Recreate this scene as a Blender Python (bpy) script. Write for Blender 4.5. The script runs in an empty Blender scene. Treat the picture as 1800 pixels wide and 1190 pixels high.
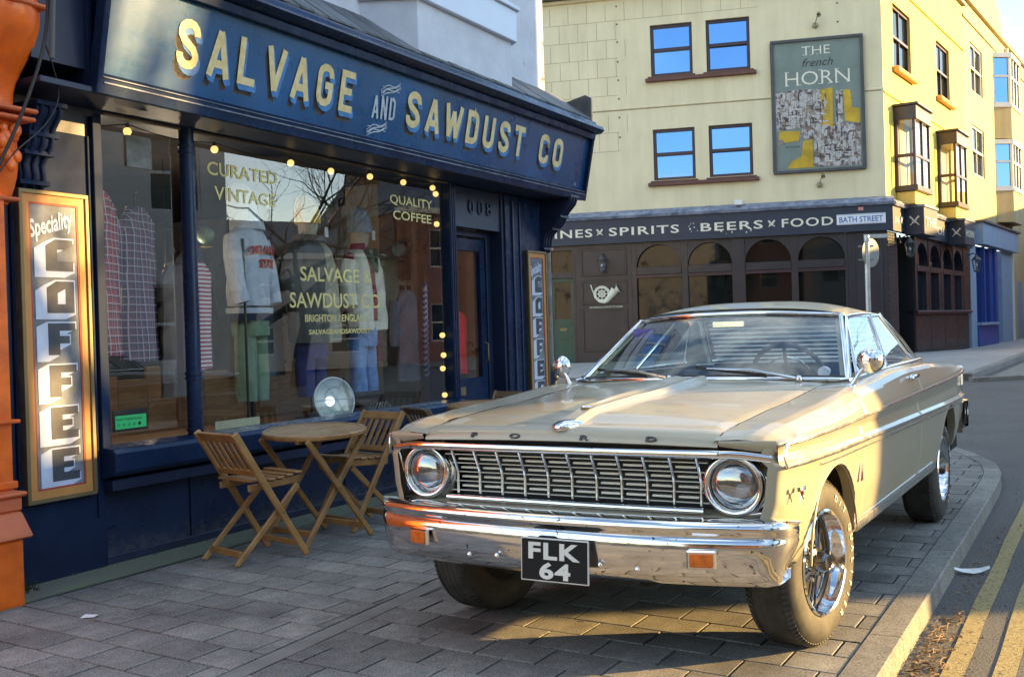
import bpy, bmesh, math, random
from mathutils import Matrix, Vector
from math import sin, cos, pi, radians as R

SC = bpy.context.scene
COL = SC.collection
random.seed(7)

# ------------------------------------------------------------------ camera
cam_d = bpy.data.cameras.new('camera'); cam = bpy.data.objects.new('camera', cam_d); COL.objects.link(cam)
FPX, PITCH, ROLL, CAMH = 1912.36, -0.00741, -0.030194, 1.3045
cam_d.sensor_width = 36.0; cam_d.lens = FPX / 1800 * 36.0
cam_d.clip_start = .05; cam_d.clip_end = 2000
_f = Vector((0, cos(PITCH), sin(PITCH))); _u = Vector((0, -sin(PITCH), cos(PITCH))); _r = Vector((1, 0, 0))
_r2 = _r * cos(ROLL) + _u * sin(ROLL); _u2 = -_r * sin(ROLL) + _u * cos(ROLL)
_m = Matrix((_r2, _u2, -_f)).transposed().to_4x4(); _m.translation = (0, 0, CAMH)
cam.matrix_world = _m
SC.camera = cam

# ------------------------------------------------------------------ world, sun, exposure
SUN_DIR = Vector((0.995, 0.10, 0)).normalized()          # horizontal direction towards the sun
SUN_EL = R(12.0)
w = bpy.data.worlds.new('World'); SC.world = w; w.use_nodes = True
nt = w.node_tree; nt.nodes.clear()
sky = nt.nodes.new('ShaderNodeTexSky'); sky.sky_type = 'NISHITA'; sky.sun_disc = False
sky.sun_elevation = SUN_EL; sky.sun_rotation = math.atan2(SUN_DIR.x, SUN_DIR.y)
sky.air_density = 1.0; sky.dust_density = 0.15; sky.ozone_density = 2.0
tc = nt.nodes.new('ShaderNodeTexCoord'); mp = nt.nodes.new('ShaderNodeMapping'); mp.inputs['Scale'].default_value = (1, 1, 2.6)
nz = nt.nodes.new('ShaderNodeTexNoise'); nz.inputs['Scale'].default_value = 2.3; nz.inputs['Detail'].default_value = 8; nz.inputs['Roughness'].default_value = .58
cr = nt.nodes.new('ShaderNodeValToRGB'); cr.color_ramp.elements[0].position = .47; cr.color_ramp.elements[1].position = .66
mx = nt.nodes.new('ShaderNodeMixRGB'); mx.inputs['Color2'].default_value = (4.4, 4.9, 5.0, 1)
mul = nt.nodes.new('ShaderNodeMath'); mul.operation = 'MULTIPLY'; mul.inputs[1].default_value = .85
bg = nt.nodes.new('ShaderNodeBackground'); bg.inputs['Strength'].default_value = 0.115
out = nt.nodes.new('ShaderNodeOutputWorld')
L = nt.links.new
L(tc.outputs['Generated'], mp.inputs['Vector']); L(mp.outputs['Vector'], nz.inputs['Vector']); L(nz.outputs['Fac'], cr.inputs['Fac'])
L(cr.outputs['Color'], mul.inputs[0]); L(mul.outputs['Value'], mx.inputs['Fac']); L(sky.outputs['Color'], mx.inputs['Color1'])
L(mx.outputs['Color'], bg.inputs['Color']); L(bg.outputs['Background'], out.inputs['Surface'])
sd = bpy.data.lights.new('sun', 'SUN'); sun = bpy.data.objects.new('sun', sd); COL.objects.link(sun)
sd.energy = 5.0; sd.angle = R(.6); sd.color = (1.0, .63, .22)
_s = SUN_DIR * cos(SUN_EL) + Vector((0, 0, sin(SUN_EL)))
sun.rotation_euler = _s.to_track_quat('Z', 'Y').to_euler()
SC.view_settings.view_transform = 'Standard'; SC.view_settings.look = 'None'
SC.view_settings.exposure = 2.15; SC.view_settings.gamma = 1.0; SC.view_settings.use_curve_mapping = False
SC.cycles.max_bounces = 8; SC.cycles.transparent_max_bounces = 16; SC.cycles.glossy_bounces = 5
SC.cycles.sample_clamp_indirect = 4.0; SC.cycles.caustics_reflective = False; SC.cycles.caustics_refractive = False

# ------------------------------------------------------------------ materials
def _new(name):
    m = bpy.data.materials.new(name); m.use_nodes = True
    return m, m.node_tree, m.node_tree.nodes['Principled BSDF']
def _noise(nt, scale, detail=4, rough=.55, vec=None, coords='Object'):
    n = nt.nodes.new('ShaderNodeTexNoise'); n.inputs['Scale'].default_value = scale
    n.inputs['Detail'].default_value = detail; n.inputs['Roughness'].default_value = rough
    if vec is None:
        t = nt.nodes.new('ShaderNodeTexCoord'); vec = t.outputs[coords]
    nt.links.new(vec, n.inputs['Vector']); return n
def _ramp(nt, src, stops):
    r = nt.nodes.new('ShaderNodeValToRGB'); e = r.color_ramp.elements
    while len(e) < len(stops): e.new(.5)
    for i, (p, c) in enumerate(stops):
        e[i].position = p; e[i].color = (*c, 1) if len(c) == 3 else c
    nt.links.new(src, r.inputs['Fac']); return r
def _bump(nt, b, src, strength, dist=.01):
    n = nt.nodes.new('ShaderNodeBump'); n.inputs['Strength'].default_value = strength; n.inputs['Distance'].default_value = dist
    nt.links.new(src, n.inputs['Height']); nt.links.new(n.outputs['Normal'], b.inputs['Normal']); return n
def shade(c, k): return tuple(min(1, x * k) for x in c)
def pm(name, c, rough=.6, metal=0, var=.15, scale=3.0, bump=.15, bscale=80, coat=0, spec=.5, c2=None, rvar=0, stretch=None, rand=0, bdist=.004):
    """painted / mineral surface: base colour broken by noise, fine relief, uneven gloss"""
    m, nt, b = _new(name)
    t = nt.nodes.new('ShaderNodeTexCoord'); vec = t.outputs['Object']
    if stretch:
        mp = nt.nodes.new('ShaderNodeMapping'); mp.inputs['Scale'].default_value = stretch
        nt.links.new(vec, mp.inputs['Vector']); vec = mp.outputs['Vector']
    n = _noise(nt, scale, 6, .6, vec)
    r = _ramp(nt, n.outputs['Fac'], [(.3, shade(c, 1 - var)), (.7, c2 if c2 else shade(c, 1 + var))])
    col = r.outputs['Color']
    if rand:
        oi = nt.nodes.new('ShaderNodeObjectInfo'); h = nt.nodes.new('ShaderNodeHueSaturation')
        mr = nt.nodes.new('ShaderNodeMapRange'); mr.inputs['To Min'].default_value = 1 - rand; mr.inputs['To Max'].default_value = 1 + rand
        nt.links.new(oi.outputs['Random'], mr.inputs['Value']); nt.links.new(mr.outputs['Result'], h.inputs['Value'])
        nt.links.new(col, h.inputs['Color']); col = h.outputs['Color']
    nt.links.new(col, b.inputs['Base Color'])
    b.inputs['Roughness'].default_value = rough; b.inputs['Metallic'].default_value = metal
    b.inputs['Coat Weight'].default_value = coat; b.inputs['Coat Roughness'].default_value = .06
    b.inputs['Specular IOR Level'].default_value = spec
    if rvar:
        n3 = _noise(nt, scale * 2.3, 5, .6, vec); mr = nt.nodes.new('ShaderNodeMapRange')
        mr.inputs['From Min'].default_value = .3; mr.inputs['From Max'].default_value = .7
        mr.inputs['To Min'].default_value = max(.02, rough - rvar); mr.inputs['To Max'].default_value = rough + rvar
        nt.links.new(n3.outputs['Fac'], mr.inputs['Value']); nt.links.new(mr.outputs['Result'], b.inputs['Roughness'])
    if bump:
        n2 = _noise(nt, bscale, 5, .6, vec); _bump(nt, b, n2.outputs['Fac'], bump, bdist)
    return m
def emit(name, c, s):
    m, nt, b = _new(name); b.inputs['Base Color'].default_value = (*c, 1)
    b.inputs['Emission Color'].default_value = (*c, 1); b.inputs['Emission Strength'].default_value = s; return m
def chrome(name, c=(.80, .80, .82), rough=.06, wave=.12, wscale=6, pit=0.0):
    m, nt, b = _new(name); b.inputs['Base Color'].default_value = (*c, 1); b.inputs['Metallic'].default_value = 1
    n = _noise(nt, wscale, 3, .5); n2 = _noise(nt, 14, 6, .7)
    mr = nt.nodes.new('ShaderNodeMapRange'); mr.inputs['From Min'].default_value = .35; mr.inputs['From Max'].default_value = .75
    mr.inputs['To Min'].default_value = rough; mr.inputs['To Max'].default_value = rough + .10
    nt.links.new(n2.outputs['Fac'], mr.inputs['Value']); nt.links.new(mr.outputs['Result'], b.inputs['Roughness'])
    _bump(nt, b, n.outputs['Fac'], wave, .01)
    if pit:
        v = _noise(nt, 45, 2, .5); r = _ramp(nt, v.outputs['Fac'], [(.68, c), (.74, (.12, .10, .08))]); nt.links.new(r.outputs['Color'], b.inputs['Base Color'])
    return m
def glass(name, tint=(1, 1, 1), ior=1.5, rough=0.0, wave=0.0, base=0.0):
    """thin pane: see-through with Fresnel reflection"""
    m = bpy.data.materials.new(name); m.use_nodes = True; nt = m.node_tree; nt.nodes.clear()
    o = nt.nodes.new('ShaderNodeOutputMaterial'); mix = nt.nodes.new('ShaderNodeMixShader')
    tr = nt.nodes.new('ShaderNodeBsdfTransparent'); tr.inputs['Color'].default_value = (*tint, 1)
    gl = nt.nodes.new('ShaderNodeBsdfGlossy'); gl.inputs['Roughness'].default_value = rough; gl.inputs['Color'].default_value = (1, 1, 1, 1)
    fr = nt.nodes.new('ShaderNodeFresnel'); g0 = nt.nodes.new('ShaderNodeNewGeometry')
    io = nt.nodes.new('ShaderNodeMapRange'); io.inputs['To Min'].default_value = ior; io.inputs['To Max'].default_value = 1 / ior   # same pane from either face
    nt.links.new(g0.outputs['Backfacing'], io.inputs['Value']); nt.links.new(io.outputs['Result'], fr.inputs['IOR'])
    ad = nt.nodes.new('ShaderNodeMath'); ad.operation = 'ADD'; ad.inputs[1].default_value = base; ad.use_clamp = True
    nt.links.new(fr.outputs[0], ad.inputs[0]); nt.links.new(ad.outputs[0], mix.inputs[0])
    nt.links.new(tr.outputs[0], mix.inputs[1]); nt.links.new(gl.outputs[0], mix.inputs[2]); nt.links.new(mix.outputs[0], o.inputs[0])
    if wave:
        n = _noise(nt, 2.0, 2, .5); bp = nt.nodes.new('ShaderNodeBump'); bp.inputs['Strength'].default_value = wave; bp.inputs['Distance'].default_value = .01
        nt.links.new(n.outputs['Fac'], bp.inputs['Height']); nt.links.new(bp.outputs['Normal'], gl.inputs['Normal']); nt.links.new(bp.outputs['Normal'], fr.inputs['Normal'])
    return m
def wood(name, a, b_, rough=.45, axis=(1, 1, 12), scale=6, coat=.1, rand=.18):
    m, nt, b = _new(name); t = nt.nodes.new('ShaderNodeTexCoord'); mp = nt.nodes.new('ShaderNodeMapping')
    mp.inputs['Scale'].default_value = axis; nt.links.new(t.outputs['Object'], mp.inputs['Vector'])
    oi = nt.nodes.new('ShaderNodeObjectInfo'); cb = nt.nodes.new('ShaderNodeCombineXYZ')
    for i in range(3): nt.links.new(oi.outputs['Random'], cb.inputs[i])
    va = nt.nodes.new('ShaderNodeVectorMath'); va.operation = 'MULTIPLY_ADD'; va.inputs[1].default_value = (37, 37, 37)
    nt.links.new(cb.outputs[0], va.inputs[0]); nt.links.new(mp.outputs['Vector'], va.inputs[2])
    n = _noise(nt, scale, 8, .65, va.outputs[0]); r = _ramp(nt, n.outputs['Fac'], [(.3, a), (.72, b_)])
    h = nt.nodes.new('ShaderNodeHueSaturation'); mr = nt.nodes.new('ShaderNodeMapRange'); mr.inputs['To Min'].default_value = 1 - rand; mr.inputs['To Max'].default_value = 1 + rand
    nt.links.new(oi.outputs['Random'], mr.inputs['Value']); nt.links.new(mr.outputs['Result'], h.inputs['Value']); nt.links.new(r.outputs['Color'], h.inputs['Color'])
    nt.links.new(h.outputs['Color'], b.inputs['Base Color']); b.inputs['Roughness'].default_value = rough; b.inputs['Coat Weight'].default_value = coat
    _bump(nt, b, n.outputs['Fac'], .25, .004); return m

M = {}
# street
M['slab'] = pm('paving concrete', (.262, .252, .222), .85, var=.22, scale=9, bump=.55, bscale=240, rand=.22, bdist=.003)
def _slabmat():                     # speckled concrete, lichen-green near the shop
    m = M['slab']; nt = m.node_tree; b = nt.nodes['Principled BSDF']
    src = b.inputs['Base Color'].links[0].from_socket
    g = nt.nodes.new('ShaderNodeNewGeometry')
    sp = _noise(nt, 110, 3, .8, g.outputs['Position']); r = _ramp(nt, sp.outputs['Fac'], [(.38, (.30, .30, .30)), (.5, (1, 1, 1)), (.68, (1.0, 1.0, 1.0))])
    st = _noise(nt, 1.6, 6, .65, g.outputs['Position']); r2 = _ramp(nt, st.outputs['Fac'], [(.35, (.66, .66, .68)), (.6, (1, 1, 1))])
    a = nt.nodes.new('ShaderNodeMixRGB'); a.blend_type = 'MULTIPLY'; a.inputs[0].default_value = 1
    c = nt.nodes.new('ShaderNodeMixRGB'); c.blend_type = 'MULTIPLY'; c.inputs[0].default_value = 1
    nt.links.new(src, a.inputs[1]); nt.links.new(r.outputs['Color'], a.inputs[2]); nt.links.new(a.outputs[0], c.inputs[1]); nt.links.new(r2.outputs['Color'], c.inputs[2])
    # brighter chips
    ch = _noise(nt, 210, 1, .5, g.outputs['Position']); r3 = _ramp(nt, ch.outputs['Fac'], [(.66, (0, 0, 0)), (.74, (.28, .28, .27))])
    d = nt.nodes.new('ShaderNodeMixRGB'); d.blend_type = 'ADD'; d.inputs[0].default_value = 1
    nt.links.new(c.outputs[0], d.inputs[1]); nt.links.new(r3.outputs['Color'], d.inputs[2]); nt.links.new(d.outputs[0], b.inputs['Base Color'])
_slabmat()
M['bed'] = pm('joint sand', (.016, .015, .013), .95, var=.3, scale=20, bump=.5, bscale=200)
M['kerb'] = pm('kerb concrete', (.20, .195, .18), .85, var=.25, scale=8, bump=.5, bscale=220, rand=.12)
M['strip'] = pm('cement strip', (.19, .185, .165), .9, var=.18, scale=5, bump=.4, bscale=150)
M['apron'] = pm('mossy screed', (.18, .18, .155), .9, var=.2, scale=3, bump=.4, bscale=120, c2=(.17, .19, .11))
M['farpave'] = pm('distant paving', (.31, .30, .285), .9, var=.15, scale=1.2, bump=.3, bscale=60)
def _asphalt():
    m, nt, b = _new('asphalt'); g = nt.nodes.new('ShaderNodeNewGeometry')
    n = _noise(nt, 110, 3, .75, g.outputs['Position']); r = _ramp(nt, n.outputs['Fac'], [(.32, (.035, .035, .036)), (.5, (.11, .108, .105)), (.68, (.30, .29, .27))])
    n2 = _noise(nt, 1.1, 6, .6, g.outputs['Position']); r2 = _ramp(nt, n2.outputs['Fac'], [(.3, (.75, .75, .75)), (.7, (1.0, 1.0, 1.0))])
    x = nt.nodes.new('ShaderNodeMixRGB'); x.blend_type = 'MULTIPLY'; x.inputs[0].default_value = 1
    nt.links.new(r.outputs['Color'], x.inputs[1]); nt.links.new(r2.outputs['Color'], x.inputs[2]); nt.links.new(x.outputs[0], b.inputs['Base Color'])
    b.inputs['Roughness'].default_value = .8; n3 = _noise(nt, 130, 3, .7, g.outputs['Position']); _bump(nt, b, n3.outputs['Fac'], 1.0, .012); return m
M['asphalt'] = _asphalt()
def _yellow():
    m, nt, b = _new('yellow road paint'); g = nt.nodes.new('ShaderNodeNewGeometry')
    n = _noise(nt, 60, 6, .75, g.outputs['Position']); r = _ramp(nt, n.outputs['Fac'], [(.36, (.08, .075, .06)), (.48, (.33, .26, .10)), (.7, (.42, .34, .16))])
    nt.links.new(r.outputs['Color'], b.inputs['Base Color']); b.inputs['Roughness'].default_value = .75
    n3 = _noise(nt, 130, 3, .7, g.outputs['Position']); _bump(nt, b, n3.outputs['Fac'], .8, .01); return m
M['yellow_line'] = _yellow()
# shop
def _gum():                         # trodden gum spots and oily stains on the slabs
    m = M['slab']; nt = m.node_tree; b = nt.nodes['Principled BSDF']; src = b.inputs['Base Color'].links[0].from_socket
    g = nt.nodes.new('ShaderNodeNewGeometry'); v = nt.nodes.new('ShaderNodeTexVoronoi'); v.inputs['Scale'].default_value = 3.2; nt.links.new(g.outputs['Position'], v.inputs['Vector'])
    r = _ramp(nt, v.outputs['Distance'], [(.050, (.42, .42, .42)), (.062, (1, 1, 1))]); n = _noise(nt, .9, 7, .7, g.outputs['Position']); r2 = _ramp(nt, n.outputs['Fac'], [(.32, (.55, .55, .56)), (.44, (1, 1, 1))])
    for q in (r, r2):
        x = nt.nodes.new('ShaderNodeMixRGB'); x.blend_type = 'MULTIPLY'; x.inputs[0].default_value = 1; nt.links.new(src, x.inputs[1]); nt.links.new(q.outputs[0], x.inputs[2]); src = x.outputs[0]
    nt.links.new(src, b.inputs['Base Color'])
_gum()
M['kerb'] = M['slab']
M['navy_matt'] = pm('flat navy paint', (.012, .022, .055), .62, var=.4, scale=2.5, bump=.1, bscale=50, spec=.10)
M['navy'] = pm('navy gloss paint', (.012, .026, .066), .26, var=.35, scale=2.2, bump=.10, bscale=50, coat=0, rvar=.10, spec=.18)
def _splash():                      # dusty splash marks on the lowest hand's breadth of the riser
    m = pm('navy riser paint with splash dirt', (.012, .026, .066), .32, var=.35, scale=2.2, bump=.10, bscale=50, rvar=.1, spec=.35); nt = m.node_tree; b = nt.nodes['Principled BSDF']; src = b.inputs['Base Color'].links[0].from_socket
    g = nt.nodes.new('ShaderNodeNewGeometry'); sp = nt.nodes.new('ShaderNodeSeparateXYZ'); nt.links.new(g.outputs['Position'], sp.inputs[0]); mr = nt.nodes.new('ShaderNodeMapRange'); mr.inputs['From Min'].default_value = 0; mr.inputs['From Max'].default_value = .28; mr.inputs['To Min'].default_value = .26; mr.inputs['To Max'].default_value = -.12; nt.links.new(sp.outputs['Z'], mr.inputs['Value'])
    n = _noise(nt, 16, 8, .75); ad = nt.nodes.new('ShaderNodeMath'); ad.operation = 'ADD'; nt.links.new(n.outputs['Fac'], ad.inputs[0]); nt.links.new(mr.outputs[0], ad.inputs[1]); r = _ramp(nt, ad.outputs[0], [(.56, (0, 0, 0)), (.84, (.55, .55, .55))])
    x = nt.nodes.new('ShaderNodeMixRGB'); x.inputs[2].default_value = (.16, .15, .12, 1); nt.links.new(r.outputs[0], x.inputs[0]); nt.links.new(src, x.inputs[1]); nt.links.new(x.outputs[0], b.inputs['Base Color']); return m
M['riser'] = _splash()
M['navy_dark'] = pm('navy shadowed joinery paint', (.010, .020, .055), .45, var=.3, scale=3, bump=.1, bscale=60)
M['sign_blue'] = pm('fascia blue paint', (.004, .068, .19), .30, var=.35, scale=1.1, bump=.06, bscale=30, coat=.25, rvar=.08)
M['gold'] = pm('painted gold lettering', (.74, .55, .20), .5, var=.18, scale=14, bump=.1, bscale=90, c2=(.82, .68, .38))
M['shade_light'] = pm('lettering side shade', (.045, .19, .46), .5, var=.3, scale=12, bump=0)
M['shade_dark'] = pm('lettering drop shade', (.035, .035, .050), .5, var=.4, scale=20, bump=0, c2=(.11, .085, .06))
M['silver'] = pm('pale painted lettering', (.45, .50, .56), .5, var=.2, scale=20, bump=0)
M['lead'] = pm('weathered lead and slate', (.10, .105, .115), .6, var=.35, scale=7, bump=.5, bscale=40, rand=.25)
M['render_blue'] = pm('pale blue masonry paint', (.60, .62, .68), .85, var=.10, scale=4, bump=.5, bscale=30)
def _peel():
    m = pm('peeling pale blue render', (.60, .62, .68), .9, var=.1, scale=4, bump=.5, bscale=25); nt = m.node_tree; b = nt.nodes['Principled BSDF']
    src = b.inputs['Base Color'].links[0].from_socket; n = _noise(nt, 2.6, 9, .72); r = _ramp(nt, n.outputs['Fac'], [(.58, (0, 0, 0)), (.61, (1, 1, 1))])
    x = nt.nodes.new('ShaderNodeMixRGB'); x.inputs[2].default_value = (.14, .125, .12, 1); nt.links.new(r.outputs['Color'], x.inputs[0]); nt.links.new(src, x.inputs[1]); nt.links.new(x.outputs[0], b.inputs['Base Color']); return m
M['peel'] = _peel()
M['upvc'] = pm('white plastic frame', (.62, .66, .78), .35, var=.04, scale=2, bump=.03)
M['shopglass'] = glass('shop window glass', (.96, .98, .97), 1.52, 0, .02, .07)
M['glass_clear'] = glass('clear glass', (.9, .93, .92), 1.5, 0, 0, .04)
M['darkroom'] = pm('dark interior wall', (.055, .045, .04), .9, var=.4, scale=2, bump=.1)
M['floorwood'] = wood('old floor boards', (.10, .045, .018), (.26, .13, .055), .55, (1, 8, 1), 4)
M['crate'] = wood('rough crate boards', (.16, .08, .03), (.33, .18, .08), .7, (1, 1, 8), 5)
M['teak'] = wood('oiled hardwood', (.27, .125, .035), (.47, .25, .085), .42, (1, 1, 1), 9, .2)
M['teak_dark'] = wood('weathered hardwood', (.14, .08, .045), (.27, .16, .085), .55, (1, 1, 1), 9, .1)
M['bulb'] = emit('warm festoon bulb', (1.0, .66, .22), .32)
M['bulb_small'] = emit('hanging filament lamp', (1.0, .55, .14), .35)
M['wire'] = pm('black flex', (.012, .012, .013), .5, bump=0)
M['greenlabel'] = pm('green label', (.05, .55, .16), .4, var=.03, bump=0)
M['blade'] = pm('bright grille blade', (.62, .60, .56), .3, .5, var=.1, bump=0)
M['white'] = pm('white paint', (.72, .72, .72), .5, var=.05, bump=.05)
M['black'] = pm('black satin', (.012, .012, .014), .4, var=.3, bump=.05)
# sign board colours
M['board_grey'] = pm('signboard slate ground', (.10, .12, .16), .6, var=.5, scale=5, bump=.04, coat=0, c2=(.26, .28, .30))
M['board_orange'] = pm('signboard orange border', (.55, .24, .06), .6, var=.2, scale=3, bump=.03)
M['board_red'] = pm('signboard red line', (.40, .06, .03), .6, var=.1, bump=0)
M['board_white'] = pm('signboard white lettering', (.56, .60, .72), .6, var=.12, scale=4, bump=0)
M['board_ink'] = pm('signboard dark letter face', (.035, .045, .075), .6, var=.5, scale=4, bump=0, c2=(.10, .10, .11))
M['brass'] = pm('dull brass beading', (.22, .16, .08), .55, .6, var=.2, bump=.05)
M['orange'] = pm('orange masonry paint', (.84, .135, .008), .42, var=.30, scale=6, bump=.7, bscale=22, coat=.15, rvar=.15)
M['orange2'] = pm('salmon masonry paint', (.60, .14, .045), .6, var=.12, scale=5, bump=.3, bscale=30)
# pub
def _pubwall(name, c, dirt=.12):
    m = pm(name, c, .85, var=.06, scale=1.2, bump=.25, bscale=40); nt = m.node_tree; b = nt.nodes['Principled BSDF']
    src = b.inputs['Base Color'].links[0].from_socket; t = nt.nodes.new('ShaderNodeTexCoord'); mp = nt.nodes.new('ShaderNodeMapping'); mp.inputs['Scale'].default_value = (2.2, 2.2, .25)
    nt.links.new(t.outputs['Object'], mp.inputs['Vector']); n = _noise(nt, 1.4, 7, .65, mp.outputs['Vector']); r = _ramp(nt, n.outputs['Fac'], [(.3, (1 - dirt * 1.6, 1 - dirt * 1.8, 1 - dirt * 2.2)), (.6, (1, 1, 1))])
    x = nt.nodes.new('ShaderNodeMixRGB'); x.blend_type = 'MULTIPLY'; x.inputs[0].default_value = 1; nt.links.new(src, x.inputs[1]); nt.links.new(r.outputs['Color'], x.inputs[2]); nt.links.new(x.outputs[0], b.inputs['Base Color']); return m
M['pubwall'] = _pubwall('cream masonry paint', (.74, .645, .43), .07)
M['pubyellow'] = _pubwall('yellow masonry paint', (.72, .56, .15), .07)
M['cream2'] = _pubwall('cream stone render', (.46, .38, .20), .12)
M['groove'] = pm('render joint', (.36, .31, .19), .9, var=.3, scale=9, bump=0)
M['aubergine'] = pm('aubergine joinery paint', (.019, .014, .019), .42, var=.35, scale=2, bump=.15, coat=.08, rvar=.08)
M['maroon'] = pm('maroon window frame', (.035, .012, .020), .35, var=.2, bump=.03)
M['sillbrown'] = pm('brown painted sill', (.125, .055, .042), .7, var=.2, scale=5, bump=.3)
M['pub_navy'] = pm('pub fascia navy paint', (.018, .026, .048), .5, var=.2, scale=2, bump=.06)
M['leadblue'] = pm('blue grey lead flashing', (.12, .15, .24), .55, var=.5, scale=6, bump=.4, bscale=20, c2=(.30, .33, .42))
M['ivory'] = pm('ivory lettering', (.72, .68, .56), .5, var=.05, bump=0)
M['pubglass'] = pm('dark reflective window glass', (.008, .010, .010), .03, var=0, bump=.03, bscale=2, spec=.35)
M['pubglass_sky'] = chrome('mirror glass tinted with sky blue', (.17, .31, .56), .02, .02, 2)  # blue of the mirrored sky is put into the glass colour
M['greendoor'] = pm('dark green door paint', (.010, .055, .038), .35, var=.2, bump=.05)
M['poster_grey'] = pm('sign grey green ground', (.17, .21, .19), .6, var=.12, scale=3, bump=.03)
M['steelgrey'] = pm('dark grey frame paint', (.06, .06, .062), .5, var=.2, bump=.1)
M['galv'] = pm('galvanised steel', (.42, .44, .46), .42, .85, var=.15, scale=8, bump=.08)
M['bluewall'] = pm('bright blue shopfront paint', (.015, .06, .28), .4, var=.15, bump=.05)
M['paleblue'] = pm('pale blue shopfront paint', (.22, .32, .44), .6, var=.1, bump=.1)
M['winwhite'] = pm('white window joinery', (.66, .66, .62), .5, var=.06, bump=.05)
M['blacktile'] = pm('glazed black brick', (.020, .020, .022), .4, var=.4, scale=6, bump=.1, rand=.4)
# car
def _paint():
    m, nt, b = _new('beige metallic car paint'); n = _noise(nt, 900, 1, .5); r = _ramp(nt, n.outputs['Fac'], [(.35, (.34, .305, .215)), (.65, (.44, .395, .285))])
    nt.links.new(r.outputs['Color'], b.inputs['Base Color']); b.inputs['Metallic'].default_value = .12; b.inputs['Roughness'].default_value = .40
    b.inputs['Coat Weight'].default_value = .65; b.inputs['Coat Roughness'].default_value = .07
    n2 = _noise(nt, 3.5, 2, .5); bp = nt.nodes.new('ShaderNodeBump'); bp.inputs['Strength'].default_value = .03; bp.inputs['Distance'].default_value = .02
    nt.links.new(n2.outputs['Fac'], bp.inputs['Height']); nt.links.new(bp.outputs['Normal'], b.inputs['Coat Normal']); return m
M['paint'] = _paint()
M['darkchrome'] = chrome('blackened chrome', (.16, .16, .17), .12, .1, 5)
M['chrome'] = chrome('bright chrome', (.82, .82, .83), .035, .10, 5)
M['bumperchrome'] = chrome('worn bumper chrome', (.74, .73, .72), .05, .30, 3.5, .5)
M['alu'] = chrome('brushed bright trim', (.78, .78, .77), .20, .05, 20)
M['rubber'] = pm('tyre rubber', (.026, .026, .025), .75, var=.25, scale=12, bump=.3, bscale=120, c2=(.065, .061, .053))
M['underbody'] = pm('underbody black', (.010, .010, .010), .9, var=.3, bump=0)
M['blacktrim'] = pm('black grille backing', (.010, .010, .011), .5, bump=0)
M['carglass'] = glass('car window glass', (.78, .84, .80), 1.5, 0, .03, .07)
M['lensglass'] = glass('headlamp lens', (.95, .97, 1), 1.6, .0, .0, .22)
M['reflector'] = chrome('lamp reflector', (.13, .13, .14), .18, .5, 30)
M['amber'] = pm('amber lens', (.62, .13, .012), .15, var=.3, scale=30, bump=.3, bscale=90, coat=.5)
M['redlens'] = pm('red lens', (.35, .01, .01), .12, bump=.1, coat=.5)
M['vinyl'] = pm('dark blue vinyl upholstery', (.018, .022, .036), .4, var=.3, bump=.2, bscale=60)
M['letterwhite'] = pm('white tyre lettering', (.62, .60, .50), .6, var=.1, bump=0)
M['plateblack'] = pm('black number plate', (.010, .010, .011), .6, bump=0, spec=.2)
M['platesilver'] = pm('silver plate digits', (.62, .62, .62), .35, .3, var=.1, bump=0)
M['skin_dummy'] = pm('cloth dummy', (.50, .45, .36), .8, bump=.1)
def cloth(name, c, var=.25, scale=7): return pm(name, c, .9, var=var, scale=scale, bump=.5, bscale=60, bdist=.01)

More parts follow.
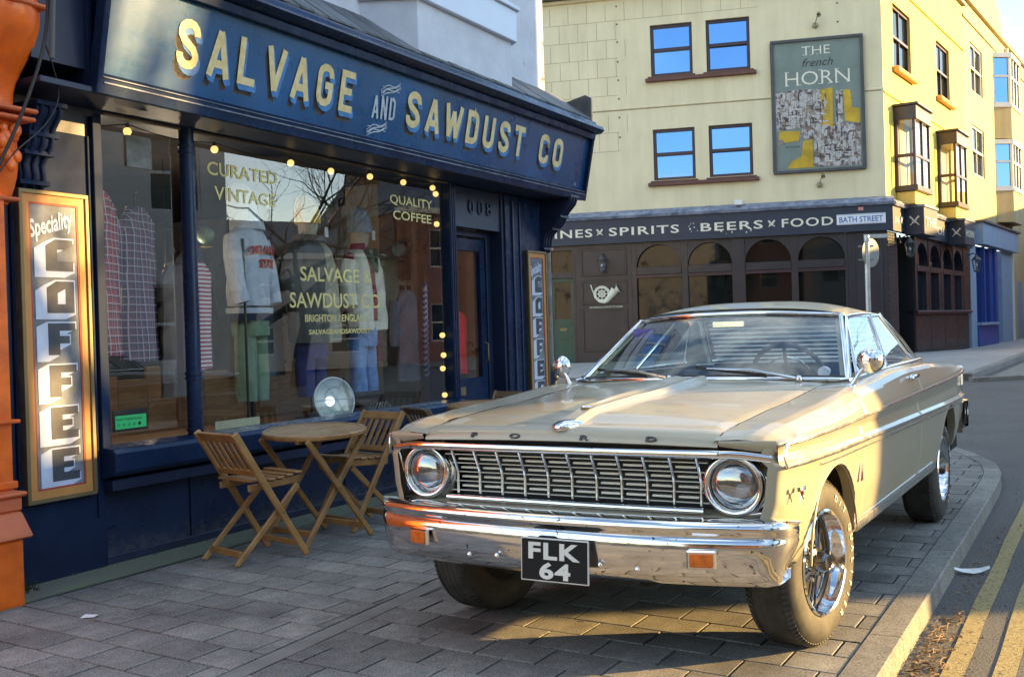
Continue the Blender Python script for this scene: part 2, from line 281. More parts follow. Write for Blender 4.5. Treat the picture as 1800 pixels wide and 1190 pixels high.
# ------------------------------------------------------------------ mesh builder
class MB:
    def __init__(s): s.v = []; s.f = []; s.m = []
    def add(s, vs, fs, mi=0, T=None):
        o = len(s.v)
        s.v += [tuple(T @ Vector(p)) if T is not None else tuple(p) for p in vs]
        s.f += [tuple(i + o for i in f) for f in fs]; s.m += [mi] * len(fs); return s
    def box(s, x0, x1, y0, y1, z0, z1, mi=0, T=None):
        v = [(x0, y0, z0), (x1, y0, z0), (x1, y1, z0), (x0, y1, z0), (x0, y0, z1), (x1, y0, z1), (x1, y1, z1), (x0, y1, z1)]
        return s.add(v, [(0, 3, 2, 1), (4, 5, 6, 7), (0, 1, 5, 4), (1, 2, 6, 5), (2, 3, 7, 6), (3, 0, 4, 7)], mi, T)
    def beam(s, a, b, w, h, up=(0, 0, 1), mi=0):
        a, b = Vector(a), Vector(b); d = (b - a).normalized(); u = Vector(up)
        sdir = d.cross(u).normalized() * (w / 2); u2 = sdir.cross(d).normalized() * (h / 2)
        v = [a - sdir - u2, a + sdir - u2, a + sdir + u2, a - sdir + u2, b - sdir - u2, b + sdir - u2, b + sdir + u2, b - sdir + u2]
        return s.add(v, [(0, 1, 2, 3), (7, 6, 5, 4), (0, 4, 5, 1), (1, 5, 6, 2), (2, 6, 7, 3), (3, 7, 4, 0)], mi)
    def prism(s, poly, d0, d1, plane='xz', mi=0, T=None):
        n = len(poly)
        def P(p, d):
            return (p[0], d, p[1]) if plane == 'xz' else ((p[0], p[1], d) if plane == 'xy' else (d, p[0], p[1]))
        v = [P(p, d0) for p in poly] + [P(p, d1) for p in poly]
        f = [tuple(range(n - 1, -1, -1)), tuple(range(n, 2 * n))] + [(i, (i + 1) % n, n + (i + 1) % n, n + i) for i in range(n)]
        return s.add(v, f, mi, T)
    def tube(s, pts, r, n=8, closed=False, mi=0, caps=True, sx=1.0, up=(0, 0, 1)):
        pts = [Vector(p) for p in pts]; rs = r if isinstance(r, (list, tuple)) else [r] * len(pts); k = len(pts); rings = []
        prev = None
        for i, p in enumerate(pts):
            a = pts[(i - 1) % k] if (i or closed) else p; b = pts[(i + 1) % k] if (i < k - 1 or closed) else p
            d = (b - a).normalized(); u = prev if prev is not None else Vector(up)
            if abs(d.dot(u)) > .97: u = Vector((1, 0, 0)) if abs(d.x) < .9 else Vector((0, 1, 0))
            sd_ = d.cross(u).normalized(); u = sd_.cross(d).normalized(); prev = u
            rings.append([p + sd_ * cos(2 * pi * j / n) * rs[i] * sx + u * sin(2 * pi * j / n) * rs[i] for j in range(n)])
        v = [q for ring in rings for q in ring]; f = []
        for i in range(k if closed else k - 1):
            a, b = i * n, ((i + 1) % k) * n
            f += [(a + j, a + (j + 1) % n, b + (j + 1) % n, b + j) for j in range(n)]
        if caps and not closed: f += [tuple(range(n - 1, -1, -1)), tuple(range((k - 1) * n, k * n))]
        return s.add(v, f, mi)
    def lathe(s, prof, n=24, T=None, mi=0, a0=0, a1=2 * pi):
        """prof: (r, h) about z"""
        full = abs(a1 - a0 - 2 * pi) < 1e-6; m = n if full else n + 1; v = []
        for (r, h) in prof:
            for j in range(m):
                a = a0 + (a1 - a0) * j / n; v.append((r * cos(a), r * sin(a), h))
        f = []
        for i in range(len(prof) - 1):
            for j in range(n):
                b = (j + 1) % m; f.append((i * m + j, i * m + b, (i + 1) * m + b, (i + 1) * m + j))
        return s.add(v, f, mi, T)
    def grid(s, rows, mi=0, closed=False, flip=False, T=None):
        h, w_ = len(rows), len(rows[0]); v = [p for r_ in rows for p in r_]; f = []
        for i in range(h - 1):
            for j in range(w_ if closed else w_ - 1):
                b = (j + 1) % w_; q = (i * w_ + j, i * w_ + b, (i + 1) * w_ + b, (i + 1) * w_ + j); f.append(q[::-1] if flip else q)
        return s.add(v, f, mi, T)
    def ball(s, c, r, n=10, sc=(1, 1, 1), mi=0):
        prof = [(sin(pi * i / n), -cos(pi * i / n)) for i in range(n + 1)]
        T = Matrix.Translation(c) @ Matrix.Diagonal((r * sc[0], r * sc[1], r * sc[2], 1)); return s.lathe(prof, n + 4, T, mi)
    def mesh(s, name, mats, smooth=None, bevel=0, merge=True):
        me = bpy.data.meshes.new(name); me.from_pydata(s.v, [], s.f)
        for m_ in (mats if isinstance(mats, (list, tuple)) else [mats]): me.materials.append(m_)
        me.polygons.foreach_set('material_index', s.m)
        bm = bmesh.new(); bm.from_mesh(me)
        if merge: bmesh.ops.remove_doubles(bm, verts=bm.verts, dist=1e-5)
        bmesh.ops.recalc_face_normals(bm, faces=bm.faces)
        if bevel:
            ed = [e for e in bm.edges if e.is_manifold and e.calc_face_angle(0) > .6]
            if ed: bmesh.ops.bevel(bm, geom=ed, offset=bevel, segments=1, affect='EDGES', clamp_overlap=True)
        if smooth:
            for f in bm.faces: f.smooth = True
            for e in bm.edges:
                if e.is_manifold and e.calc_face_angle(0) > smooth: e.smooth = False
        bm.to_mesh(me); bm.free(); me.validate(); return me
    def build(s, name, mats, parent=None, loc=None, M_=None, smooth=None, bevel=0, label=None, kind=None):
        return link(name, s.mesh(name, mats, smooth, bevel), parent, loc, M_, label, kind)

def link(name, me, parent=None, loc=None, M_=None, label=None, kind=None):
    o = bpy.data.objects.new(name, me); COL.objects.link(o)
    if parent is not None: o.parent = parent
    if M_ is not None: o.matrix_basis = M_
    elif loc is not None: o.location = loc
    if label: o['label'] = label
    if kind: o['kind'] = kind
    return o
def thing(name, label, cat, M_=None, group=None, loc=None, rz=0):
    o = bpy.data.objects.new(name, None); COL.objects.link(o); o.empty_display_size = .1
    if M_ is not None: o.matrix_world = M_
    else: o.location = loc or (0, 0, 0); o.rotation_euler.z = rz
    return tag(o, label, cat, group)
def tag(o, label, cat, group=None):
    o['label'] = label; o['category'] = cat
    if group: o['group'] = group
    return o
def structure(o): o['kind'] = 'structure'; return o
def copy_tree(o, M_=None, parent=None, label=None, kids=None):
    c = o.copy(); COL.objects.link(c)
    if parent is not None: c.parent = parent
    if M_ is not None: c.matrix_basis = M_
    if label: c['label'] = label
    for ch in (kids or {}).get(o.name, [x for x in o.children]): copy_tree(ch, None, c)
    return c
def Tz(x, y, z=0, a=0): return Matrix.Translation((x, y, z)) @ Matrix.Rotation(a, 4, 'Z')
def box(x0, x1, y0, y1, z0, z1): return MB().box(x0, x1, y0, y1, z0, z1)

# ------------------------------------------------------------------ lettering
def text_mesh(txt, size, mat, extrude=.001, offset=0, shear=0, sx=1.0, align='LEFT', spacing=1.0):
    cu = bpy.data.curves.new('t', 'FONT'); cu.body = txt; cu.size = size; cu.extrude = extrude; cu.offset = offset; cu.shear = shear
    cu.align_x = align; cu.resolution_u = 3; cu.space_character = spacing
    ob = bpy.data.objects.new('t', cu); COL.objects.link(ob); dg = bpy.context.evaluated_depsgraph_get(); dg.update()
    me = bpy.data.meshes.new_from_object(ob.evaluated_get(dg)); bpy.data.objects.remove(ob)
    # text plane xy -> facade plane xz, facing -y
    me.transform(Matrix(((sx, 0, 0, 0), (0, 0, -1, 0), (0, 1, 0, 0), (0, 0, 0, 1))))
    me.materials.clear(); me.materials.append(mat); return me
def text(name, txt, size, x, y, z, mat, parent, width=None, **k):
    me = text_mesh(txt, size, mat, **k)
    xs = [v.co.x for v in me.vertices]; w0 = max(xs) - min(xs)
    if width: me.transform(Matrix.Diagonal((width / w0, 1, 1, 1)))
    xs = [v.co.x for v in me.vertices]; me.transform(Matrix.Translation((-min(xs), 0, 0)))
    return link(name, me, parent, (x, y, z))

# condensed block alphabet as centre-line strokes in a 1 x 2 cell (stroke width given when drawn)
def _arc(cx, cz, r, a0, a1, n=5): return [(cx + r * cos(R(a0 + (a1 - a0) * i / n)), cz + r * sin(R(a0 + (a1 - a0) * i / n))) for i in range(n + 1)]
r_ = .32
GL = {
 'C': [[(.84, 1.38)] + [(.84, 1.55)] + _arc(.5, 1.5, .34, 0, 180) + _arc(.5, .5, .34, 180, 360) + [(.84, .62)]],
 'O': [_arc(.5, 1.5, .34, 0, 180) + _arc(.5, .5, .34, 180, 360) + [(.84, 1.5)]],
 'U': [[(.16, 1.84 + .16)] + _arc(.5, .5, .34, 180, 360) + [(.84, 2.0)]],
 'S': [[(.84, 1.38)] + _arc(.5, 1.5, .34, 0, 180, 6) + [(.17, 1.38), (.30, 1.15), (.70, .85), (.83, .62)] + _arc(.5, .5, .34, 0, -180, 6) + [(.16, .62)]],
 'G': [[(.84, 1.38)] + _arc(.5, 1.5, .34, 0, 180) + _arc(.5, .5, .34, 180, 360) + [(.84, 1.0), (.5, 1.0)]],
 'D': [[(.16, .16), (.16, 1.84), (.5, 1.84)] + _arc(.5, 1.5, .34, 90, 0) + _arc(.5, .5, .34, 0, -90) + [(.16, .16)]],
 'A': [[(.10, 0), (.5, 1.92)], [(.5, 1.92), (.90, 0)], [(.24, .55), (.76, .55)]],
 'V': [[(.10, 2.0), (.5, .08)], [(.5, .08), (.90, 2.0)]],
 'W': [[(.08, 2.0), (.36, .06)], [(.36, .06), (.62, 1.6)], [(.62, 1.6), (.90, .06)], [(.90, .06), (1.18, 2.0)]],
 'L': [[(.16, 2.0), (.16, .16), (.88, .16)]],
 'E': [[(.88, 1.84), (.16, 1.84), (.16, .16), (.88, .16)], [(.16, 1.0), (.74, 1.0)]],
 'T': [[(.02, 1.84), (.98, 1.84)], [(.5, 1.84), (.5, 0)]],
 'N': [[(.16, 0), (.16, 2.0)], [(.16, 1.9), (.84, .1)], [(.84, 0), (.84, 2.0)]],
}
def stroke(mb, pts, w, d, sx, sz, ox, oz, T, mi=0, thick=.001, fac=None):
    P = [Vector((ox + p[0] * sx, oz + p[1] * sz)) for p in pts]; n = len(P); Lf = []; Rt = []
    closed = (P[0] - P[-1]).length < 1e-4
    for i, p in enumerate(P):
        a = P[i - 1] if i else (P[-2] if closed else None); b = P[i + 1] if i < n - 1 else (P[1] if closed else None)
        d1 = (p - a).normalized() if a is not None else (b - p).normalized(); d2 = (b - p).normalized() if b is not None else d1
        t = (d1 + d2); t = t.normalized() if t.length > 1e-3 else d1; nrm = Vector((-t.y, t.x)); k = 1 / max(.45, nrm.dot(Vector((-d1.y, d1.x))))
        Lf.append(p + nrm * w / 2 * k); Rt.append(p - nrm * w / 2 * k)
    v = []
    for l, r2 in zip(Lf, Rt): v += [(l.x, d, l.y), (r2.x, d, r2.y), (l.x, d + thick, l.y), (r2.x, d + thick, r2.y)]
    f = []
    for i in range(n - 1):
        a, b = 4 * i, 4 * i + 4; f += [(a, b, b + 1, a + 1), (a + 2, a + 3, b + 3, b + 2), (a, a + 2, b + 2, b), (a + 1, b + 1, b + 3, a + 3)]
    f += [(0, 1, 3, 2), (4 * n - 4, 4 * n - 2, 4 * n - 1, 4 * n - 3)]
    mb.add(v, f, mi, T)
def glyph(mb, ch, x, z, h, wd, sw, d, T, mi=0, thick=.001):
    for k, st in enumerate(GL[ch]): stroke(mb, st, sw, d - .0006 * k, wd, h / 2, x, z, T, mi, thick + .0006 * k)

# ================================================================== GROUND
def gz(y):
    P = [(-60, 0), (12, 0), (26, .44), (33, .30), (60, .5), (400, 4)]
    for (a, za), (b, zb) in zip(P, P[1:]):
        if y <= b: return za + (zb - za) * max(0, (y - a)) / (b - a)
    return 4
# road: one sheet out to the horizon
mb = MB(); xs = [-400, -60, -20] + [i * 2 for i in range(-8, 20)] + [60, 120, 400]; ys = [-200, -60, -20, -8, 0, 4, 8, 10, 12, 14, 16, 18, 20, 22, 24, 26, 30, 33, 40, 60, 120, 400]
mb.grid([[(x, y, gz(y) - .10) for x in xs] for y in ys]); structure(mb.build('road', M['asphalt']))

KERB = [(-4.14, -6.0), (1.301, 3.961), (1.908, 5.075), (2.728, 6.58), (3.42, 7.85), (3.776, 8.51), (4.03, 9.02), (4.25, 9.60), (4.37, 10.25), (4.43, 10.90), (4.36, 11.45), (4.10, 12.0), (3.60, 12.45), (2.9, 12.75), (-9, 15.67)]
def offset_path(P, d):
    o = []
    for i, p in enumerate(P):
        a = Vector(P[max(0, i - 1)]); b = Vector(P[min(len(P) - 1, i + 1)]); t = (b - a).normalized(); o.append((p[0] - t.y * d, p[1] + t.x * d))
    return o
KIN = offset_path(KERB, .135)
A_ = Vector((-2.528, 6.155)); aD = R(28.0); Dv = Vector((sin(aD), cos(aD))); Nv = Vector((cos(aD), -sin(aD)))
def shopxy(u, w_): p = A_ + Dv * u + Nv * w_; return (p.x, p.y)
poly = KIN + [(-12, 15.5), (-12, -6)]
pave = MB(); pave.prism(poly, -.14, -.009, 'xy'); pavement = structure(pave.build('pavement', M['bed']))

def clip(poly, pt, nrm):
    """keep the side where (p-pt).nrm <= 0"""
    o = []
    for i, p in enumerate(poly):
        q = poly[(i + 1) % len(poly)]; a = (p[0] - pt[0]) * nrm[0] + (p[1] - pt[1]) * nrm[1]; b = (q[0] - pt[0]) * nrm[0] + (q[1] - pt[1]) * nrm[1]
        if a <= 0: o.append(p)
        if (a < 0 < b) or (b < 0 < a): t = a / (a - b); o.append((p[0] + (q[0] - p[0]) * t, p[1] + (q[1] - p[1]) * t))
    return o
def area(p): return abs(sum(p[i][0] * p[(i + 1) % len(p)][1] - p[(i + 1) % len(p)][0] * p[i][1] for i in range(len(p)))) / 2
def inset(poly, d):
    if sum(poly[i][0] * poly[(i + 1) % len(poly)][1] - poly[(i + 1) % len(poly)][0] * poly[i][1] for i in range(len(poly))) < 0: poly = poly[::-1]
    n = len(poly); o = []
    for i in range(n):
        a, p, b = Vector(poly[i - 1]), Vector(poly[i]), Vector(poly[(i + 1) % n])
        if (p - a).length < 1e-5 or (b - p).length < 1e-5: continue
        d1 = (p - a).normalized(); d2 = (b - p).normalized(); n1 = Vector((-d1.y, d1.x)); n2 = Vector((-d2.y, d2.x)); m = n1 + n2
        if m.length < .2: continue
        m.normalize(); o.append(tuple(p + m * d / max(.4, m.dot(n1))))
    return o
edges = []
for a, b in zip(KIN, KIN[1:]):
    t = (Vector(b) - Vector(a)).normalized(); edges.append((a, (t.y, -t.x)))
# cement strip across the paving
S0, S1 = Vector((-1.16, 4.14)), Vector((-.344, 5.847)); St = (S1 - S0).normalized(); Sn = Vector((St.y, -St.x)); SW = .052
S_A = S0 - St * 3.2; S_B = S0 + St * 4.6
rv = Vector((sin(R(124)), cos(R(124)))) * .294; pv = Vector((sin(R(29)), cos(R(29)))) * .2145; o0 = Vector((-1.378, 4.695))
stones = []
for j in range(-20, 48):
    for i in range(-34, 34):
        c = o0 + pv * j + rv * (i + (.5 if j % 2 else 0))
        if not (-4.5 < c.x < 4.7 and 1.0 < c.y < 13.4): continue
        q = [c, c + rv, c + rv + pv, c + pv]; q = [tuple(x) for x in q]; ctr = c + (rv + pv) / 2
        rel = ctr - A_; u_ = rel.dot(Dv); w2 = rel.dot(Nv)
        full = True
        for pt, nn in edges:
            if (ctr - Vector(pt)).dot(Vector(nn)) > -.35:
                k = clip(q, pt, nn)
                if len(k) < 3: q = []; break
                if abs(area(k) - area(q)) > 1e-6: full = False
                q = k
        if len(q) < 3 or area(q) < .004: continue
        if -.9 < u_ < 6.4:
            lim = .30 + (.05 if u_ < 1.4 else 0)
            k = clip(q, tuple(A_ + Nv * lim), tuple(-Nv))
            if len(k) < 3 or area(k) < .004: continue
            if abs(area(k) - area(q)) > 1e-6: full = False
            q = k
        elif u_ <= -.9 and w2 < -.4: continue
        if u_ > 6.4 and w2 < 0 and (ctr - Vector((.43, 11.7))).dot(Vector((-.2385, .971))) < -.0: pass
        parts_ = [q]
        sd_ = (ctr - S0).dot(Sn); st_ = (ctr - S0).dot(St)
        if abs(sd_) < .3 and -3.2 < st_ < 4.6:
            l = clip(q, tuple(S0 - Sn * SW), tuple(Sn)); r2 = clip(q, tuple(S0 + Sn * SW), tuple(-Sn)); parts_ = [x for x in (l, r2) if len(x) >= 3 and area(x) > .003]
            if len(parts_) != 1 or abs(area(parts_[0]) - area(q)) > 1e-6: full = False
        for x in parts_:
            # how large it shows from where it is seen, and whether the car stands on it
            d_ = ctr.length; vis = ctr.y > 3.3 and abs(ctr.x / max(.1, ctr.y)) < .52 and ctr.y < 12
            stones.append((d_ if vis else d_ + 50, full, x, (c.x, c.y)))
stones.sort(key=lambda s: s[0])
def stone_mesh(poly, z=0.0, mbb=None, c=(0, 0)):
    a = inset(poly, .0055); b = inset(poly, .0072)
    if len(a) < 3 or len(a) != len(b): return None
    n = len(a); m_ = mbb or MB()
    v = [(p[0] - c[0], p[1] - c[1], -.021 + z) for p in a] + [(p[0] - c[0], p[1] - c[1], -.0012 + z) for p in a] + [(p[0] - c[0], p[1] - c[1], z) for p in b]
    f = [tuple(range(2 * n, 3 * n))] + [(i, (i + 1) % n, n + (i + 1) % n, n + i) for i in range(n)] + [(n + i, n + (i + 1) % n, 2 * n + (i + 1) % n, 2 * n + i) for i in range(n)]
    m_.add(v, f); return m_
full_poly = [(0, 0), tuple(rv), tuple(rv + pv), tuple(pv)]
full_me = stone_mesh(full_poly).mesh('paving_stone', M['slab'])
rest = MB(); n_obj = 0
for d_, full, x, c in stones:
    z = random.uniform(-.0015, .0015)
    if n_obj < 296:
        if full: o = link('paving_stone', full_me, pavement, (c[0], c[1], z)); o.rotation_euler = (random.gauss(0, .0022), random.gauss(0, .0022), random.gauss(0, .002)); n_obj += 1
        else:
            m_ = stone_mesh(x, 0, None, x[0])
            if m_: link('paving_stone', m_.mesh('paving_stone', M['slab']), pavement, (x[0][0], x[0][1], z)); n_obj += 1
    else: stone_mesh(x, z, rest)
rest.build('paving_stones', M['slab'], pavement, kind='stuff')
mb = MB(); mb.grid([[(*(S_A + St * t_ * .2 - Sn * (SW - .003)), -.002), (*(S_A + St * t_ * .2 + Sn * (SW - .003)), -.002)] for t_ in range(0, 40)])
mb.grid([[(*(S_A + St * t_ * .2 - Sn * (SW - .003)), -.02), (*(S_A + St * t_ * .2 - Sn * (SW - .003)), -.002)] for t_ in range(0, 40)])
mb.build('cement_strip', M['strip'], pavement)
# mossy screed apron along the shop and paving round its corner
mb = MB(); p_ = [shopxy(-1.6, -.2), shopxy(-1.6, .30), shopxy(-.9, .30), shopxy(6.5, .30), shopxy(6.5, -.2)]
mb.prism(p_, -.02, .001, 'xy'); mb.build('screed_apron', M['apron'], pavement)
# kerb stones
def resample(P, step):
    o = [Vector(P[0])]; acc = 0
    for a, b in zip(P, P[1:]):
        a, b = Vector(a), Vector(b); l = (b - a).length; t = step - acc
        while t <= l: o.append(a + (b - a) * t / l); t += step
        acc = (acc + l) % step
    return o
kerb = thing('kerb_line', 'k', 'kerb'); 
del kerb['category']; del kerb['label']; kerb['kind'] = 'structure'; kerb.name = 'kerb'
cuts = resample(KERB, .915)
fine = resample(KERB, .915 / 5)
inn = offset_path([tuple(p) for p in fine], .138)
for k in range(0, len(fine) - 5, 5):
    if fine[k].y < 1.5 and k < 25: continue
    seg = list(range(k, k + 6)); rows = []
    for idx, q in enumerate(seg):
        o_ = fine[q]; i_ = Vector(inn[q]); g_ = .002
        t = (fine[min(q + 1, len(fine) - 1)] - fine[max(0, q - 1)]).normalized(); e = t * (.003 if idx == 0 else (-.003 if idx == 5 else 0))
        o_ = o_ + e; i_ = i_ + e; dn = (i_ - o_).normalized(); z = gz(o_.y)
        rows.append([(*(i_ - dn * g_), z - .14), (*(i_ - dn * g_), z + .000), (*(i_ - dn * (g_ + .004)), z + .004), (*(o_ + dn * .009), z + .003), (*(o_ + dn * .001), z - .005), (*o_, z - .03), (*(o_ - dn * .006), z - .14)])
    c = fine[k]; m_ = MB(); m_.grid([[(p[0] - c.x, p[1] - c.y, p[2]) for p in r__] for r__ in rows])
    for r__ in (rows[0], rows[-1]): m_.add([(p[0] - c.x, p[1] - c.y, p[2]) for p in r__], [tuple(range(7))])
    m_.build('kerb_stone', M['kerb'], kerb, (c.x, c.y, 0))
# double yellow lines
rd = Vector((sin(R(29)), cos(R(29)))); rn = Vector((rd.y, -rd.x))
for k, off in enumerate((.165, .345)):
    b0 = Vector((1.44, 4.24)) + rn * off; mb = MB()
    mb.grid([[(*(b0 + rd * (t_ * .5) + rn * (0 + .004 * sin(t_ * 1.7))), -.0955), (*(b0 + rd * (t_ * .5) + rn * (.082 + .004 * sin(t_ * 2.1))), -.0955)] for t_ in range(-9, 20)])
    structure(mb.build('yellow_road_line', M['yellow_line']))
# pavement in front of the pub, raised crossing and kerbs
FD = Vector((-.97113, .23853)); FN = Vector((-.23853, -.97113)); SD = Vector((.55194, .83389)); SN = Vector((.83389, -.55194)); PC = Vector((9.052, 26.057))
def slabpoly(name, P, mat, dz, inner=None):
    m_ = MB(); n = len(P); m_.v = [(p[0], p[1], gz(p[1]) + dz) for p in P] + [(p[0], p[1], gz(p[1]) - .2) for p in P]; m_.f = [tuple(range(n))] + [(i, (i + 1) % n, n + (i + 1) % n, n + i) for i in range(n)]; m_.m = [0] * len(m_.f)
    bm_me = m_.mesh(name, mat); bm = bmesh.new(); bm.from_mesh(bm_me)
    for yy in (20, 22, 24, 26, 28, 30, 33): bmesh.ops.bisect_plane(bm, geom=bm.verts[:] + bm.edges[:] + bm.faces[:], plane_co=(0, yy, 0), plane_no=(0, 1, 0))
    for v in bm.verts: v.co.z = gz(v.co.y) + (dz if v.co.z > gz(v.co.y) - .15 or v.co.z > 0 and False else -.2)
    bm.to_mesh(bm_me); bm.free(); return structure(link(name, bm_me))
def strip_sheet(name, a, b, mat, dz, n=40, face=True):
    """ruled sheet between two point lists (left edge a, right edge b) following the ground"""
    m_ = MB(); rows = []
    for i in range(n + 1):
        t = i / n; p = Vector(a[0]).lerp(Vector(a[1]), t); q = Vector(b[0]).lerp(Vector(b[1]), t)
        rows.append([(*p.lerp(q, s), gz(p.lerp(q, s).y) + dz) for s in [k / 10 for k in range(11)]])
    m_.grid(rows)
    if face:
        for idx in (0, 10): m_.grid([[r__[idx], (r__[idx][0], r__[idx][1], r__[idx][2] - .3)] for r__ in rows])
        for r__ in (rows[0], rows[-1]): m_.grid([r__, [(p[0], p[1], p[2] - .3) for p in r__]])
    return structure(m_.build(name, mat))
cr0 = Vector((8.35, 19.75)); 
strip_sheet('pavement', (cr0 + FD * 30, cr0), (PC + FD * 30, PC + SD * .0), M['farpave'], .02)
strip_sheet('pavement', (cr0 + Vector((.01, .01)), cr0 + SD * 34), (PC + Vector((.01, .01)), PC + SD * 34), M['farpave'], .021, 60)
def kerbrun(P, h=.025, w_=.15):
    for k in range(len(P) - 1):
        a, b = Vector(P[k]), Vector(P[k + 1]); n = max(1, int((b - a).length / .915))
        for i in range(n):
            p = a.lerp(b, i / n); q = a.lerp(b, (i + 1) / n); e = (q - p).normalized() * .004
            m_ = MB(); d = (q - p).normalized(); nn = Vector((-d.y, d.x)) * w_
            v = [(*(x - p), gz(x.y) + z) for z in (-.15, h) for x in (p + e, q - e, q - e + nn, p + e + nn)]
            m_.add(v, [(0, 1, 2, 3), (4, 5, 6, 7), (0, 1, 5, 4), (1, 2, 6, 5), (2, 3, 7, 6), (3, 0, 4, 7)]); m_.build('kerb_stone', M['kerb'], kerb2, (p.x, p.y, 0), bevel=.01)
kerb2 = bpy.data.objects.new('kerb', None); COL.objects.link(kerb2); kerb2['kind'] = 'structure'
kerbrun([cr0 + FD * 14 - FD * .0, cr0], .028); kerbrun([cr0, cr0 + SD * 16], .028)
# raised table of the side street, its front kerb nearly square to the view
rt = Vector((8.5, 19.45)); strip_sheet('raised_crossing', (rt, rt + Vector((14, 2.6))), (rt + SD * 7, rt + SD * 7 + Vector((14, 2.6))), M['strip'], -.03)
kerbrun([rt + Vector((-.3, -.05)), rt + Vector((12, 2.2))], -.018)

# ================================================================== litter and gutter debris
m_ = MB(); m_.add([(-.04, -.02, .004), (.03, -.025, .008), (.045, .0, .014), (.035, .03, .006), (-.03, .022, .012)], [(0, 1, 2), (0, 2, 3, 4)])
tag(m_.build('paper_scrap', M['white'], None, (-2.05, 5.17, 0)), 'small scrap of white paper lying on the paving near the orange plinth', 'litter')
m_ = MB(); m_.grid([[(x * .1, y * (.035 - .03 * abs(x)) , .012 + .02 * x * x + .006 * y) for y in (-1, 0, 1)] for x in (-1, -.5, 0, .5, 1)])
tag(m_.build('plastic_scrap', M['white'], None, (2.47, 5.93, -.095)), 'flat white plastic scrap lying on the road beside the kerb', 'litter')
rng = random.Random(3); m_ = MB()
leaf_a = pm('dead leaf brown', (.15, .075, .03), .8, var=.4, scale=9, bump=.2, c2=(.34, .21, .09))
for i in range(650):
    t = rng.random() ** 1.4 * 4.2; base = Vector((1.32, 3.95)) + rd * (t - .3); off = .012 + abs(rng.gauss(0, .06)) + (.02 if t > 2 else 0)
    if t > 1.6 and rng.random() < .75: continue
    p = base + rn * off + rd * 0; z = -.095 + rng.random() * .018 * max(.2, 1 - off / .12); a = rng.random() * 6.28; l = rng.uniform(.006, .022); w_ = l * rng.uniform(.2, .6); k = rng.gauss(0, .35)
    c_, s_ = cos(a), sin(a); P = [(-l, 0, 0), (0, -w_, l * k), (l, 0, l * k * .5), (0, w_, l * k)]
    m_.add([(p.x + x * c_ - y * s_, p.y + x * s_ + y * c_, z + zz + .003) for x, y, zz in P], [(0, 1, 2), (0, 2, 3)])
for i in range(70):
    t = rng.random() * 1.5; p = Vector((1.32, 3.95)) + rd * t + rn * rng.uniform(.02, .13); a = rng.gauss(1.0, .6); l = rng.uniform(.03, .075)
    m_.tube([(p.x, p.y, -.088), (p.x + cos(a) * l * .5, p.y + sin(a) * l * .5, -.08), (p.x + cos(a) * l, p.y + sin(a) * l, -.087)], .0018, 4)
o = m_.build('dead_leaves', leaf_a, kind='stuff'); tag(o, 'brown dead leaves and twigs drifted along the sunlit gutter', 'leaves')
rng = random.Random(5); m_ = MB()
for i in range(160):
    t = rng.uniform(0, 8.5); s_ = rng.random(); p = Vector((1.32, 3.95)) + rd * t + rn * (.03 + abs(rng.gauss(0, .25))); r0 = rng.uniform(.003, .008)
    m_.ball((p.x, p.y, -.096), r0, 3, (1, rng.uniform(.5, 1), .6))
tag(m_.build('grit', M['strip'], kind='stuff'), 'loose pale grit and crumbs scattered on the road by the kerb', 'grit')
# small weeds where wall meets paving
rng = random.Random(9); m_ = MB()
for i in range(90):
    u_ = rng.choice([rng.gauss(-.40, .05), rng.uniform(-.3, 1.6)]); w_ = rng.uniform(.005, .05) if u_ > -.33 else rng.uniform(.02, .16); x, y = shopxy(u_, w_); h = rng.uniform(.01, .045) * (1.6 if u_ < -.3 else .6); a = rng.random() * 6.3
    m_.add([(x - .004, y, 0), (x + .004, y, 0), (x + cos(a) * h * .6, y + sin(a) * h * .6, h)], [(0, 1, 2)])
tag(m_.build('weeds', pm('weed green', (.05, .09, .03), .8, bump=0), kind='stuff'), 'tiny green weeds growing where the navy wall meets the paving', 'weeds')

# ================================================================== SHOP
SHM = Matrix.Translation((A_.x, A_.y, 0)) @ Matrix.Rotation(R(62), 4, 'Z')       # x along the front, -y outwards
shop = thing('shop_building', 'navy painted vintage shop and coffee bar with big display window', 'shop', SHM)
SINGLE = {'mullion', 'fascia_end', 'recess_wall', 'window_head_bead', 'door_frame', 'pilaster_moulding', 'shop_post', 'side_wall', 'door_rail', 'window_head', 'coping', 'string_band', 'doorway_recess', 'bulkhead', 'window_post', 'ground_wall', 'plate_border'}
def sb(name, mats, *boxes, bevel=.004, **k):
    if name in SINGLE and len(boxes) > 1: return [sb(name, mats, b, bevel=bevel, **k) for b in boxes][-1]
    m_ = MB()
    for b in boxes: m_.box(*b)
    return m_.build(name, mats, shop, bevel=bevel, **k)
# stall riser: panels with upright joints
for a, b in [(-.34, -.01), (.0, .92), (.93, 2.55), (2.56, 4.22)]:
    sb('riser_panel', M['riser'], (a + .004, b - .004, -.0, .06, 0, .60))
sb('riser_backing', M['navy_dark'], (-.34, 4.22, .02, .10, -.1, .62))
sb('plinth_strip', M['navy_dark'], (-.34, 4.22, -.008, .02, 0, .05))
# sill
m_ = MB(); m_.prism([(.0, .50), (-.13, .53), (-.15, .555), (-.15, .66), (-.135, .685), (.02, .70), (.02, .5)], .20, 4.30, 'yz'); m_.build('window_sill', M['navy'], shop, bevel=.005)
sb('sill_fillet', M['navy_dark'], (.22, 4.28, -.10, -.0, .44, .505))
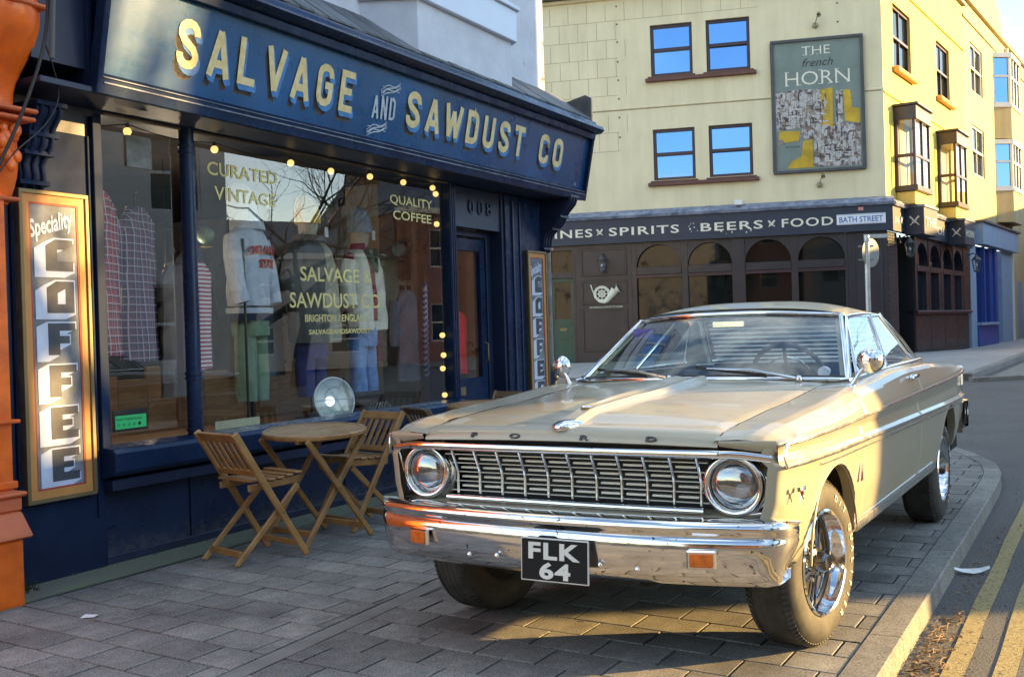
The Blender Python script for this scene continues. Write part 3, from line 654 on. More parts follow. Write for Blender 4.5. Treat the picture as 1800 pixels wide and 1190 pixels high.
# pilasters
sb('pilaster', M['navy_matt'], (-.34, .24, -.02, .25, 0, 2.50)); sb('pilaster_moulding', M['navy_matt'], (.17, .185, -.035, -.018, .3, 2.5), (.20, .26, -.05, -.018, .69, 2.62), bevel=.003)
sb('pilaster', M['navy'], (5.28, 6.30, -.02, .30, 0, 2.66)); sb('pilaster_moulding', M['navy_dark'], (5.40, 5.43, -.04, -.018, 0, 2.6), (5.56, 5.58, -.035, -.018, 0, 2.6), bevel=.003)
# window posts
m_ = MB(); m_.tube([(.97, -.02, .69), (.97, -.02, 2.70)], .048, 14); [m_.tube([(.97, -.02, z), (.97, -.02, z + .02)], .056, 14) for z in (.72, 1.05, 1.08, 2.5, 2.54)]
m_.build('window_post', M['navy'], shop, smooth=.7)
sb('window_post', M['navy'], (4.20, 4.30, -.03, .06, .69, 2.72)); m_ = MB()
for x in (4.215, 4.25, 4.285): m_.tube([(x, -.03, .6), (x, -.03, 2.7)], .012, 8)
m_.build('post_beading', M['navy'], shop, smooth=.7)
sb('window_frame', M['navy_matt'], (.24, .30, -.01, .04, .69, 2.70)); sb('window_head', M['navy_dark'], (.24, 4.30, -.015, .06, 2.645, 2.80)); sb('window_head_bead', pm('worn brown bead', (.12, .095, .07), .6, var=.4), (.30, .92, -.03, -.012, 2.645, 2.66), (1.03, 4.18, -.03, -.012, 2.645, 2.66), bevel=.002)
for a, b in [(.30, .925), (1.018, 4.20)]:
    MB().add([(a, .02, .70), (b, .02, .70), (b, .02, 2.645), (a, .02, 2.645)], [(0, 1, 2, 3)]).build('glass_pane', M['shopglass'], shop)
# boxed-in bulkhead above, soffit
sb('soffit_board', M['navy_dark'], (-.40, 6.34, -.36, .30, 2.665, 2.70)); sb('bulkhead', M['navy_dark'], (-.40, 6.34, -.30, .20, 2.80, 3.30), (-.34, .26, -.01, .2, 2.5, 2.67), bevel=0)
# doorway recess and door (its glass shows a red and white garment inside)
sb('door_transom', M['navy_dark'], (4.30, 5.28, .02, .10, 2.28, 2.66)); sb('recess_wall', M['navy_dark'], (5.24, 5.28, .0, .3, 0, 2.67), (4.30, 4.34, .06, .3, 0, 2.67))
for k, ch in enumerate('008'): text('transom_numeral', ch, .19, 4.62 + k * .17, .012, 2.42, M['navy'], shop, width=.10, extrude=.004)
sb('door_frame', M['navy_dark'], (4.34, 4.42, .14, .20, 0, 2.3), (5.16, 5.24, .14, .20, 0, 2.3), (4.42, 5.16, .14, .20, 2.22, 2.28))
door = sb('door', M['navy'], (4.44, 4.54, .15, .195, 0, 2.2), (5.04, 5.14, .15, .195, 0, 2.2), (4.54, 5.04, .15, .195, 2.08, 2.2), (4.54, 5.04, .15, .195, 0, .86))
MB().add([(4.54, .17, .86), (5.04, .17, .86), (5.04, .17, 2.08), (4.54, .17, 2.08)], [(0, 1, 2, 3)]).build('door_glass', M['shopglass'], door); MB().box(4.58, 4.68, .135, .15, .70, .78).build('letter_plate', M['brass'], door, bevel=.003)
MB().tube([(5.09, .15, 1.0), (5.09, .11, 1.02), (5.09, .11, 1.18), (5.09, .15, 1.20)], .008, 8).build('door_handle', M['brass'], door, smooth=.8)
# interior shell
sb('display_floor', M['floorwood'], (.26, 4.25, .03, 1.9, .56, .62), bevel=0); sb('back_wall', M['darkroom'], (-.3, 6.28, 5.2, 5.3, 0, 3.3), bevel=0); sb('side_wall', M['darkroom'], (-.34, -.28, .25, 5.3, 0, 3.3), (6.22, 6.28, .30, 5.3, 0, 2.66), bevel=0)
sb('shop_floor', M['floorwood'], (-.3, 6.28, .10, 5.3, -.02, .0), bevel=0); sb('ceiling', M['darkroom'], (-.34, 6.28, .06, 5.3, 2.80, 2.86), bevel=0)
# rough boards on the back of the display
for i in range(13):
    sb('backing_board', M['crate'], (.30 + i * .30, .30 + i * .30 + .292, 1.25 + .01 * (i % 3), 1.28 + .01 * (i % 3), .62, 1.02 + .03 * ((i * 7) % 4)), bevel=.003)
# cream chimney breast and wall clocks deeper inside
sb('cream_pillar', pm('cream interior wall', (.40, .36, .28), .8, bump=.1), (4.7, 5.3, 1.1, 1.5, 0, 2.8))
sb('picture_frame', M['black'], (5.02, 5.2, 1.06, 1.09, 1.85, 2.25)); sb('picture_frame', M['black'], (5.02, 5.2, 1.06, 1.09, 1.5, 1.8))
# fascia: leaning panel with moulded frame
FB = (-.35, 2.72); FT = (-.47, 3.33)                     # (y, z) bottom and top
Lf = math.hypot(FT[0] - FB[0], FT[1] - FB[1]); FM = Matrix.Translation((0, FB[0], FB[1])) @ Matrix.Rotation(math.atan2(-(FT[0] - FB[0]), FT[1] - FB[1]), 4, 'X')
m_ = MB(); m_.box(-.02, 6.40, -.0, .03, -.0, Lf, 0); m_.build('fascia_panel', M['sign_blue'], shop, M_=FM)
def fb(name, mat, *boxes, bevel=.005):
    m_ = MB(); [m_.box(*b) for b in boxes]; return m_.build(name, mat, shop, M_=FM, bevel=bevel)
fb('fascia_moulding', M['navy'], (-.06, 6.44, -.045, .03, -.05, .035), (-.06, 6.44, -.03, .0, .035, .055), (-.02, 6.40, -.016, .0, .055, .066), (-.06, 6.44, -.05, .03, Lf - .02, Lf + .04), (-.06, -.02, -.045, .03, .035, Lf), (6.40, 6.44, -.045, .03, .035, Lf))
fb('fascia_beading', M['leadblue'], (-.02, 6.40, -.052, -.044, .01, .018), (-.02, 6.40, -.036, -.029, .042, .047), bevel=0)
sb('fascia_end', M['navy_dark'], (-.06, -.03, -.33, 0, 2.69, 3.32), (6.41, 6.44, -.33, 0, 2.69, 3.32), bevel=0)
# cornice, gutter board and slates above
m_ = MB(); m_.prism([(-.44, 3.36), (-.56, 3.37), (-.60, 3.40), (-.58, 3.44), (-.52, 3.46), (-.50, 3.50), (-.40, 3.52), (-.30, 3.52), (-.30, 3.36)], -.12, 6.50, 'yz'); m_.build('cornice', M['navy'], shop, smooth=.8)
for i in range(44):
    a = -.2 + i * .152; m_ = MB(); m_.prism([(-.46, 3.525), (-.462, 3.540), (-.02, 3.86 + .0), (-.0, 3.85)], 0, .148, 'yz'); m_.build('roof_slate', M['lead'], shop, loc=(a, random.uniform(-.004, .004), random.uniform(-.003, .003)))
m_ = MB(); m_.prism([(-.45, 3.52), (-.02, 3.84), (-.02, 3.50), (-.4, 3.50)], -.25, 6.46, 'yz'); m_.build('slate_bed', M['lead'], shop)
# upturned end cheek
m_ = MB(); m_.prism([(-.47, 3.50), (-.47, 3.76), (-.40, 3.80), (-.05, 3.72), (-.02, 3.5)], 6.46, 6.50, 'yz'); m_.build('end_cheek', M['lead'], shop, bevel=.006)
# upper wall with bay window
sb('upper_wall', M['peel'], (-.6, 6.30, .0, .35, 3.40, 7.2), bevel=0); sb('return_wall', M['peel'], (5.98, 6.30, .35, 6.5, 0, 7.2), bevel=0)
bay = [(2.95, 0), (3.15, -.42), (4.75, -.42), (5.10, 0)]
m_ = MB(); m_.prism(bay, 3.42, 3.98, 'xy'); m_.build('bay_base', M['render_blue'], shop, bevel=.004)
bo = [(2.90, 0), (3.12, -.47), (4.78, -.47), (5.16, 0)]
m_ = MB(); m_.prism(bo, 3.98, 4.27, 'xy'); m_.build('bay_apron', M['upvc'], shop, bevel=.006)
m_ = MB(); m_.prism([(2.86, 0), (3.10, -.50), (4.80, -.50), (5.20, 0)], 4.27, 4.31, 'xy'); m_.build('bay_sill', M['upvc'], shop, bevel=.006)
bw = [(2.96, 0), (3.17, -.40), (4.73, -.40), (5.08, 0)]
for (x0, y0), (x1, y1) in zip(bw, bw[1:]):
    l = math.hypot(x1 - x0, y1 - y0); BM = Matrix.Translation((x0, y0, 4.31)) @ Matrix.Rotation(math.atan2(y1 - y0, x1 - x0), 4, 'Z'); fr = MB()
    n = 3 if l > 1 else 1
    for i in range(n + 1): fr.box(i * l / n - .035, i * l / n + .035, -.03, .03, 0, 1.4)
    fr.box(0, l, -.03, .03, 0, .07); fr.box(0, l, -.03, .03, 1.33, 1.4); f_ = fr.build('window_frame', M['upvc'], shop, M_=BM)
    MB().box(.03, l - .03, .0, .008, .07, 1.33).build('window_pane', M['pubglass_sky'], f_)
m_ = MB(); m_.prism(bo, 5.71, 5.95, 'xy'); m_.build('bay_head', M['upvc'], shop)
# corbels at each end of the fascia
def corbel(x0, x1, mat, zt=2.70, zb=2.16, dep=.30, name='corbel', par=shop):
    m_ = MB(); N = 14; side = []
    for i in range(N + 1):
        t = i / N; z = zt + (zb - zt) * t; d = dep * (.5 + .5 * cos(pi * t)) * (1 - .15 * t) + .035 + .016 * sin(t * 16); side.append((-d, z))
    P = [(0.0, zt)] + side + [(0.0, zb)]; m_.prism(P, x0, x1, 'yz')
    for k in range(3):
        c = x0 + (x1 - x0) * (k + .5) / 3; m_.tube([(c, y - .006, z) for y, z in side], .014, 6)
    for t, w_ in ((.0, .03), (.42, .02), (.62, .016), (.95, .02)):
        i = int(t * N); y, z = side[i]; m_.box(x0 - .012, x1 + .012, y - w_, 0, z - .018, z + .008)
    return m_.build(name, mat, par, bevel=.003, smooth=.7)
corbel(-.30, -.13, M['navy_matt'], 2.60, 2.16, .16); corbel(6.05, 6.24, M['navy_dark'], 2.69, 2.12, .33)

# lettering on the fascia (every letter painted with block shade)
def fascia_word(word, x0, x1, z0, h, extra=None):
    widths = {'W': 1.28, 'T': 1.0}; tot = sum(widths.get(c, 1.0) for c in word); gap = .40; u = (x1 - x0) / (tot + gap * (len(word) - 1)); x = x0
    for ch in word:
        wd = u
        sh = MB()
        for k in range(9):                    # dark drop shade down and to the left
            t = (k + 1) / 9; glyph(sh, ch, x - .014 * t, z0 - .066 * t, h, wd, .26 * u, -.0012, None, 0, .0004)
        sd2 = MB()
        for k in range(7):
            t = (k + 1) / 7; glyph(sd2, ch, x + .024 * t, z0 - .034 * t, h, wd, .26 * u, -.0024 - .0001 * k, None, 0, .0004)
        g_ = MB(); glyph(g_, ch, x, z0, h, wd, .26 * u, -.0065, None, 0, .002)
        o = g_.build('letter', M['gold'], shop, M_=FM, label='painted gold letter %s on the blue fascia' % ch)
        sh.build('letter_shadow', M['shade_dark'], o); sd2.build('letter_side', M['shade_light'], o)
        x += u * (widths.get(ch, 1.0) + gap)
# measured from the photograph: (u at start, u at end, height)
fascia_word('SALVAGE', .51, 2.27, .205, .29); fascia_word('SAWDUST', 2.94, 4.95, .225, .275); fascia_word('CO', 5.27, 5.80, .225, .275)
# AND with scrolls
def shear_m(x, z): return FM @ Matrix.Translation((x, 0, z)) @ Matrix(((1, 0, .25, 0), (0, 1, 0, 0), (.38, 0, 1, 0), (0, 0, 0, 1)))
g_ = MB(); xx = 0
for ch in 'AND': glyph(g_, ch, xx, 0, .17, .072, .020, -.006, None, 0, .002); xx += .098
ad = g_.build('letters_and', M['silver'], shop, M_=shear_m(2.50, .215), label='small silver word AND slanting between the gold words')
for nm, (ox, oz) in {'a': (2.70, .46), 'b': (2.58, .145)}.items():
    m_ = MB()
    for k in range(4):
        P = [(ox + (-.12 + .24 * t + .0) * 1.0, -.007, oz + .045 * sin((t - .5) * pi) + .016 * (k - 1.5) + .026 * sin(t * 2 * pi) * (1 if k % 2 else .6)) for t in [i / 16 for i in range(17)]]
        m_.tube(P, [.002 + .0035 * sin(pi * i / 16) for i in range(17)], 5)
    for s_ in (-1, 1):
        m_.tube([(ox + s_ * .10 + .028 * cos(a) * s_, -.006, oz + s_ * .018 + .026 * sin(a) * s_) for a in [i * .42 for i in range(14)]], .003, 5)
    m_.build('scroll_ornament', M['silver'], shop, M_=FM)
me = text_mesh('14', .055, M['silver'], extrude=.0006); me.transform(Matrix.Translation((6.16, -.001, .085))); o = link('house_number', me, shop); o.matrix_basis = FM

# gilt lettering on the glass
M['gilt'] = pm('gilt window lettering', (.60, .52, .20), .4, .2, var=.2, bump=0)
gk = dict(extrude=.0004)
def wl(t, s, x, z, w_): return text('window_lettering', t, s, x, .0165, z, M['gilt'], shop, width=w_, extrude=.0004, offset=.0015)
wl('CURATED', .125, 1.19, 2.40, .70); wl('VINTAGE', .125, 1.25, 2.24, .62); wl('QUALITY', .105, 3.32, 2.40, .66); wl('COFFEE', .105, 3.36, 2.27, .60)
wl('SALVAGE &', .15, 2.12, 1.72, .90); wl('SAWDUST CO', .16, 1.99, 1.52, 1.14); wl('BRIGHTON / ENGLAND', .075, 2.16, 1.415, .80); wl('SALVAGEANDSAWDUST', .05, 2.2, 1.32, .78)
m_ = MB(); m_.box(.33, .60, .010, .014, .77, .90); lab = m_.build('hygiene_label', M['black'], shop); MB().box(.345, .585, .006, .009, .785, .865).build('label_face', M['greenlabel'], lab)
for i in range(5): MB().tube([(.37 + i * .04, .004, .81), (.37 + i * .04, .005, .81)], .011, 12).build('rating_mark', M['black'] if i == 4 else pm('label mid green', (.02, .35, .10), .5, bump=0), lab)
text('label_text', 'FOOD HYGIENE RATING', .022, .352, .0055, .835, M['black'], lab, width=.2, extrude=.0002)
sb('poster', pm('faded window mount', (.16, .17, .17), .6, var=.4, scale=12, bump=.1), (.50, .70, .008, .012, 2.37, 2.56), bevel=0)
sb('paper_note', pm('aged paper notice', (.55, .50, .30), .7, bump=0), (1.22, 1.66, .045, .05, .70, .755), bevel=0)

# ------------------------------------------------------------------ coffee boards
def coffee_letter(ch, x, z, w_, h, mbw, mbi):
    """blocky octagonal letter with white block shade to the lower left; x,z = lower-left of the face"""
    P = {'C': [(0, 0), (1, 0), (1, .32), (.42, .32), (.42, .68), (.72, .68), (1, .86), (1, 1.0), (.35, 1.0), (0, .8)],
         'O': [(0, 0), (1, 0), (1, 1), (.35, 1), (0, .8)],
         'F': [(0, 0), (.42, 0), (.42, .36), (.78, .36), (.78, .60), (.42, .60), (.42, .76), (1, .76), (1, 1), (0, 1)],
         'E': [(0, 0), (1, 0), (1, .26), (.42, .26), (.42, .40), (.78, .40), (.78, .60), (.42, .60), (.42, .75), (1, .75), (1, 1), (0, 1)]}[ch]
    dx, dz = -.36 * w_, -.15 * h
    for k in range(10):
        t = k / 9; e = .045 * w_; mbw.prism([(x + p[0] * w_ + dx * t + (e if p[0] > .5 else -e), z + p[1] * h + dz * t + (e if p[1] > .5 else -e)) for p in P], -.0030 - .00002 * k, -.0020, 'xz')
    mbi.prism([(x + p[0] * w_, z + p[1] * h) for p in P], -.0045, -.0036, 'xz')
    if ch == 'O': mbw.prism([(x + .38 * w_, z + .28 * h), (x + .66 * w_, z + .28 * h), (x + .66 * w_, z + .76 * h), (x + .38 * w_, z + .62 * h)], -.0060, -.0055, 'xz')
def coffee_board(label, x0, x1, z0, z1, y):
    T = SHM @ Matrix.Translation((x0, y, z0)); b = thing('coffee_sign', label, 'signboard', T, 'tall speciality coffee boards beside the shopfront'); W = x1 - x0; H = z1 - z0
    MB().box(0, W, 0, .03, 0, H).build('backboard', M['board_grey'], b)
    f = MB(); t = .022
    for q in ((0, W, 0, t), (0, W, H - t, H), (0, t, t, H - t), (W - t, W, t, H - t)): f.box(q[0], q[1], -.018, .03, q[2], q[3])
    f.build('outer_frame', M['brass'], b, bevel=.003)
    def ring(name, mat, i0, i1, d):
        m_ = MB()
        for q in ((i0, W - i0, i0, i1), (i0, W - i0, H - i1, H - i0), (i0, i1, i1, H - i1), (W - i1, W - i0, i1, H - i1)): m_.box(q[0], q[1], -d, 0, q[2], q[3])
        return m_.build(name, mat, b)
    ring('orange_border', M['board_orange'], t, t + .045, .006); ring('red_border', M['board_red'], t + .045, t + .056, .004)
    iw = W - 2 * (t + .056); cell = (H - .315) / 6.0
    lh = cell * .76
    for i, ch in enumerate('COFFEE'):
        mw, mi = MB(), MB(); z = H - .255 - (i + 1) * cell + cell * .20; coffee_letter(ch, t + .056 + iw * .30, z, iw * .60, lh, mw, mi)
        o = mw.build('letter', M['board_white'], b); mi.build('letter_face', M['board_ink'], o)
    me = text_mesh('Speciality', .13, M['board_white'], extrude=.0006, shear=.35, offset=.0035); xs_ = [v.co.x for v in me.vertices]; k = iw * 1.0 / (max(xs_) - min(xs_)); me.transform(Matrix.Diagonal((k, 1, 1, 1)))
    o = link('script_lettering', me, b); o.matrix_basis = Matrix.Translation((t + .05, -.003, H - .26)) @ Matrix.Rotation(-.26, 4, 'Y')
    return b
coffee_board('tall white lettered coffee board nearest the orange plinth', -.325, .135, .44, 2.15, -.052)
coffee_board('tall white lettered coffee board right of the shop door', 5.66, 6.09, .50, 2.12, -.052)

# ------------------------------------------------------------------ festoon lamps (each a lamp of one string)
fest = thing('festoon_lights', 'string of warm round bulbs hung across the top of the display window', 'string lights', SHM)
pts = [(.31, 2.54), (.55, 2.59), (1.30, 2.58), (2.09, 2.585), (2.57, 2.58), (3.09, 2.595), (3.58, 2.60), (4.05, 2.60), (4.10, 2.55), (4.10, 2.28)]
w_ = []
for (a, b) in zip(pts, pts[1:]):
    for i in range(8): t = i / 8; w_.append((a[0] + (b[0] - a[0]) * t, .05, a[1] + (b[1] - a[1]) * t + .045 - .03 * sin(pi * t) * (1 if b[0] - a[0] > .3 else 0)))
MB().tube(w_, .004, 5).build('cable', M['wire'], fest)
bulb_me = MB().ball((0, 0, 0), .026, 8).mesh('bulb', M['bulb'], smooth=1); cap_me = MB().tube([(0, 0, .02), (0, 0, .05)], .012, 8).mesh('lamp_holder', M['wire'])
allb = pts + [(.30, 1.05), (.31, .735), (4.14, 1.28), (4.15, 1.10), (4.15, .74), (4.13, .98)]
for i, (x, z) in enumerate(allb):
    o = link('bulb', bulb_me, fest, (x, .05, z)); link('lamp_holder', cap_me, o)
MB().tube([(4.14, .05, 2.3), (4.15, .05, 1.5), (4.14, .05, .7)], .004, 5).build('cable', M['wire'], fest); MB().tube([(.305, .05, 2.5), (.30, .05, 1.5), (.305, .05, .7)], .004, 5).build('cable', M['wire'], fest)
for x, y, z, lb in ((.88, .9, 1.98, 'bare filament bulb hanging inside behind the plaid shirts'), (2.35, 1.6, 1.86, 'bare filament bulb hanging inside left of the grey hoodie')):
    t = thing('pendant_lamp', lb, 'lamp', SHM @ Tz(x, y, z)); pd = bpy.data.lights.new('lamp_light', 'POINT'); pd.energy = 4; pd.color = (1, .80, .55); pd.shadow_soft_size = .05; po = bpy.data.objects.new('lamp_light', pd); COL.objects.link(po); po.parent = t; po.location = (0, -.06, 0); MB().ball((0, 0, 0), .03, 8, (1, 1, 1.2)).build('bulb', M['bulb_small'], t, smooth=1); MB().tube([(0, 0, .03), (0, 0, 2.8 - z)], .003, 5).build('flex', M['wire'], t); MB().tube([(0, 0, .03), (0, 0, .08)], .015, 8).build('lamp_holder', M['brass'], t)

# ------------------------------------------------------------------ display: dressed dummies
def ring_body(rings, n=20):
    """rings: (z, cx, cy, rx, ry) -> closed lofted surface"""
    m_ = MB(); rows = []
    for (z, cx_, cy_, rx, ry) in rings: rows.append([(cx_ + rx * cos(2 * pi * j / n), cy_ + ry * sin(2 * pi * j / n), z) for j in range(n)])
    m_.grid(rows, closed=True); m_.f.append(tuple(range(n))[::-1]); m_.m.append(0); m_.f.append(tuple(range((len(rows) - 1) * n, len(rows) * n))); m_.m.append(0); return m_
def jitter(me, amt, seed, fr=9):
    from mathutils import noise
    for v in me.vertices:
        n = noise.noise_vector(v.co * fr + Vector((seed, seed, 0))); v.co += n * amt
def subd(m_, name, mat, par, lv=1, amt=.0, seed=0, loc=None):
    me = m_.mesh(name, mat, smooth=1.2); bm = bmesh.new(); bm.from_mesh(me); bmesh.ops.subdivide_edges(bm, edges=bm.edges[:], cuts=lv, use_grid_fill=True, smooth=.25)
    for _ in range(3): bmesh.ops.smooth_vert(bm, verts=bm.verts[:], factor=.5, use_axis_x=True, use_axis_y=True, use_axis_z=True)
    if len(bm.verts) < 2500: bmesh.ops.subdivide_edges(bm, edges=bm.edges[:], cuts=1, use_grid_fill=True)
    bm.to_mesh(me); bm.free()
    for p in me.polygons: p.use_smooth = True
    if amt:
        from mathutils import noise
        for v in me.vertices:                          # hanging folds: fine across, long down the drop
            q = Vector((v.co.x * 16 + seed, v.co.y * 16, v.co.z * 4.5)); r0 = Vector((v.co.x, v.co.y, 0)); r0 = r0.normalized() if r0.length > 1e-4 else r0
            v.co += r0 * (noise.noise(q) * 1.3 + (1 - abs(noise.noise(q * .6 + Vector((5, 5, 0))))) ** 5 * .5) * amt + noise.noise_vector(v.co * 6 + Vector((seed, 0, 0))) * amt * .5
    return link(name, me, par, loc)
def torso(par, mat, zs, wsh, name, seed=1, depth=.13, ln=None):
    # zs: hem, chest, shoulder, neck heights
    h, c_, s_, n_ = zs
    r = ring_body([(h, 0, 0, wsh * .82, depth * 1.1), (h + .06, 0, 0, wsh * .86, depth * 1.15), ((h + c_) / 2, 0, 0, wsh * .84, depth * 1.12), (c_, 0, 0, wsh * .90, depth * 1.1), (s_ - .05, 0, 0, wsh * .98, depth * .95), (s_, 0, 0, wsh * .86, depth * .75), (s_ + .035, 0, 0, wsh * .5, depth * .6), (n_, 0, 0, .07, .07)])
    return subd(r, name, mat, par, 1, .014, seed)
def sleeve(par, mat, s, pts, r0, r1, name='sleeve', seed=3):
    m_ = MB(); n = len(pts); m_.tube(pts, [r0 + (r1 - r0) * i / (n - 1) for i in range(n)], 12); return subd(m_, name, mat, par, 1, .010, seed)
def trousers(par, mat, top, bot, w_, seed=5, name='trousers', spread=.02):
    m_ = ring_body([(top, 0, 0, w_, .12), (top - .12, 0, 0, w_ * 1.06, .13), (top - .22, 0, 0, w_ * 1.08, .13)]); 
    for s in (-1, 1): m_.tube([(s * w_ * .5, 0, top - .15), (s * (w_ * .52 + spread), 0, (top + bot) / 2), (s * (w_ * .55 + spread), -.01, bot)], [w_ * .56, w_ * .50, w_ * .48], 14)
    return subd(m_, name, mat, par, 1, .012, seed)
def dummy(x, y, label, rz=0, grp='dressed dummies in the display window'):
    return thing('mannequin', label, 'mannequin', SHM @ Tz(x, y, .62, rz), grp)
def card(par, x, z, y=-.12): MB().box(x - .028, x + .028, y - .003, y, z, z + .085).build('price_tag', M['white'], par)
# hooded sweatshirt dummy
d = dummy(2.22, .60, 'headless dummy in a pale blue grey hooded sweatshirt and green trousers', .25)
gm = cloth('grey marl fleece', (.52, .58, .66), .10, 20)
torso(d, gm, (.92, 1.30, 1.50, 1.60), .245, 'sweatshirt', 1)
for s in (-1, 1): sleeve(d, gm, s, [(s * .19, 0, 1.485), (s * .265, -.01, 1.30), (s * .285, -.05, 1.06), (s * .27, -.09, .92)], .078, .058, seed=s + 3)
hood = ring_body([(1.50, 0, 0, .14, .13), (1.58, 0, 0, .13, .13), (1.68, .0, .02, .115, .13), (1.78, -.01, .04, .10, .12), (1.86, -.02, .05, .055, .07), (1.89, -.02, .05, .012, .02)]); subd(hood, 'hood', gm, d, 1, .008, 4)
subd(ring_body([(1.56, .02, -.085, .06, .05), (1.66, .03, -.095, .065, .05), (1.76, .02, -.07, .05, .05)]), 'hood_opening', M['black'], d, 1)
subd(ring_body([(.86, 0, 0, .235, .15), (.93, 0, 0, .245, .16)]), 'waistband', gm, d, 1, .006)
for k, tx in enumerate(('OKLAHOMA', 'STATE')):
    me = text_mesh(tx, .075, pm('orange red print', (.42, .05, .03), .7, bump=0), extrude=.003, offset=.003); w0 = max(v.co.x for v in me.vertices); me.transform(Matrix.Translation((-w0 / 2, 0, 0)) @ Matrix.Diagonal((1, 1, 1.15, 1)))
    for v in me.vertices: v.co.y += -.158 + v.co.x ** 2 * 1.2; v.co.z += -.35 * v.co.x ** 2
    link('chest_print', me, d, (.02, .0, 1.33 - k * .105))
trousers(d, cloth('sage twill', (.17, .26, .17)), .90, .12, .150, 6); subd(ring_body([(.80, 0, 0, .22, .14), (.90, 0, 0, .23, .15)]), 'shirt_tail', cloth('navy cotton', (.012, .02, .06)), d, 1, .006)
MB().tube([(0, 0, 0), (0, 0, .3)], .02, 8).lathe([(.0, .0), (.16, .0), (.15, .015), (.02, .03)], 20).build('stand', M['black'], d, smooth=.7); card(d, .05, 1.68, -.16)
# khaki coat dummy with yellow beanie
d = dummy(3.10, .72, 'dummy in a mustard yellow beanie and long drab two tone overcoat', .1)
dk = cloth('dark grey wool', (.10, .105, .10)); kh = cloth('stone canvas', (.40, .37, .28))
torso(d, dk, (.62, 1.25, 1.44, 1.56), .265, 'coat', 2, .14); subd(ring_body([(.58, .13, -.03, .19, .15), (.8, .13, -.03, .18, .15), (1.2, .12, -.03, .17, .14), (1.42, .12, -.02, .13, .11), (1.52, .07, 0, .05, .06)]), 'coat_front', kh, d, 1, .014, 8)
for s in (-1, 1): sleeve(d, dk if s < 0 else kh, s, [(s * .20, 0, 1.43), (s * .29, 0, 1.18), (s * .30, -.05, .90)], .085, .066, seed=9 + s)
subd(ring_body([(1.50, 0, 0, .06, .06), (1.60, 0, -.01, .075, .09), (1.72, 0, -.01, .08, .09)]), 'head', M['skin_dummy'], d, 1)
subd(ring_body([(1.62, 0, -.01, .10, .11), (1.70, 0, -.01, .105, .115), (1.78, 0, 0, .09, .10), (1.86, -.02, .02, .05, .06), (1.885, -.02, .02, .012, .012)]), 'beanie', cloth('mustard knit', (.75, .48, .03), .3, 30), d, 1, .008, 3)
subd(ring_body([(1.47, 0, -.02, .17, .12), (1.55, 0, -.02, .13, .10)]), 'collar', cloth('fur trim', (.16, .13, .11), .5, 40), d, 1, .02, 3)
trousers(d, cloth('indigo denim', (.025, .04, .16)), .70, .12, .145, 7); MB().tube([(0, 0, 0), (0, 0, .3)], .02, 8).lathe([(.0, .0), (.16, .0), (.15, .015), (.02, .03)], 20).build('stand', M['black'], d, smooth=.7); card(d, .06, 1.52, -.15)
# cream jacket dummy, blue beanie
d = dummy(3.76, .66, 'dummy in a pale blue beanie and cream jacket over light jeans', .1)
cm_ = cloth('cream wool', (.70, .67, .56)); rd_ = cloth('crimson knit', (.26, .02, .03))
torso(d, rd_, (.80, 1.22, 1.40, 1.52), .23, 'jumper', 5, .125); 
for s in (-1, 1): subd(ring_body([(.68, s * .12, -.05, .12, .12), (.9, s * .115, -.05, .115, .12), (1.2, s * .115, -.05, .11, .11), (1.38, s * .11, -.03, .10, .09), (1.46, s * .07, 0, .05, .06)]), 'jacket_front', cm_, d, 1, .012, 8 + s)
for s in (-1, 1): sleeve(d, cm_ if s < 0 else rd_, s, [(s * .18, 0, 1.39), (s * .255, 0, 1.14), (s * .265, -.06, .88)], .075, .058, seed=12 + s)
subd(ring_body([(1.45, 0, 0, .06, .06), (1.55, 0, -.01, .075, .09), (1.68, 0, -.01, .08, .09)]), 'head', M['skin_dummy'], d, 1)
subd(ring_body([(1.58, 0, -.01, .095, .11), (1.66, 0, -.01, .10, .115), (1.76, 0, 0, .085, .095), (1.82, 0, 0, .045, .05), (1.84, 0, 0, .01, .01)]), 'beanie', cloth('pale blue knit', (.28, .38, .52), .2, 30), d, 1, .005, 3)
MB().tube([(-.08, -.12, 1.45), (0, -.17, 1.25), (.08, -.12, 1.45)], .018, 8).build('scarf', cloth('green silk', (.02, .10, .05)), d, smooth=1)
trousers(d, cloth('washed denim', (.16, .30, .58), .35), .78, .10, .145, 8); MB().tube([(0, 0, 0), (0, 0, .3)], .02, 8).lathe([(.0, .0), (.16, .0), (.15, .015), (.02, .03)], 20).build('stand', M['black'], d, smooth=.7); card(d, .03, 1.53, -.13)

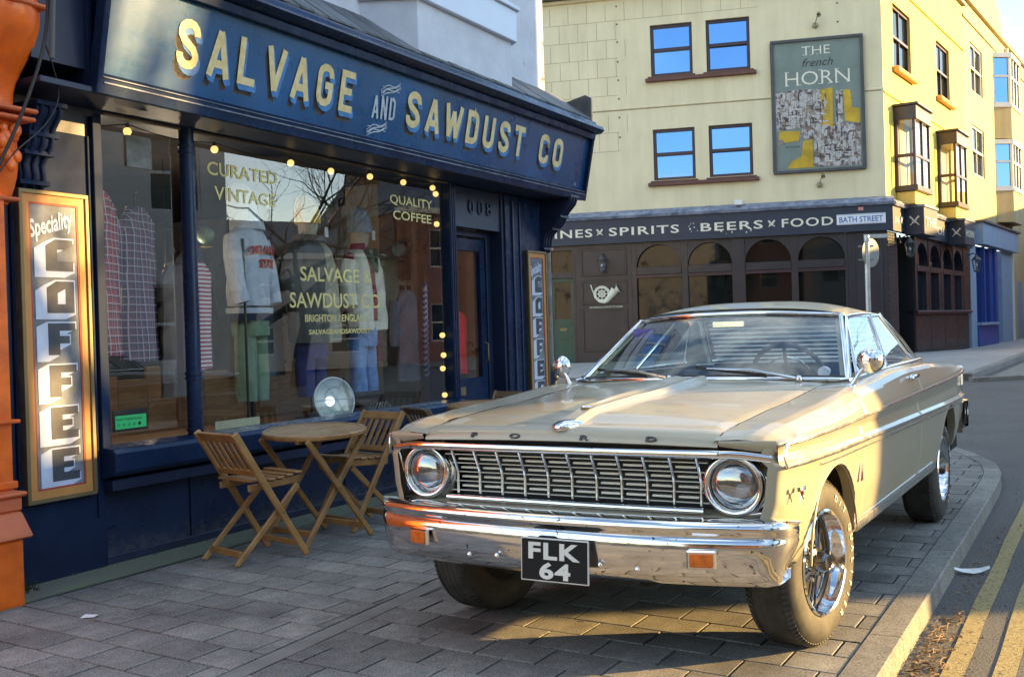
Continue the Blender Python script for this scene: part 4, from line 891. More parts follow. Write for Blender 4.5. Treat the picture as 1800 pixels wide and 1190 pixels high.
# plaid shirts, trousers and other hanging stock
def plaid(name, a, b, c):
    m, nt, bs = _new(name); t = nt.nodes.new('ShaderNodeTexCoord'); sp = nt.nodes.new('ShaderNodeSeparateXYZ'); nt.links.new(t.outputs['Object'], sp.inputs[0])
    def band(out_, k, thr):
        mu = nt.nodes.new('ShaderNodeMath'); mu.operation = 'MULTIPLY'; mu.inputs[1].default_value = k; nt.links.new(out_, mu.inputs[0])
        fr = nt.nodes.new('ShaderNodeMath'); fr.operation = 'FRACT'; nt.links.new(mu.outputs[0], fr.inputs[0]); gt = nt.nodes.new('ShaderNodeMath'); gt.operation = 'GREATER_THAN'; gt.inputs[1].default_value = thr; nt.links.new(fr.outputs[0], gt.inputs[0]); return gt.outputs[0]
    m1 = nt.nodes.new('ShaderNodeMixRGB'); m1.inputs[1].default_value = (*a, 1); m1.inputs[2].default_value = (*b, 1); nt.links.new(band(sp.outputs['X'], 22, .5), m1.inputs[0])
    m2 = nt.nodes.new('ShaderNodeMixRGB'); m2.inputs[2].default_value = (*b, 1); ad_ = nt.nodes.new('ShaderNodeMath'); ad_.operation = 'MULTIPLY'; ad_.inputs[1].default_value = .6; nt.links.new(band(sp.outputs['Z'], 20, .5), ad_.inputs[0]); nt.links.new(ad_.outputs[0], m2.inputs[0]); nt.links.new(m1.outputs[0], m2.inputs[1])
    m3 = nt.nodes.new('ShaderNodeMixRGB'); m3.inputs[2].default_value = (*c, 1); mx_ = nt.nodes.new('ShaderNodeMath'); mx_.operation = 'MAXIMUM'; nt.links.new(band(sp.outputs['X'], 22, .88), mx_.inputs[0]); nt.links.new(band(sp.outputs['Z'], 20, .88), mx_.inputs[1]); nt.links.new(mx_.outputs[0], m3.inputs[0]); nt.links.new(m2.outputs[0], m3.inputs[1])
    nt.links.new(m3.outputs[0], bs.inputs['Base Color']); bs.inputs['Roughness'].default_value = .9; return m
def hung(name, label, cat, x, y, z0, z1, w_, mat, rz=0, d_=.05, grp=None, rail=2.55, sl=True):
    t = thing(name, label, cat, SHM @ Tz(x, y, 0, rz), grp)
    n = 22; rows = []
    for i in range(12):
        tt = i / 11; z = z1 + (z0 - z1) * tt; ww = w_ * (.35 + .65 * min(1, tt * 9) ** .5); rows.append([(ww * cos(2 * pi * j / n) * (1 + .05 * sin(5 * tt + j)), d_ * sin(2 * pi * j / n) * (1 + .7 * tt) + .012 * sin(j * 2.1 + tt * 3), z) for j in range(n)])
    m_ = MB().grid(rows, closed=True); me = m_.mesh('body', mat, smooth=1.2); jitter(me, .012, x * 3); link('garment_body', me, t)
    if sl:
        for s in (-1, 1): sleeve(t, mat, s, [(s * w_ * .92, .035, z1 - .06), (s * w_ * 1.14, .04, z1 - .3), (s * w_ * 1.16, .03, z1 - .60)], .048, .042, seed=x)
    MB().tube([(0, 0, z1), (0, 0, z1 + .07), (.02, 0, z1 + .10), (0, 0, z1 + .12)], .004, 5).build('hanger_hook', M['chrome'], t); return t
pr = plaid('red plaid flannel', (.46, .05, .05), (.09, .03, .08), (.66, .50, .46)); pb = plaid('navy plaid flannel', (.16, .05, .10), (.03, .03, .09), (.45, .36, .38))
hung('plaid_shirt', 'red plaid flannel shirt hanging at the far left of the window', 'shirt', .52, .30, 1.22, 2.24, .21, pr, .35)
hung('plaid_shirt', 'navy and maroon plaid shirt hanging behind the red plaid one', 'shirt', .98, .46, 1.18, 2.20, .20, pb, .35)
hung('grey_trousers', 'taupe trousers hanging on clips beside the round window post', 'trousers', 1.26, .42, .92, 1.82, .14, cloth('taupe wool', (.17, .13, .12), .12), .2, .04, sl=False)
def stripes(name, a, b, k, ax='Z', ang=0):
    m, nt, bs = _new(name); t = nt.nodes.new('ShaderNodeTexCoord'); mp = nt.nodes.new('ShaderNodeMapping'); mp.inputs['Rotation'].default_value = (0, ang, 0); nt.links.new(t.outputs['Object'], mp.inputs['Vector']); sp = nt.nodes.new('ShaderNodeSeparateXYZ'); nt.links.new(mp.outputs[0], sp.inputs[0]); mu = nt.nodes.new('ShaderNodeMath'); mu.operation = 'MULTIPLY'; mu.inputs[1].default_value = k; nt.links.new(sp.outputs[ax], mu.inputs[0]); fr = nt.nodes.new('ShaderNodeMath'); fr.operation = 'FRACT'; nt.links.new(mu.outputs[0], fr.inputs[0]); gt = nt.nodes.new('ShaderNodeMath'); gt.operation = 'GREATER_THAN'; gt.inputs[1].default_value = .5; nt.links.new(fr.outputs[0], gt.inputs[0]); x = nt.nodes.new('ShaderNodeMixRGB'); x.inputs[1].default_value = (*a, 1); x.inputs[2].default_value = (*b, 1); nt.links.new(gt.outputs[0], x.inputs[0]); nt.links.new(x.outputs[0], bs.inputs['Base Color']); bs.inputs['Roughness'].default_value = .9; return m
hung('striped_top', 'red and white striped top hanging just right of the round post', 'top', 1.46, .40, 1.10, 1.85, .13, stripes('red white stripe', (.62, .58, .56), (.36, .05, .07), 34), .1, .03, sl=False)
hung('dark_jacket', 'dark grey jacket hanging left of the hooded sweatshirt', 'jacket', 1.84, .80, 1.15, 1.98, .20, cloth('charcoal wool', (.05, .055, .07)), .1)
hung('grey_coat', 'plain slate grey coat on a hanger behind the hooded sweatshirt', 'coat', 2.86, 1.0, .98, 2.05, .24, cloth('slate wool', (.09, .11, .13)), .1)
hung('crimson_cardigan', 'crimson cardigan hanging right of the cream jacket dummy', 'cardigan', 4.25, .90, 1.05, 1.95, .20, cloth('crimson wool', (.24, .015, .03)), .1)
hung('grey_jumper', 'long grey jumper with blue lettering hanging near the right end', 'jumper', 4.55, .70, .85, 1.72, .17, cloth('mid grey jersey', (.20, .22, .26)), .1)
hung('football_scarf', 'red white and blue scarf hanging against the cream wall', 'scarf', 4.78, .62, .88, 1.80, .06, stripes('blue white diagonal', (.55, .60, .68), (.06, .12, .34), 26, 'Z', .8), .1, .02, sl=False)
hung('red_flag', 'scarlet cloth hanging inside the shop door glass', 'flag', 4.84, .30, .90, 1.50, .17, cloth('scarlet cloth', (.60, .02, .03)), .1, .02, sl=False)
# clothes rail
rl = thing('clothes_rail', 'black steel clothes rail standing behind the display', 'rail', SHM @ Tz(0, 0, 0)); MB().tube([(.4, .85, 2.12), (1.9, .85, 2.12)], .012, 8).tube([(2.0, .45, .62), (2.0, .45, 2.05)], .010, 8).tube([(.42, .85, .62), (.42, .85, 2.12)], .012, 8).tube([(1.9, .85, .62), (1.9, .85, 2.12)], .012, 8).build('tube_frame', M['black'], rl)
# globes on a back shelf
for x, y, z, c_, lb in ((2.45, 1.25, 2.16, (.20, .30, .24), 'small green globe on the high shelf behind the hoodie'), (4.88, .98, 2.15, (.15, .36, .48), 'turquoise globe in front of the cream wall')):
    t = thing('globe', lb, 'globe', SHM @ Tz(x, y, z)); MB().ball((0, 0, .0), .075, 12).build('ball', pm('globe print', c_, .4, var=.4, scale=12, bump=0), t, smooth=1); MB().lathe([(0, -.10), (.05, -.10), (.01, -.085), (.01, -.07)], 12).build('foot', M['brass'], t)
# industrial floodlight on the display floor
fl = thing('floodlight', 'round caged metal floodlight glowing on the display floor', 'lamp', SHM @ Tz(2.72, .22, .62 + .17) @ Matrix.Rotation(R(-22), 4, 'Z') @ Matrix.Rotation(R(80), 4, 'X'))
MB().lathe([(.03, -.16), (.09, -.13), (.15, -.05), (.175, .02), (.18, .03), (.172, .035), (.145, -.03), (.085, -.11), (.0, -.13)], 32).build('shade', pm('pale enamel', (.45, .52, .52), .35, .2, bump=.05), fl, smooth=.9)
MB().ball((0, 0, -.04), .040, 10).build('bulb', emit('daylight bulb', (.85, .95, 1.0), .45), fl, smooth=1)
MB().lathe([(.165, .036), (.167, .038), (0, .060)], 32).build('lens', M['glass_clear'], fl, smooth=1)
m_ = MB()
for k in range(3):
    a = k * pi / 3; m_.tube([(.178 * cos(a) * t, .178 * sin(a) * t, .035 + .035 * (1 - t * t)) for t in [-1, -.6, -.2, .2, .6, 1]], .003, 5)
m_.tube([(.10 * cos(a), .10 * sin(a), .062) for a in [i * pi / 10 for i in range(20)]], .003, 5, closed=True); m_.tube([(.18 * cos(a), .18 * sin(a), .033) for a in [i * pi / 16 for i in range(32)]], .007, 6, closed=True); m_.build('wire_cage', M['galv'], fl, smooth=1)
# folded denim, magazines and a sewing machine shape on the display floor
t = thing('folded_jeans', 'folded pale blue jeans lying along the window bottom', 'jeans', SHM @ Tz(2.1, .16, .62)); me = box(-.30, .42, -.10, .09, 0, .05).mesh('folded_cloth', cloth('pale denim', (.22, .32, .46), .3), bevel=.02, smooth=1); link('folded_cloth', me, t)
t = thing('magazine_pile', 'pile of magazines lying at the right end of the display', 'magazines', SHM @ Tz(4.0, .2, .62))
for i in range(5): MB().box(-.14, .14, -.1, .1, i * .008, i * .008 + .007).build('magazine', pm('magazine %d' % i, [(.5, .5, .5), (.4, .1, .08), (.2, .3, .4), (.5, .45, .3), (.6, .6, .6)][i], .4, bump=0), t, M_=Tz(0, 0, 0, .1 * (i % 3 - 1)))
t = thing('office_machine', 'dark old keyed office machine on the display floor right of the floodlight', 'machine', SHM @ Tz(3.45, .36, .62, -.2))
MB().prism([(-.15, 0), (.15, 0), (.15, .15), (.02, .15), (-.06, .07), (-.15, .04)], -.17, .17, 'yz').build('case', M['black'], t, bevel=.01, smooth=.7); MB().tube([(-.21, .08, .17), (.21, .08, .17)], .025, 12).build('platen', M['rubber'], t, smooth=.8)
for r__ in range(4):
    for c__ in range(9): MB().tube([(-.14 + c__ * .034, -.12 + r__ * .028, .05 + r__ * .014), (-.14 + c__ * .034, -.12 + r__ * .028, .062 + r__ * .014)], .009, 8).build('key', M['alu'], t)

# ================================================================== ORANGE NEIGHBOUR
onb = thing('orange_pilaster', 'bright orange moulded pilaster with stepped plinth and scrolled bracket left of the shop', 'pilaster', SHM)
MB().box(-1.15, -.47, -.15, .25, .52, 2.10).build('shaft', M['orange'], onb, bevel=.01)
MB().box(-1.15, -.455, -.165, .25, .56, .60).box(-1.15, -.44, -.18, .25, .9, .92).build('shaft_bead', M['orange'], onb, bevel=.006)
MB().box(-1.3, -.56, -.33, .25, -.05, .33).build('plinth_base', M['orange'], onb, bevel=.012)
m_ = MB(); m_.prism([(.25, .33), (-.35, .33), (-.35, .345), (-.27, .455), (.25, .455)], -1.3, -.52, 'yz'); m_.build('plinth_slope', M['orange2'], onb, bevel=.008)
MB().box(-1.3, -.50, -.25, .25, .455, .53).box(-1.3, -.48, -.27, .25, .53, .555).build('plinth_cap', M['orange2'], onb, bevel=.01)
def bracket():
    prof = []
    for i in range(34):
        z = 2.05 + i * .045; t = (z - 2.05) / 1.5
        d = .12 + .36 * t ** .9 + .05 * sin((z - 2.05) * 8.5) * (1 if z > 2.4 else .4)
        prof.append((d, z))
    m_ = MB(); n = 15; rows = []
    for d, z in prof:
        row = [(-.40 + .0, .2, z)]
        for j in range(n):
            s = j / (n - 1); flute = .018 * abs(sin(s * pi * 3.5)) ** .7 if 2.3 < z < 3.5 else 0
            x = -.40 - .70 * s; y = -(d + flute) + (.05 * (1 - min(1, s * 6)) ** 2)
            row.append((x + (.02 * sin((z - 2) * 8.5) if j == 0 else 0), y, z))
        rows.append(row)
    m_.grid(rows); return m_
bk = bracket().build('bracket', M['orange'], onb, smooth=.9)
m_ = MB()
for z, w_ in ((2.46, .31), (2.50, .33), (3.02, .44), (2.06, .17)): m_.box(-1.15, -.385, -w_, .2, z, z + .022)
m_.build('bracket_band', M['orange2'], onb, bevel=.008, kind='stuff')
rng = random.Random(4); m_ = MB()                       # carved leaf lump under the bracket
for i in range(26): m_.ball((-.47 - rng.random() * .25, -.25 - rng.random() * .03, 2.22 + rng.random() * .20), rng.uniform(.018, .038), 5, (1, .6, 1.2))
m_.build('carved_leaves', M['orange'], onb, smooth=1.2)
MB().box(-1.15, -.30, -.62, .2, 3.6, 3.75).box(-1.15, -.4, -.2, .2, 3.75, 4.8).build('upper_wall', M['orange'], onb)
MB().box(-2.2, -1.15, .02, .5, -.05, 5).build('side_wall', M['orange'], onb)
cb = thing('hanging_cable', 'thick black cable hanging in front of the orange bracket', 'cable', SHM)
def catm(P, n=8):
    o = []
    for i in range(len(P) - 1):
        p0, p1, p2, p3 = [Vector(P[max(0, min(len(P) - 1, i + k))]) for k in (-1, 0, 1, 2)]
        for s in range(n):
            t = s / n; o.append(.5 * ((2 * p1) + (p2 - p0) * t + (2 * p0 - 5 * p1 + 4 * p2 - p3) * t * t + (-p0 + 3 * p1 - 3 * p2 + p3) * t ** 3))
    o.append(Vector(P[-1])); return o
MB().tube(catm([(-.53, -.60, 3.5), (-.53, -.60, 3.05), (-.56, -.58, 2.75), (-.66, -.52, 2.40), (-.78, -.46, 2.1)]), .009, 7).build('cable_core', M['wire'], cb, smooth=1)
MB().tube(catm([(-.50, -.62, 3.2), (-.52, -.62, 3.0), (-.53, -.61, 2.72)]), .014, 7).build('frayed_wrap', M['steelgrey'], cb, smooth=1)
MB().tube(catm([(-.40, -.40, 2.86), (-.30, -.34, 2.76), (-.24, -.30, 2.62), (-.34, -.32, 2.46), (-.56, -.36, 2.28), (-.66, -.36, 2.16)]), .0045, 6).build('thin_wire', M['wire'], cb, smooth=1)
sb('wall_end_board', M['navy_dark'], (-.50, -.34, .0, .25, 0, 3.3))

# ================================================================== PUB
PF = Matrix.Translation((PC.x, PC.y, 0)) @ Matrix.Rotation(-math.atan2(.23853, .97113), 4, 'Z')
PS = Matrix.Translation((PC.x, PC.y, 0)) @ Matrix.Rotation(math.atan2(.83389, .55194), 4, 'Z')
pub = thing('pub_building', 'three storey cream and yellow corner pub with aubergine ground floor', 'pub', PF)
SL = PF.inverted() @ PS
def pf(name, mat, *boxes, bevel=0, par=pub, **k):
    if name in SINGLE and len(boxes) > 1: return [pf(name, mat, b, bevel=bevel, par=par, **k) for b in boxes][-1]
    m_ = MB(); [m_.box(*b) for b in boxes]; return m_.build(name, mat, par, bevel=bevel, **k)
def ps(name, mat, *boxes, bevel=0, par=None, **k):
    if name in SINGLE and len(boxes) > 1: return [ps(name, mat, b, bevel=bevel, par=par, **k) for b in boxes][-1]
    m_ = MB(); [m_.box(*b) for b in boxes]
    if par is None: return m_.build(name, mat, pub, M_=SL, bevel=bevel, **k)
    return m_.build(name, mat, par, bevel=bevel, **k)
def holed(name, mat, x0, x1, z0, z1, holes, d=.30, M_=None, par=pub):
    """wall with window openings: built of butted blocks with reveals"""
    xs_ = sorted({x0, x1} | {h[0] for h in holes} | {h[1] for h in holes}); zs_ = sorted({z0, z1} | {h[2] for h in holes} | {h[3] for h in holes}); m_ = MB()
    def hole(i, k):
        cx_, cz_ = (xs_[i] + xs_[i + 1]) / 2, (zs_[k] + zs_[k + 1]) / 2; return any(h[0] < cx_ < h[1] and h[2] < cz_ < h[3] for h in holes)
    for i in range(len(xs_) - 1):
        for k in range(len(zs_) - 1):
            if hole(i, k): continue
            a, b, c, e = xs_[i], xs_[i + 1], zs_[k], zs_[k + 1]; m_.add([(a, 0, c), (b, 0, c), (b, 0, e), (a, 0, e)], [(0, 1, 2, 3)])
    for h in holes:
        a, b, c, e = h; v = [(a, 0, c), (b, 0, c), (b, 0, e), (a, 0, e), (a, d, c), (b, d, c), (b, d, e), (a, d, e)]
        m_.add(v, [(0, 1, 5, 4), (1, 2, 6, 5), (2, 3, 7, 6), (3, 0, 4, 7)])
    m_.add([(x0, d, z0), (x1, d, z0), (x1, d, z1), (x0, d, z1)], [(0, 1, 2, 3)]) if not holes else None
    m_.add([(x0, 0, z1), (x1, 0, z1), (x1, .4, z1), (x0, .4, z1)], [(0, 1, 2, 3)])
    return m_.build(name, mat, par, M_=M_)
fw_ = [(-5.52, -4.48, 7.56, 8.84), (-4.14, -3.08, 7.56, 8.84), (-5.52, -4.48, 4.95, 6.23), (-4.14, -3.08, 4.95, 6.23)]
more = [(-9.4, -8.4, 7.56, 8.84), (-9.4, -8.4, 4.95, 6.23)]
holed('front_wall', M['pubwall'], -16, -.003, 4.0, 9.66, fw_ + more)
def sash(par, M_, x0, x1, z0, z1, mid, fm, gm, t=.075, cols=1, y=.08, lower_in=True):
    f = MB()
    for b in ((x0, x0 + t, z0, z1), (x1 - t, x1, z0, z1), (x0 + t, x1 - t, z0, z0 + t), (x0 + t, x1 - t, z1 - t, z1)): f.box(b[0], b[1], y, y + .10, b[2], b[3])
    if mid: f.box(x0 + t, x1 - t, y - .015, y + .09, mid - t * .55, mid + t * .55)
    for c in range(1, cols): xc = x0 + (x1 - x0) * c / cols; f.box(xc - .022, xc + .022, y + .01, y + .08, z0 + t, z1 - t)
    fo = f.build('window_frame', fm, par, M_=M_, bevel=.006); zz = [z0 + t, mid, z1 - t] if mid else [z0 + t, z1 - t]
    for i, (a, b) in enumerate(zip(zz, zz[1:])):
        ti = random.uniform(-.008, .008); m_ = MB(); yy = y + (.055 if i == 0 else .04)
        m_.add([(x0 + t, yy, a), (x1 - t, yy + ti * .4, a), (x1 - t, yy + ti, b), (x0 + t, yy + ti, b)], [(0, 1, 2, 3)]); m_.build('window_pane', gm, fo)
    return fo
for i, (a, b, c, e) in enumerate(fw_ + more): sash(pub, None, a, b, c, e, c + .66 + (0 if i % 2 else .0), M['maroon'], M['pubglass_sky'])
for z in (7.41, 4.80):
    pf('window_sill', M['sillbrown'], (-5.66, -2.94, -.13, .0, z, z + .085), (-5.60, -4.42, -.10, .0, z + .085, z + .13), (-4.22, -3.0, -.10, .0, z + .085, z + .13), bevel=.01)
pf('string_groove', M['groove'], (-16, -.05, -.004, .0, 6.765, 6.785)); pf('string_band', M['pubwall'], (-16, .02, -.025, -.0, 6.79, 6.84), bevel=.006)
pf('eaves', M['steelgrey'], (-16, .05, -.28, .1, 9.66, 9.80)); pf('eaves_fillet', M['pubwall'], (-16, .04, -.10, -.001, 9.58, 9.66), bevel=.01)
g_ = MB(); rng = random.Random(2)                        # joint lines of the block render, patchy as on the wall
for r__ in range(8):
    z = 5.75 + r__ * .47
    if abs(z - 6.8) < .12: continue
    g_.box(-8.9, -6.35 + (.0 if z < 9 else 3.5), -.0035, .001, z, z + .010)
    for c__ in range(6 if z < 9 else 12):
        if z < 9.3: g_.box(-8.8 + c__ * .48 + (.24 if r__ % 2 else 0), -8.79 + c__ * .48 + (.24 if r__ % 2 else 0), -.0035, .001, z + .011, z + .459)
g_.build('render_joints', M['groove'], pub, kind='stuff')
tie = MB().tube([(0, -.012, 0), (0, 0, 0)], .022, 8).mesh('wall_tie_plate', M['steelgrey'])
for x in (-6.35, -1.0):
    for z in (6.1, 6.6, 7.07, 7.54, 8.0, 8.5, 8.95, 9.4): link('wall_tie_plate', tie, pub, (x, 0, z))
# side wall (sunlit yellow)
ws_ = [(1.05, 2.85, 7.55, 9.12), (5.80, 7.55, 7.60, 9.18)]
holed('side_wall', M['pubyellow'], .003, 9.6, 4.0, 11.0, ws_, .3, SL)
for (a, b, c, e) in ws_:
    sash(pub, SL, a, b, c, e, (c + e) / 2, M['winwhite'] if 0 else M['maroon'], M['pubglass'], .07, 2, .06); ps('window_sill', pm('ochre sill', (.50, .27, .08), .7), (a - .12, b + .12, -.16, 0, c - .16, c - .02), bevel=.03)
ps('string_band', M['pubyellow'], (.0, 9.6, -.05, -.001, 9.58, 9.66), (0, 9.6, -.04, -.001, 6.72, 6.78), bevel=.01)
ps('parapet_coping', M['steelgrey'], (0, 9.7, -.12, .4, 11.0, 11.1))
def oriel(u0, u1, z0, z1, wd=.50):
    o = ps('oriel_head', M['aubergine'], (u0 - .04, u1 + .04, -wd - .04, -.002, z1 - .34, z1), (u0 - .10, u1 + .10, -wd - .10, -.002, z1, z1 + .06), bevel=.01)
    ps('oriel_sill', M['aubergine'], (u0 - .04, u1 + .04, -wd - .04, -.002, z0, z0 + .14), bevel=.01)
    f = MB(); zt, zb = z1 - .34, z0 + .14
    for x, y in ((u0, -wd), (u1 - .07, -wd), (u0, -.08), (u1 - .07, -.08), ((u0 + u1) / 2 - .035, -wd)): f.box(x, x + .07, y, y + .07, zb, zt)
    zm = zb + (zt - zb) * .46; f.box(u0, u1, -wd + .005, -wd + .06, zm - .04, zm + .04); f.box(u0 + .005, u0 + .06, -wd + .07, -.08, zm - .041, zm + .041); f.box(u1 - .06, u1 - .005, -wd + .07, -.08, zm - .041, zm + .041)
    f.build('oriel_frame', M['maroon'], o, bevel=.005)
    for z_a, z_b in ((zb, zm - .04), (zm + .04, zt)):
        for P in ([(u0 + .03, -wd + .07), (u0 + .03, -.08)], [(u0 + .07, -wd + .03), ((u0 + u1) / 2 - .035, -wd + .03)], [((u0 + u1) / 2 + .035, -wd + .03), (u1 - .07, -wd + .03)], [(u1 - .03, -wd + .07), (u1 - .03, -.08)]):
            MB().add([(P[0][0], P[0][1], z_a), (P[1][0], P[1][1], z_a), (P[1][0], P[1][1], z_b), (P[0][0], P[0][1], z_b)], [(0, 1, 2, 3)]).build('window_pane', M['glass_clear'], o)
    MB().box(u0 + .1, u1 - .1, -.02, -.01, zb, zt).build('curtain', pm('pale curtain', (.45, .43, .38), .9, bump=.2, bscale=6, stretch=(12, 1, 1)), o)
    ps('oriel_base', M['pubyellow'], (u0 + .02, u1 - .02, -wd + .04, -.002, z0 - .32, z0), bevel=.02)
oriel(.90, 2.45, 4.42, 6.50); oriel(5.62, 7.10, 4.40, 6.50)
# cornice and fascia
m_ = MB(); m_.prism([(0, 4.02), (-.22, 4.03), (-.26, 4.10), (-.20, 4.17), (0, 4.25)], -16, .16, 'yz'); m_.build('lead_cornice', M['leadblue'], pub, bevel=.006)
m_ = MB(); m_.prism([(0, 4.0), (-.20, 4.01), (-.24, 4.08), (-.18, 4.15), (0, 4.22)], -.0, 9.7, 'yz'); m_.build('lead_cornice', M['leadblue'], pub, M_=SL, bevel=.006)
pf('fascia_board', M['pub_navy'], (-16, .12, -.16, .0, 3.42, 4.03)); ps('fascia_board', M['pub_navy'], (.02, 9.6, -.14, .0, 3.42, 4.01))
for a, b in ((1.15, 2.62), (6.05, 7.40)):
    ps('sign_box', M['pub_navy'], (a, b, -.60, -.14, 3.36, 4.03), bevel=.01); ps('sign_box_lead', M['leadblue'], (a - .03, b + .03, -.63, -.14, 4.03, 4.10), bevel=.01)
def ptx(t, x0, w_, z, h, M_=None, mat='ivory', y=-.168, off=.004):
    me = text_mesh(t, h * 1.39, M[mat], extrude=.003, offset=off, spacing=1.15); xs_ = [v.co.x for v in me.vertices]; k = w_ / (max(xs_) - min(xs_)); me.transform(Matrix.Diagonal((k, 1, 1, 1)) @ Matrix.Translation((-min(xs_), 0, 0)))
    me.transform(Matrix.Translation((x0, y, z))); return link('fascia_lettering', me, pub) if M_ is None else link('fascia_lettering', me, pub, M_=M_)
ptx('WINES', -8.62, 1.52, 3.61, .205); ptx('SPIRITS', -6.68, 1.76, 3.61, .205); ptx('BEERS', -4.39, 1.50, 3.61, .205); ptx('FOOD', -2.44, 1.20, 3.61, .205)
def cross_horns(x, z, M_, y, s=.075):
    m_ = MB()
    for q in (-1, 1):
        m_.tube([(x - q * s, y, z - s), (x, y, z), (x + q * s, y, z + s)], [.010, .015, .028], 6); m_.tube([(x + q * .02 + .035 * cos(a), y, z - .01 + .035 * sin(a)) for a in [i * .7 for i in range(9)]], .009, 5)
    m_.build('crossed_horn_emblem', M['ivory'], pub, M_=M_)
for x in (-6.91, -2.68): cross_horns(x, 3.71, None, -.172)
rng = random.Random(8); m_ = MB()                      # torn sticker residue before BEERS
for i in range(16):
    x = -4.70 + rng.random() * (.32 if i < 9 else 1.6); z = (3.60 + rng.random() * .22) if i < 9 else 3.50 + rng.random() * .1; a = rng.uniform(.01, .035); m_.add([(x, -.166, z), (x + a, -.166, z + .01), (x + a * .7, -.166, z + a * 1.6), (x - .008, -.166, z + a)], [(0, 1, 2, 3)])
m_.build('sticker_residue', M['white'], pub)
ptx('14', .22, .30, 3.60, .17, SL, y=-.148); cross_horns(.78, 3.7, SL, -.15); ptx('THE', 1.25, 1.2, 3.58, .22, SL, y=-.61); ptx('FRENCH', 3.2, 2.3, 3.60, .20, SL, y=-.148); ptx('HORN', 6.15, 1.1, 3.58, .20, SL, y=-.61)
for a in (1.15, 6.05):
    LT = SL @ Matrix.Translation((a - .002, -.37, 3.70)) @ Matrix.Rotation(-pi / 2, 4, 'Z'); cross_horns(0, 0, LT, -.004, .11)
# street name plate
pl_ = pf('street_name_plate', M['white'], (-1.16, -.04, -.185, -.165, 3.59, 3.84), bevel=.006)
pf('plate_border', pm('street plate blue edge', (.10, .22, .50), .4, bump=0), (-1.145, -.055, -.187, -.186, 3.602, 3.612), (-1.145, -.055, -.187, -.186, 3.818, 3.828), par=pl_)
text('plate_text', 'BATH STREET', .19, -1.10, -.187, 3.645, pm('street plate blue', (.05, .13, .40), .4, bump=0), pl_, width=1.0, extrude=.001, offset=.003)
pf('plate_tag', pm('pink tag', (.55, .22, .20), .5, bump=0), (-.66, -.54, -.175, -.165, 3.92, 4.0)); pf('alarm_box', M['white'], (-3.55, -3.35, -.30, -.15, 4.20, 4.32), bevel=.01)
# ground floor, front
pf('ground_wall', M['aubergine'], (-16, -8.3, -.02, .3, .2, 3.42), (-7.60, -6.15, -.02, .3, .2, 3.42), (-.92, .0, -.02, .3, .2, 3.42), (-6.15, -.92, -.02, .3, .2, 1.28))
# arched glazing: four lights, each an arched head over a tall pane
lights = [(-6.02, -4.90), (-4.74, -3.66), (-3.34, -2.24), (-2.08, -.98)]
m_ = MB(); zs0, zsp, ztp = 2.72, 2.80, 3.35
for a, b in lights:
    c = (a + b) / 2; hw = (b - a) / 2; n = 14; arc = [(c - hw * cos(pi * i / n), zsp + (ztp - zsp) * sin(pi * i / n)) for i in range(n + 1)]
    for i in range(n): (xa, za), (xb, zb) = arc[i], arc[i + 1]; m_.add([(xa, -.03, za), (xb, -.03, zb), (xb, -.03, 3.42), (xa, -.03, 3.42)], [(0, 1, 2, 3)]); m_.add([(xa, -.03, za), (xb, -.03, zb), (xb, .10, zb), (xa, .10, za)], [(0, 1, 2, 3)])
m_.build('arch_spandrel', M['aubergine'], pub)
pf('mullion', M['aubergine'], (-6.15, -6.02, -.04, .2, 1.28, 3.42), (-4.90, -4.74, -.04, .2, 1.28, 3.42), (-3.66, -3.34, -.06, .2, 1.28, 3.42), (-2.24, -2.08, -.04, .2, 1.28, 3.42), (-.98, -.92, -.04, .2, 1.28, 3.42), bevel=.008)
for a, b in lights:
    pf('transom', M['aubergine'], (a, b, -.05, .15, 2.60, 2.80), bevel=.01); pf('transom_bead', M['maroon'], (a, b, -.02, .1, 2.52, 2.60)); pf('arch_pane', M['pubglass'], (a - .05, b + .05, .12, .125, 2.70, 3.42)); pf('window_pane', M['pubglass'], (a - .05, b + .05, .12, .125, 1.2, 2.60))
pf('window_sill', M['aubergine'], (-6.15, -.92, -.14, .1, 1.20, 1.28), bevel=.01)
for x0, x1, z0, z1 in ((-7.45, -6.28, 2.62, 3.32), (-7.45, -6.28, 1.90, 2.50), (-7.45, -6.28, .7, 1.80), (-.80, -.12, .7, 3.3)):
    m_ = MB()
    for q in ((x0, x1, z0, z0 + .05), (x0, x1, z1 - .05, z1), (x0, x0 + .05, z0 + .05, z1 - .05), (x1 - .05, x1, z0 + .05, z1 - .05)): m_.box(q[0], q[1], -.045, -.02, q[2], q[3])
    m_.build('panel_moulding', M['aubergine'], pub, bevel=.008)
# french horn plaque in relief
m_ = MB(); ox, oz = -6.92, 2.16
for rr in (.20, .165, .08): m_.tube([(ox + rr * cos(a), -.055, oz + rr * .95 * sin(a)) for a in [i * pi / 14 for i in range(28)]], .018, 6, closed=True)
for a in range(0, 360, 45): m_.tube([(ox, -.05, oz), (ox + .17 * cos(R(a)), -.05, oz + .17 * sin(R(a)))], .012, 5)
m_.tube([(ox - .16, -.06, oz - .08), (ox - .24, -.06, oz + .10), (ox - .28, -.06, oz + .24)], .016, 6); m_.tube(catm([(ox - .10, -.06, oz - .18), (ox + .08, -.06, oz - .20), (ox + .22, -.06, oz - .06), (ox + .34, -.06, oz + .09)]), [.02 + .004 * i for i in range(25)], 8)
m_.lathe([(.03, 0), (.05, .06), (.085, .12), (.14, .15)], 14, Matrix.Translation((ox + .30, -.06, oz + .05)) @ Matrix.Rotation(R(62), 4, 'Y'))
m_.build('horn_emblem', M['ivory'], pub, smooth=1)
text('small_notice', 'NO PARKING IN FRONT OF DOORS', .07, -7.25, -.03, 1.80, M['ivory'], pub, width=.85, extrude=.002)
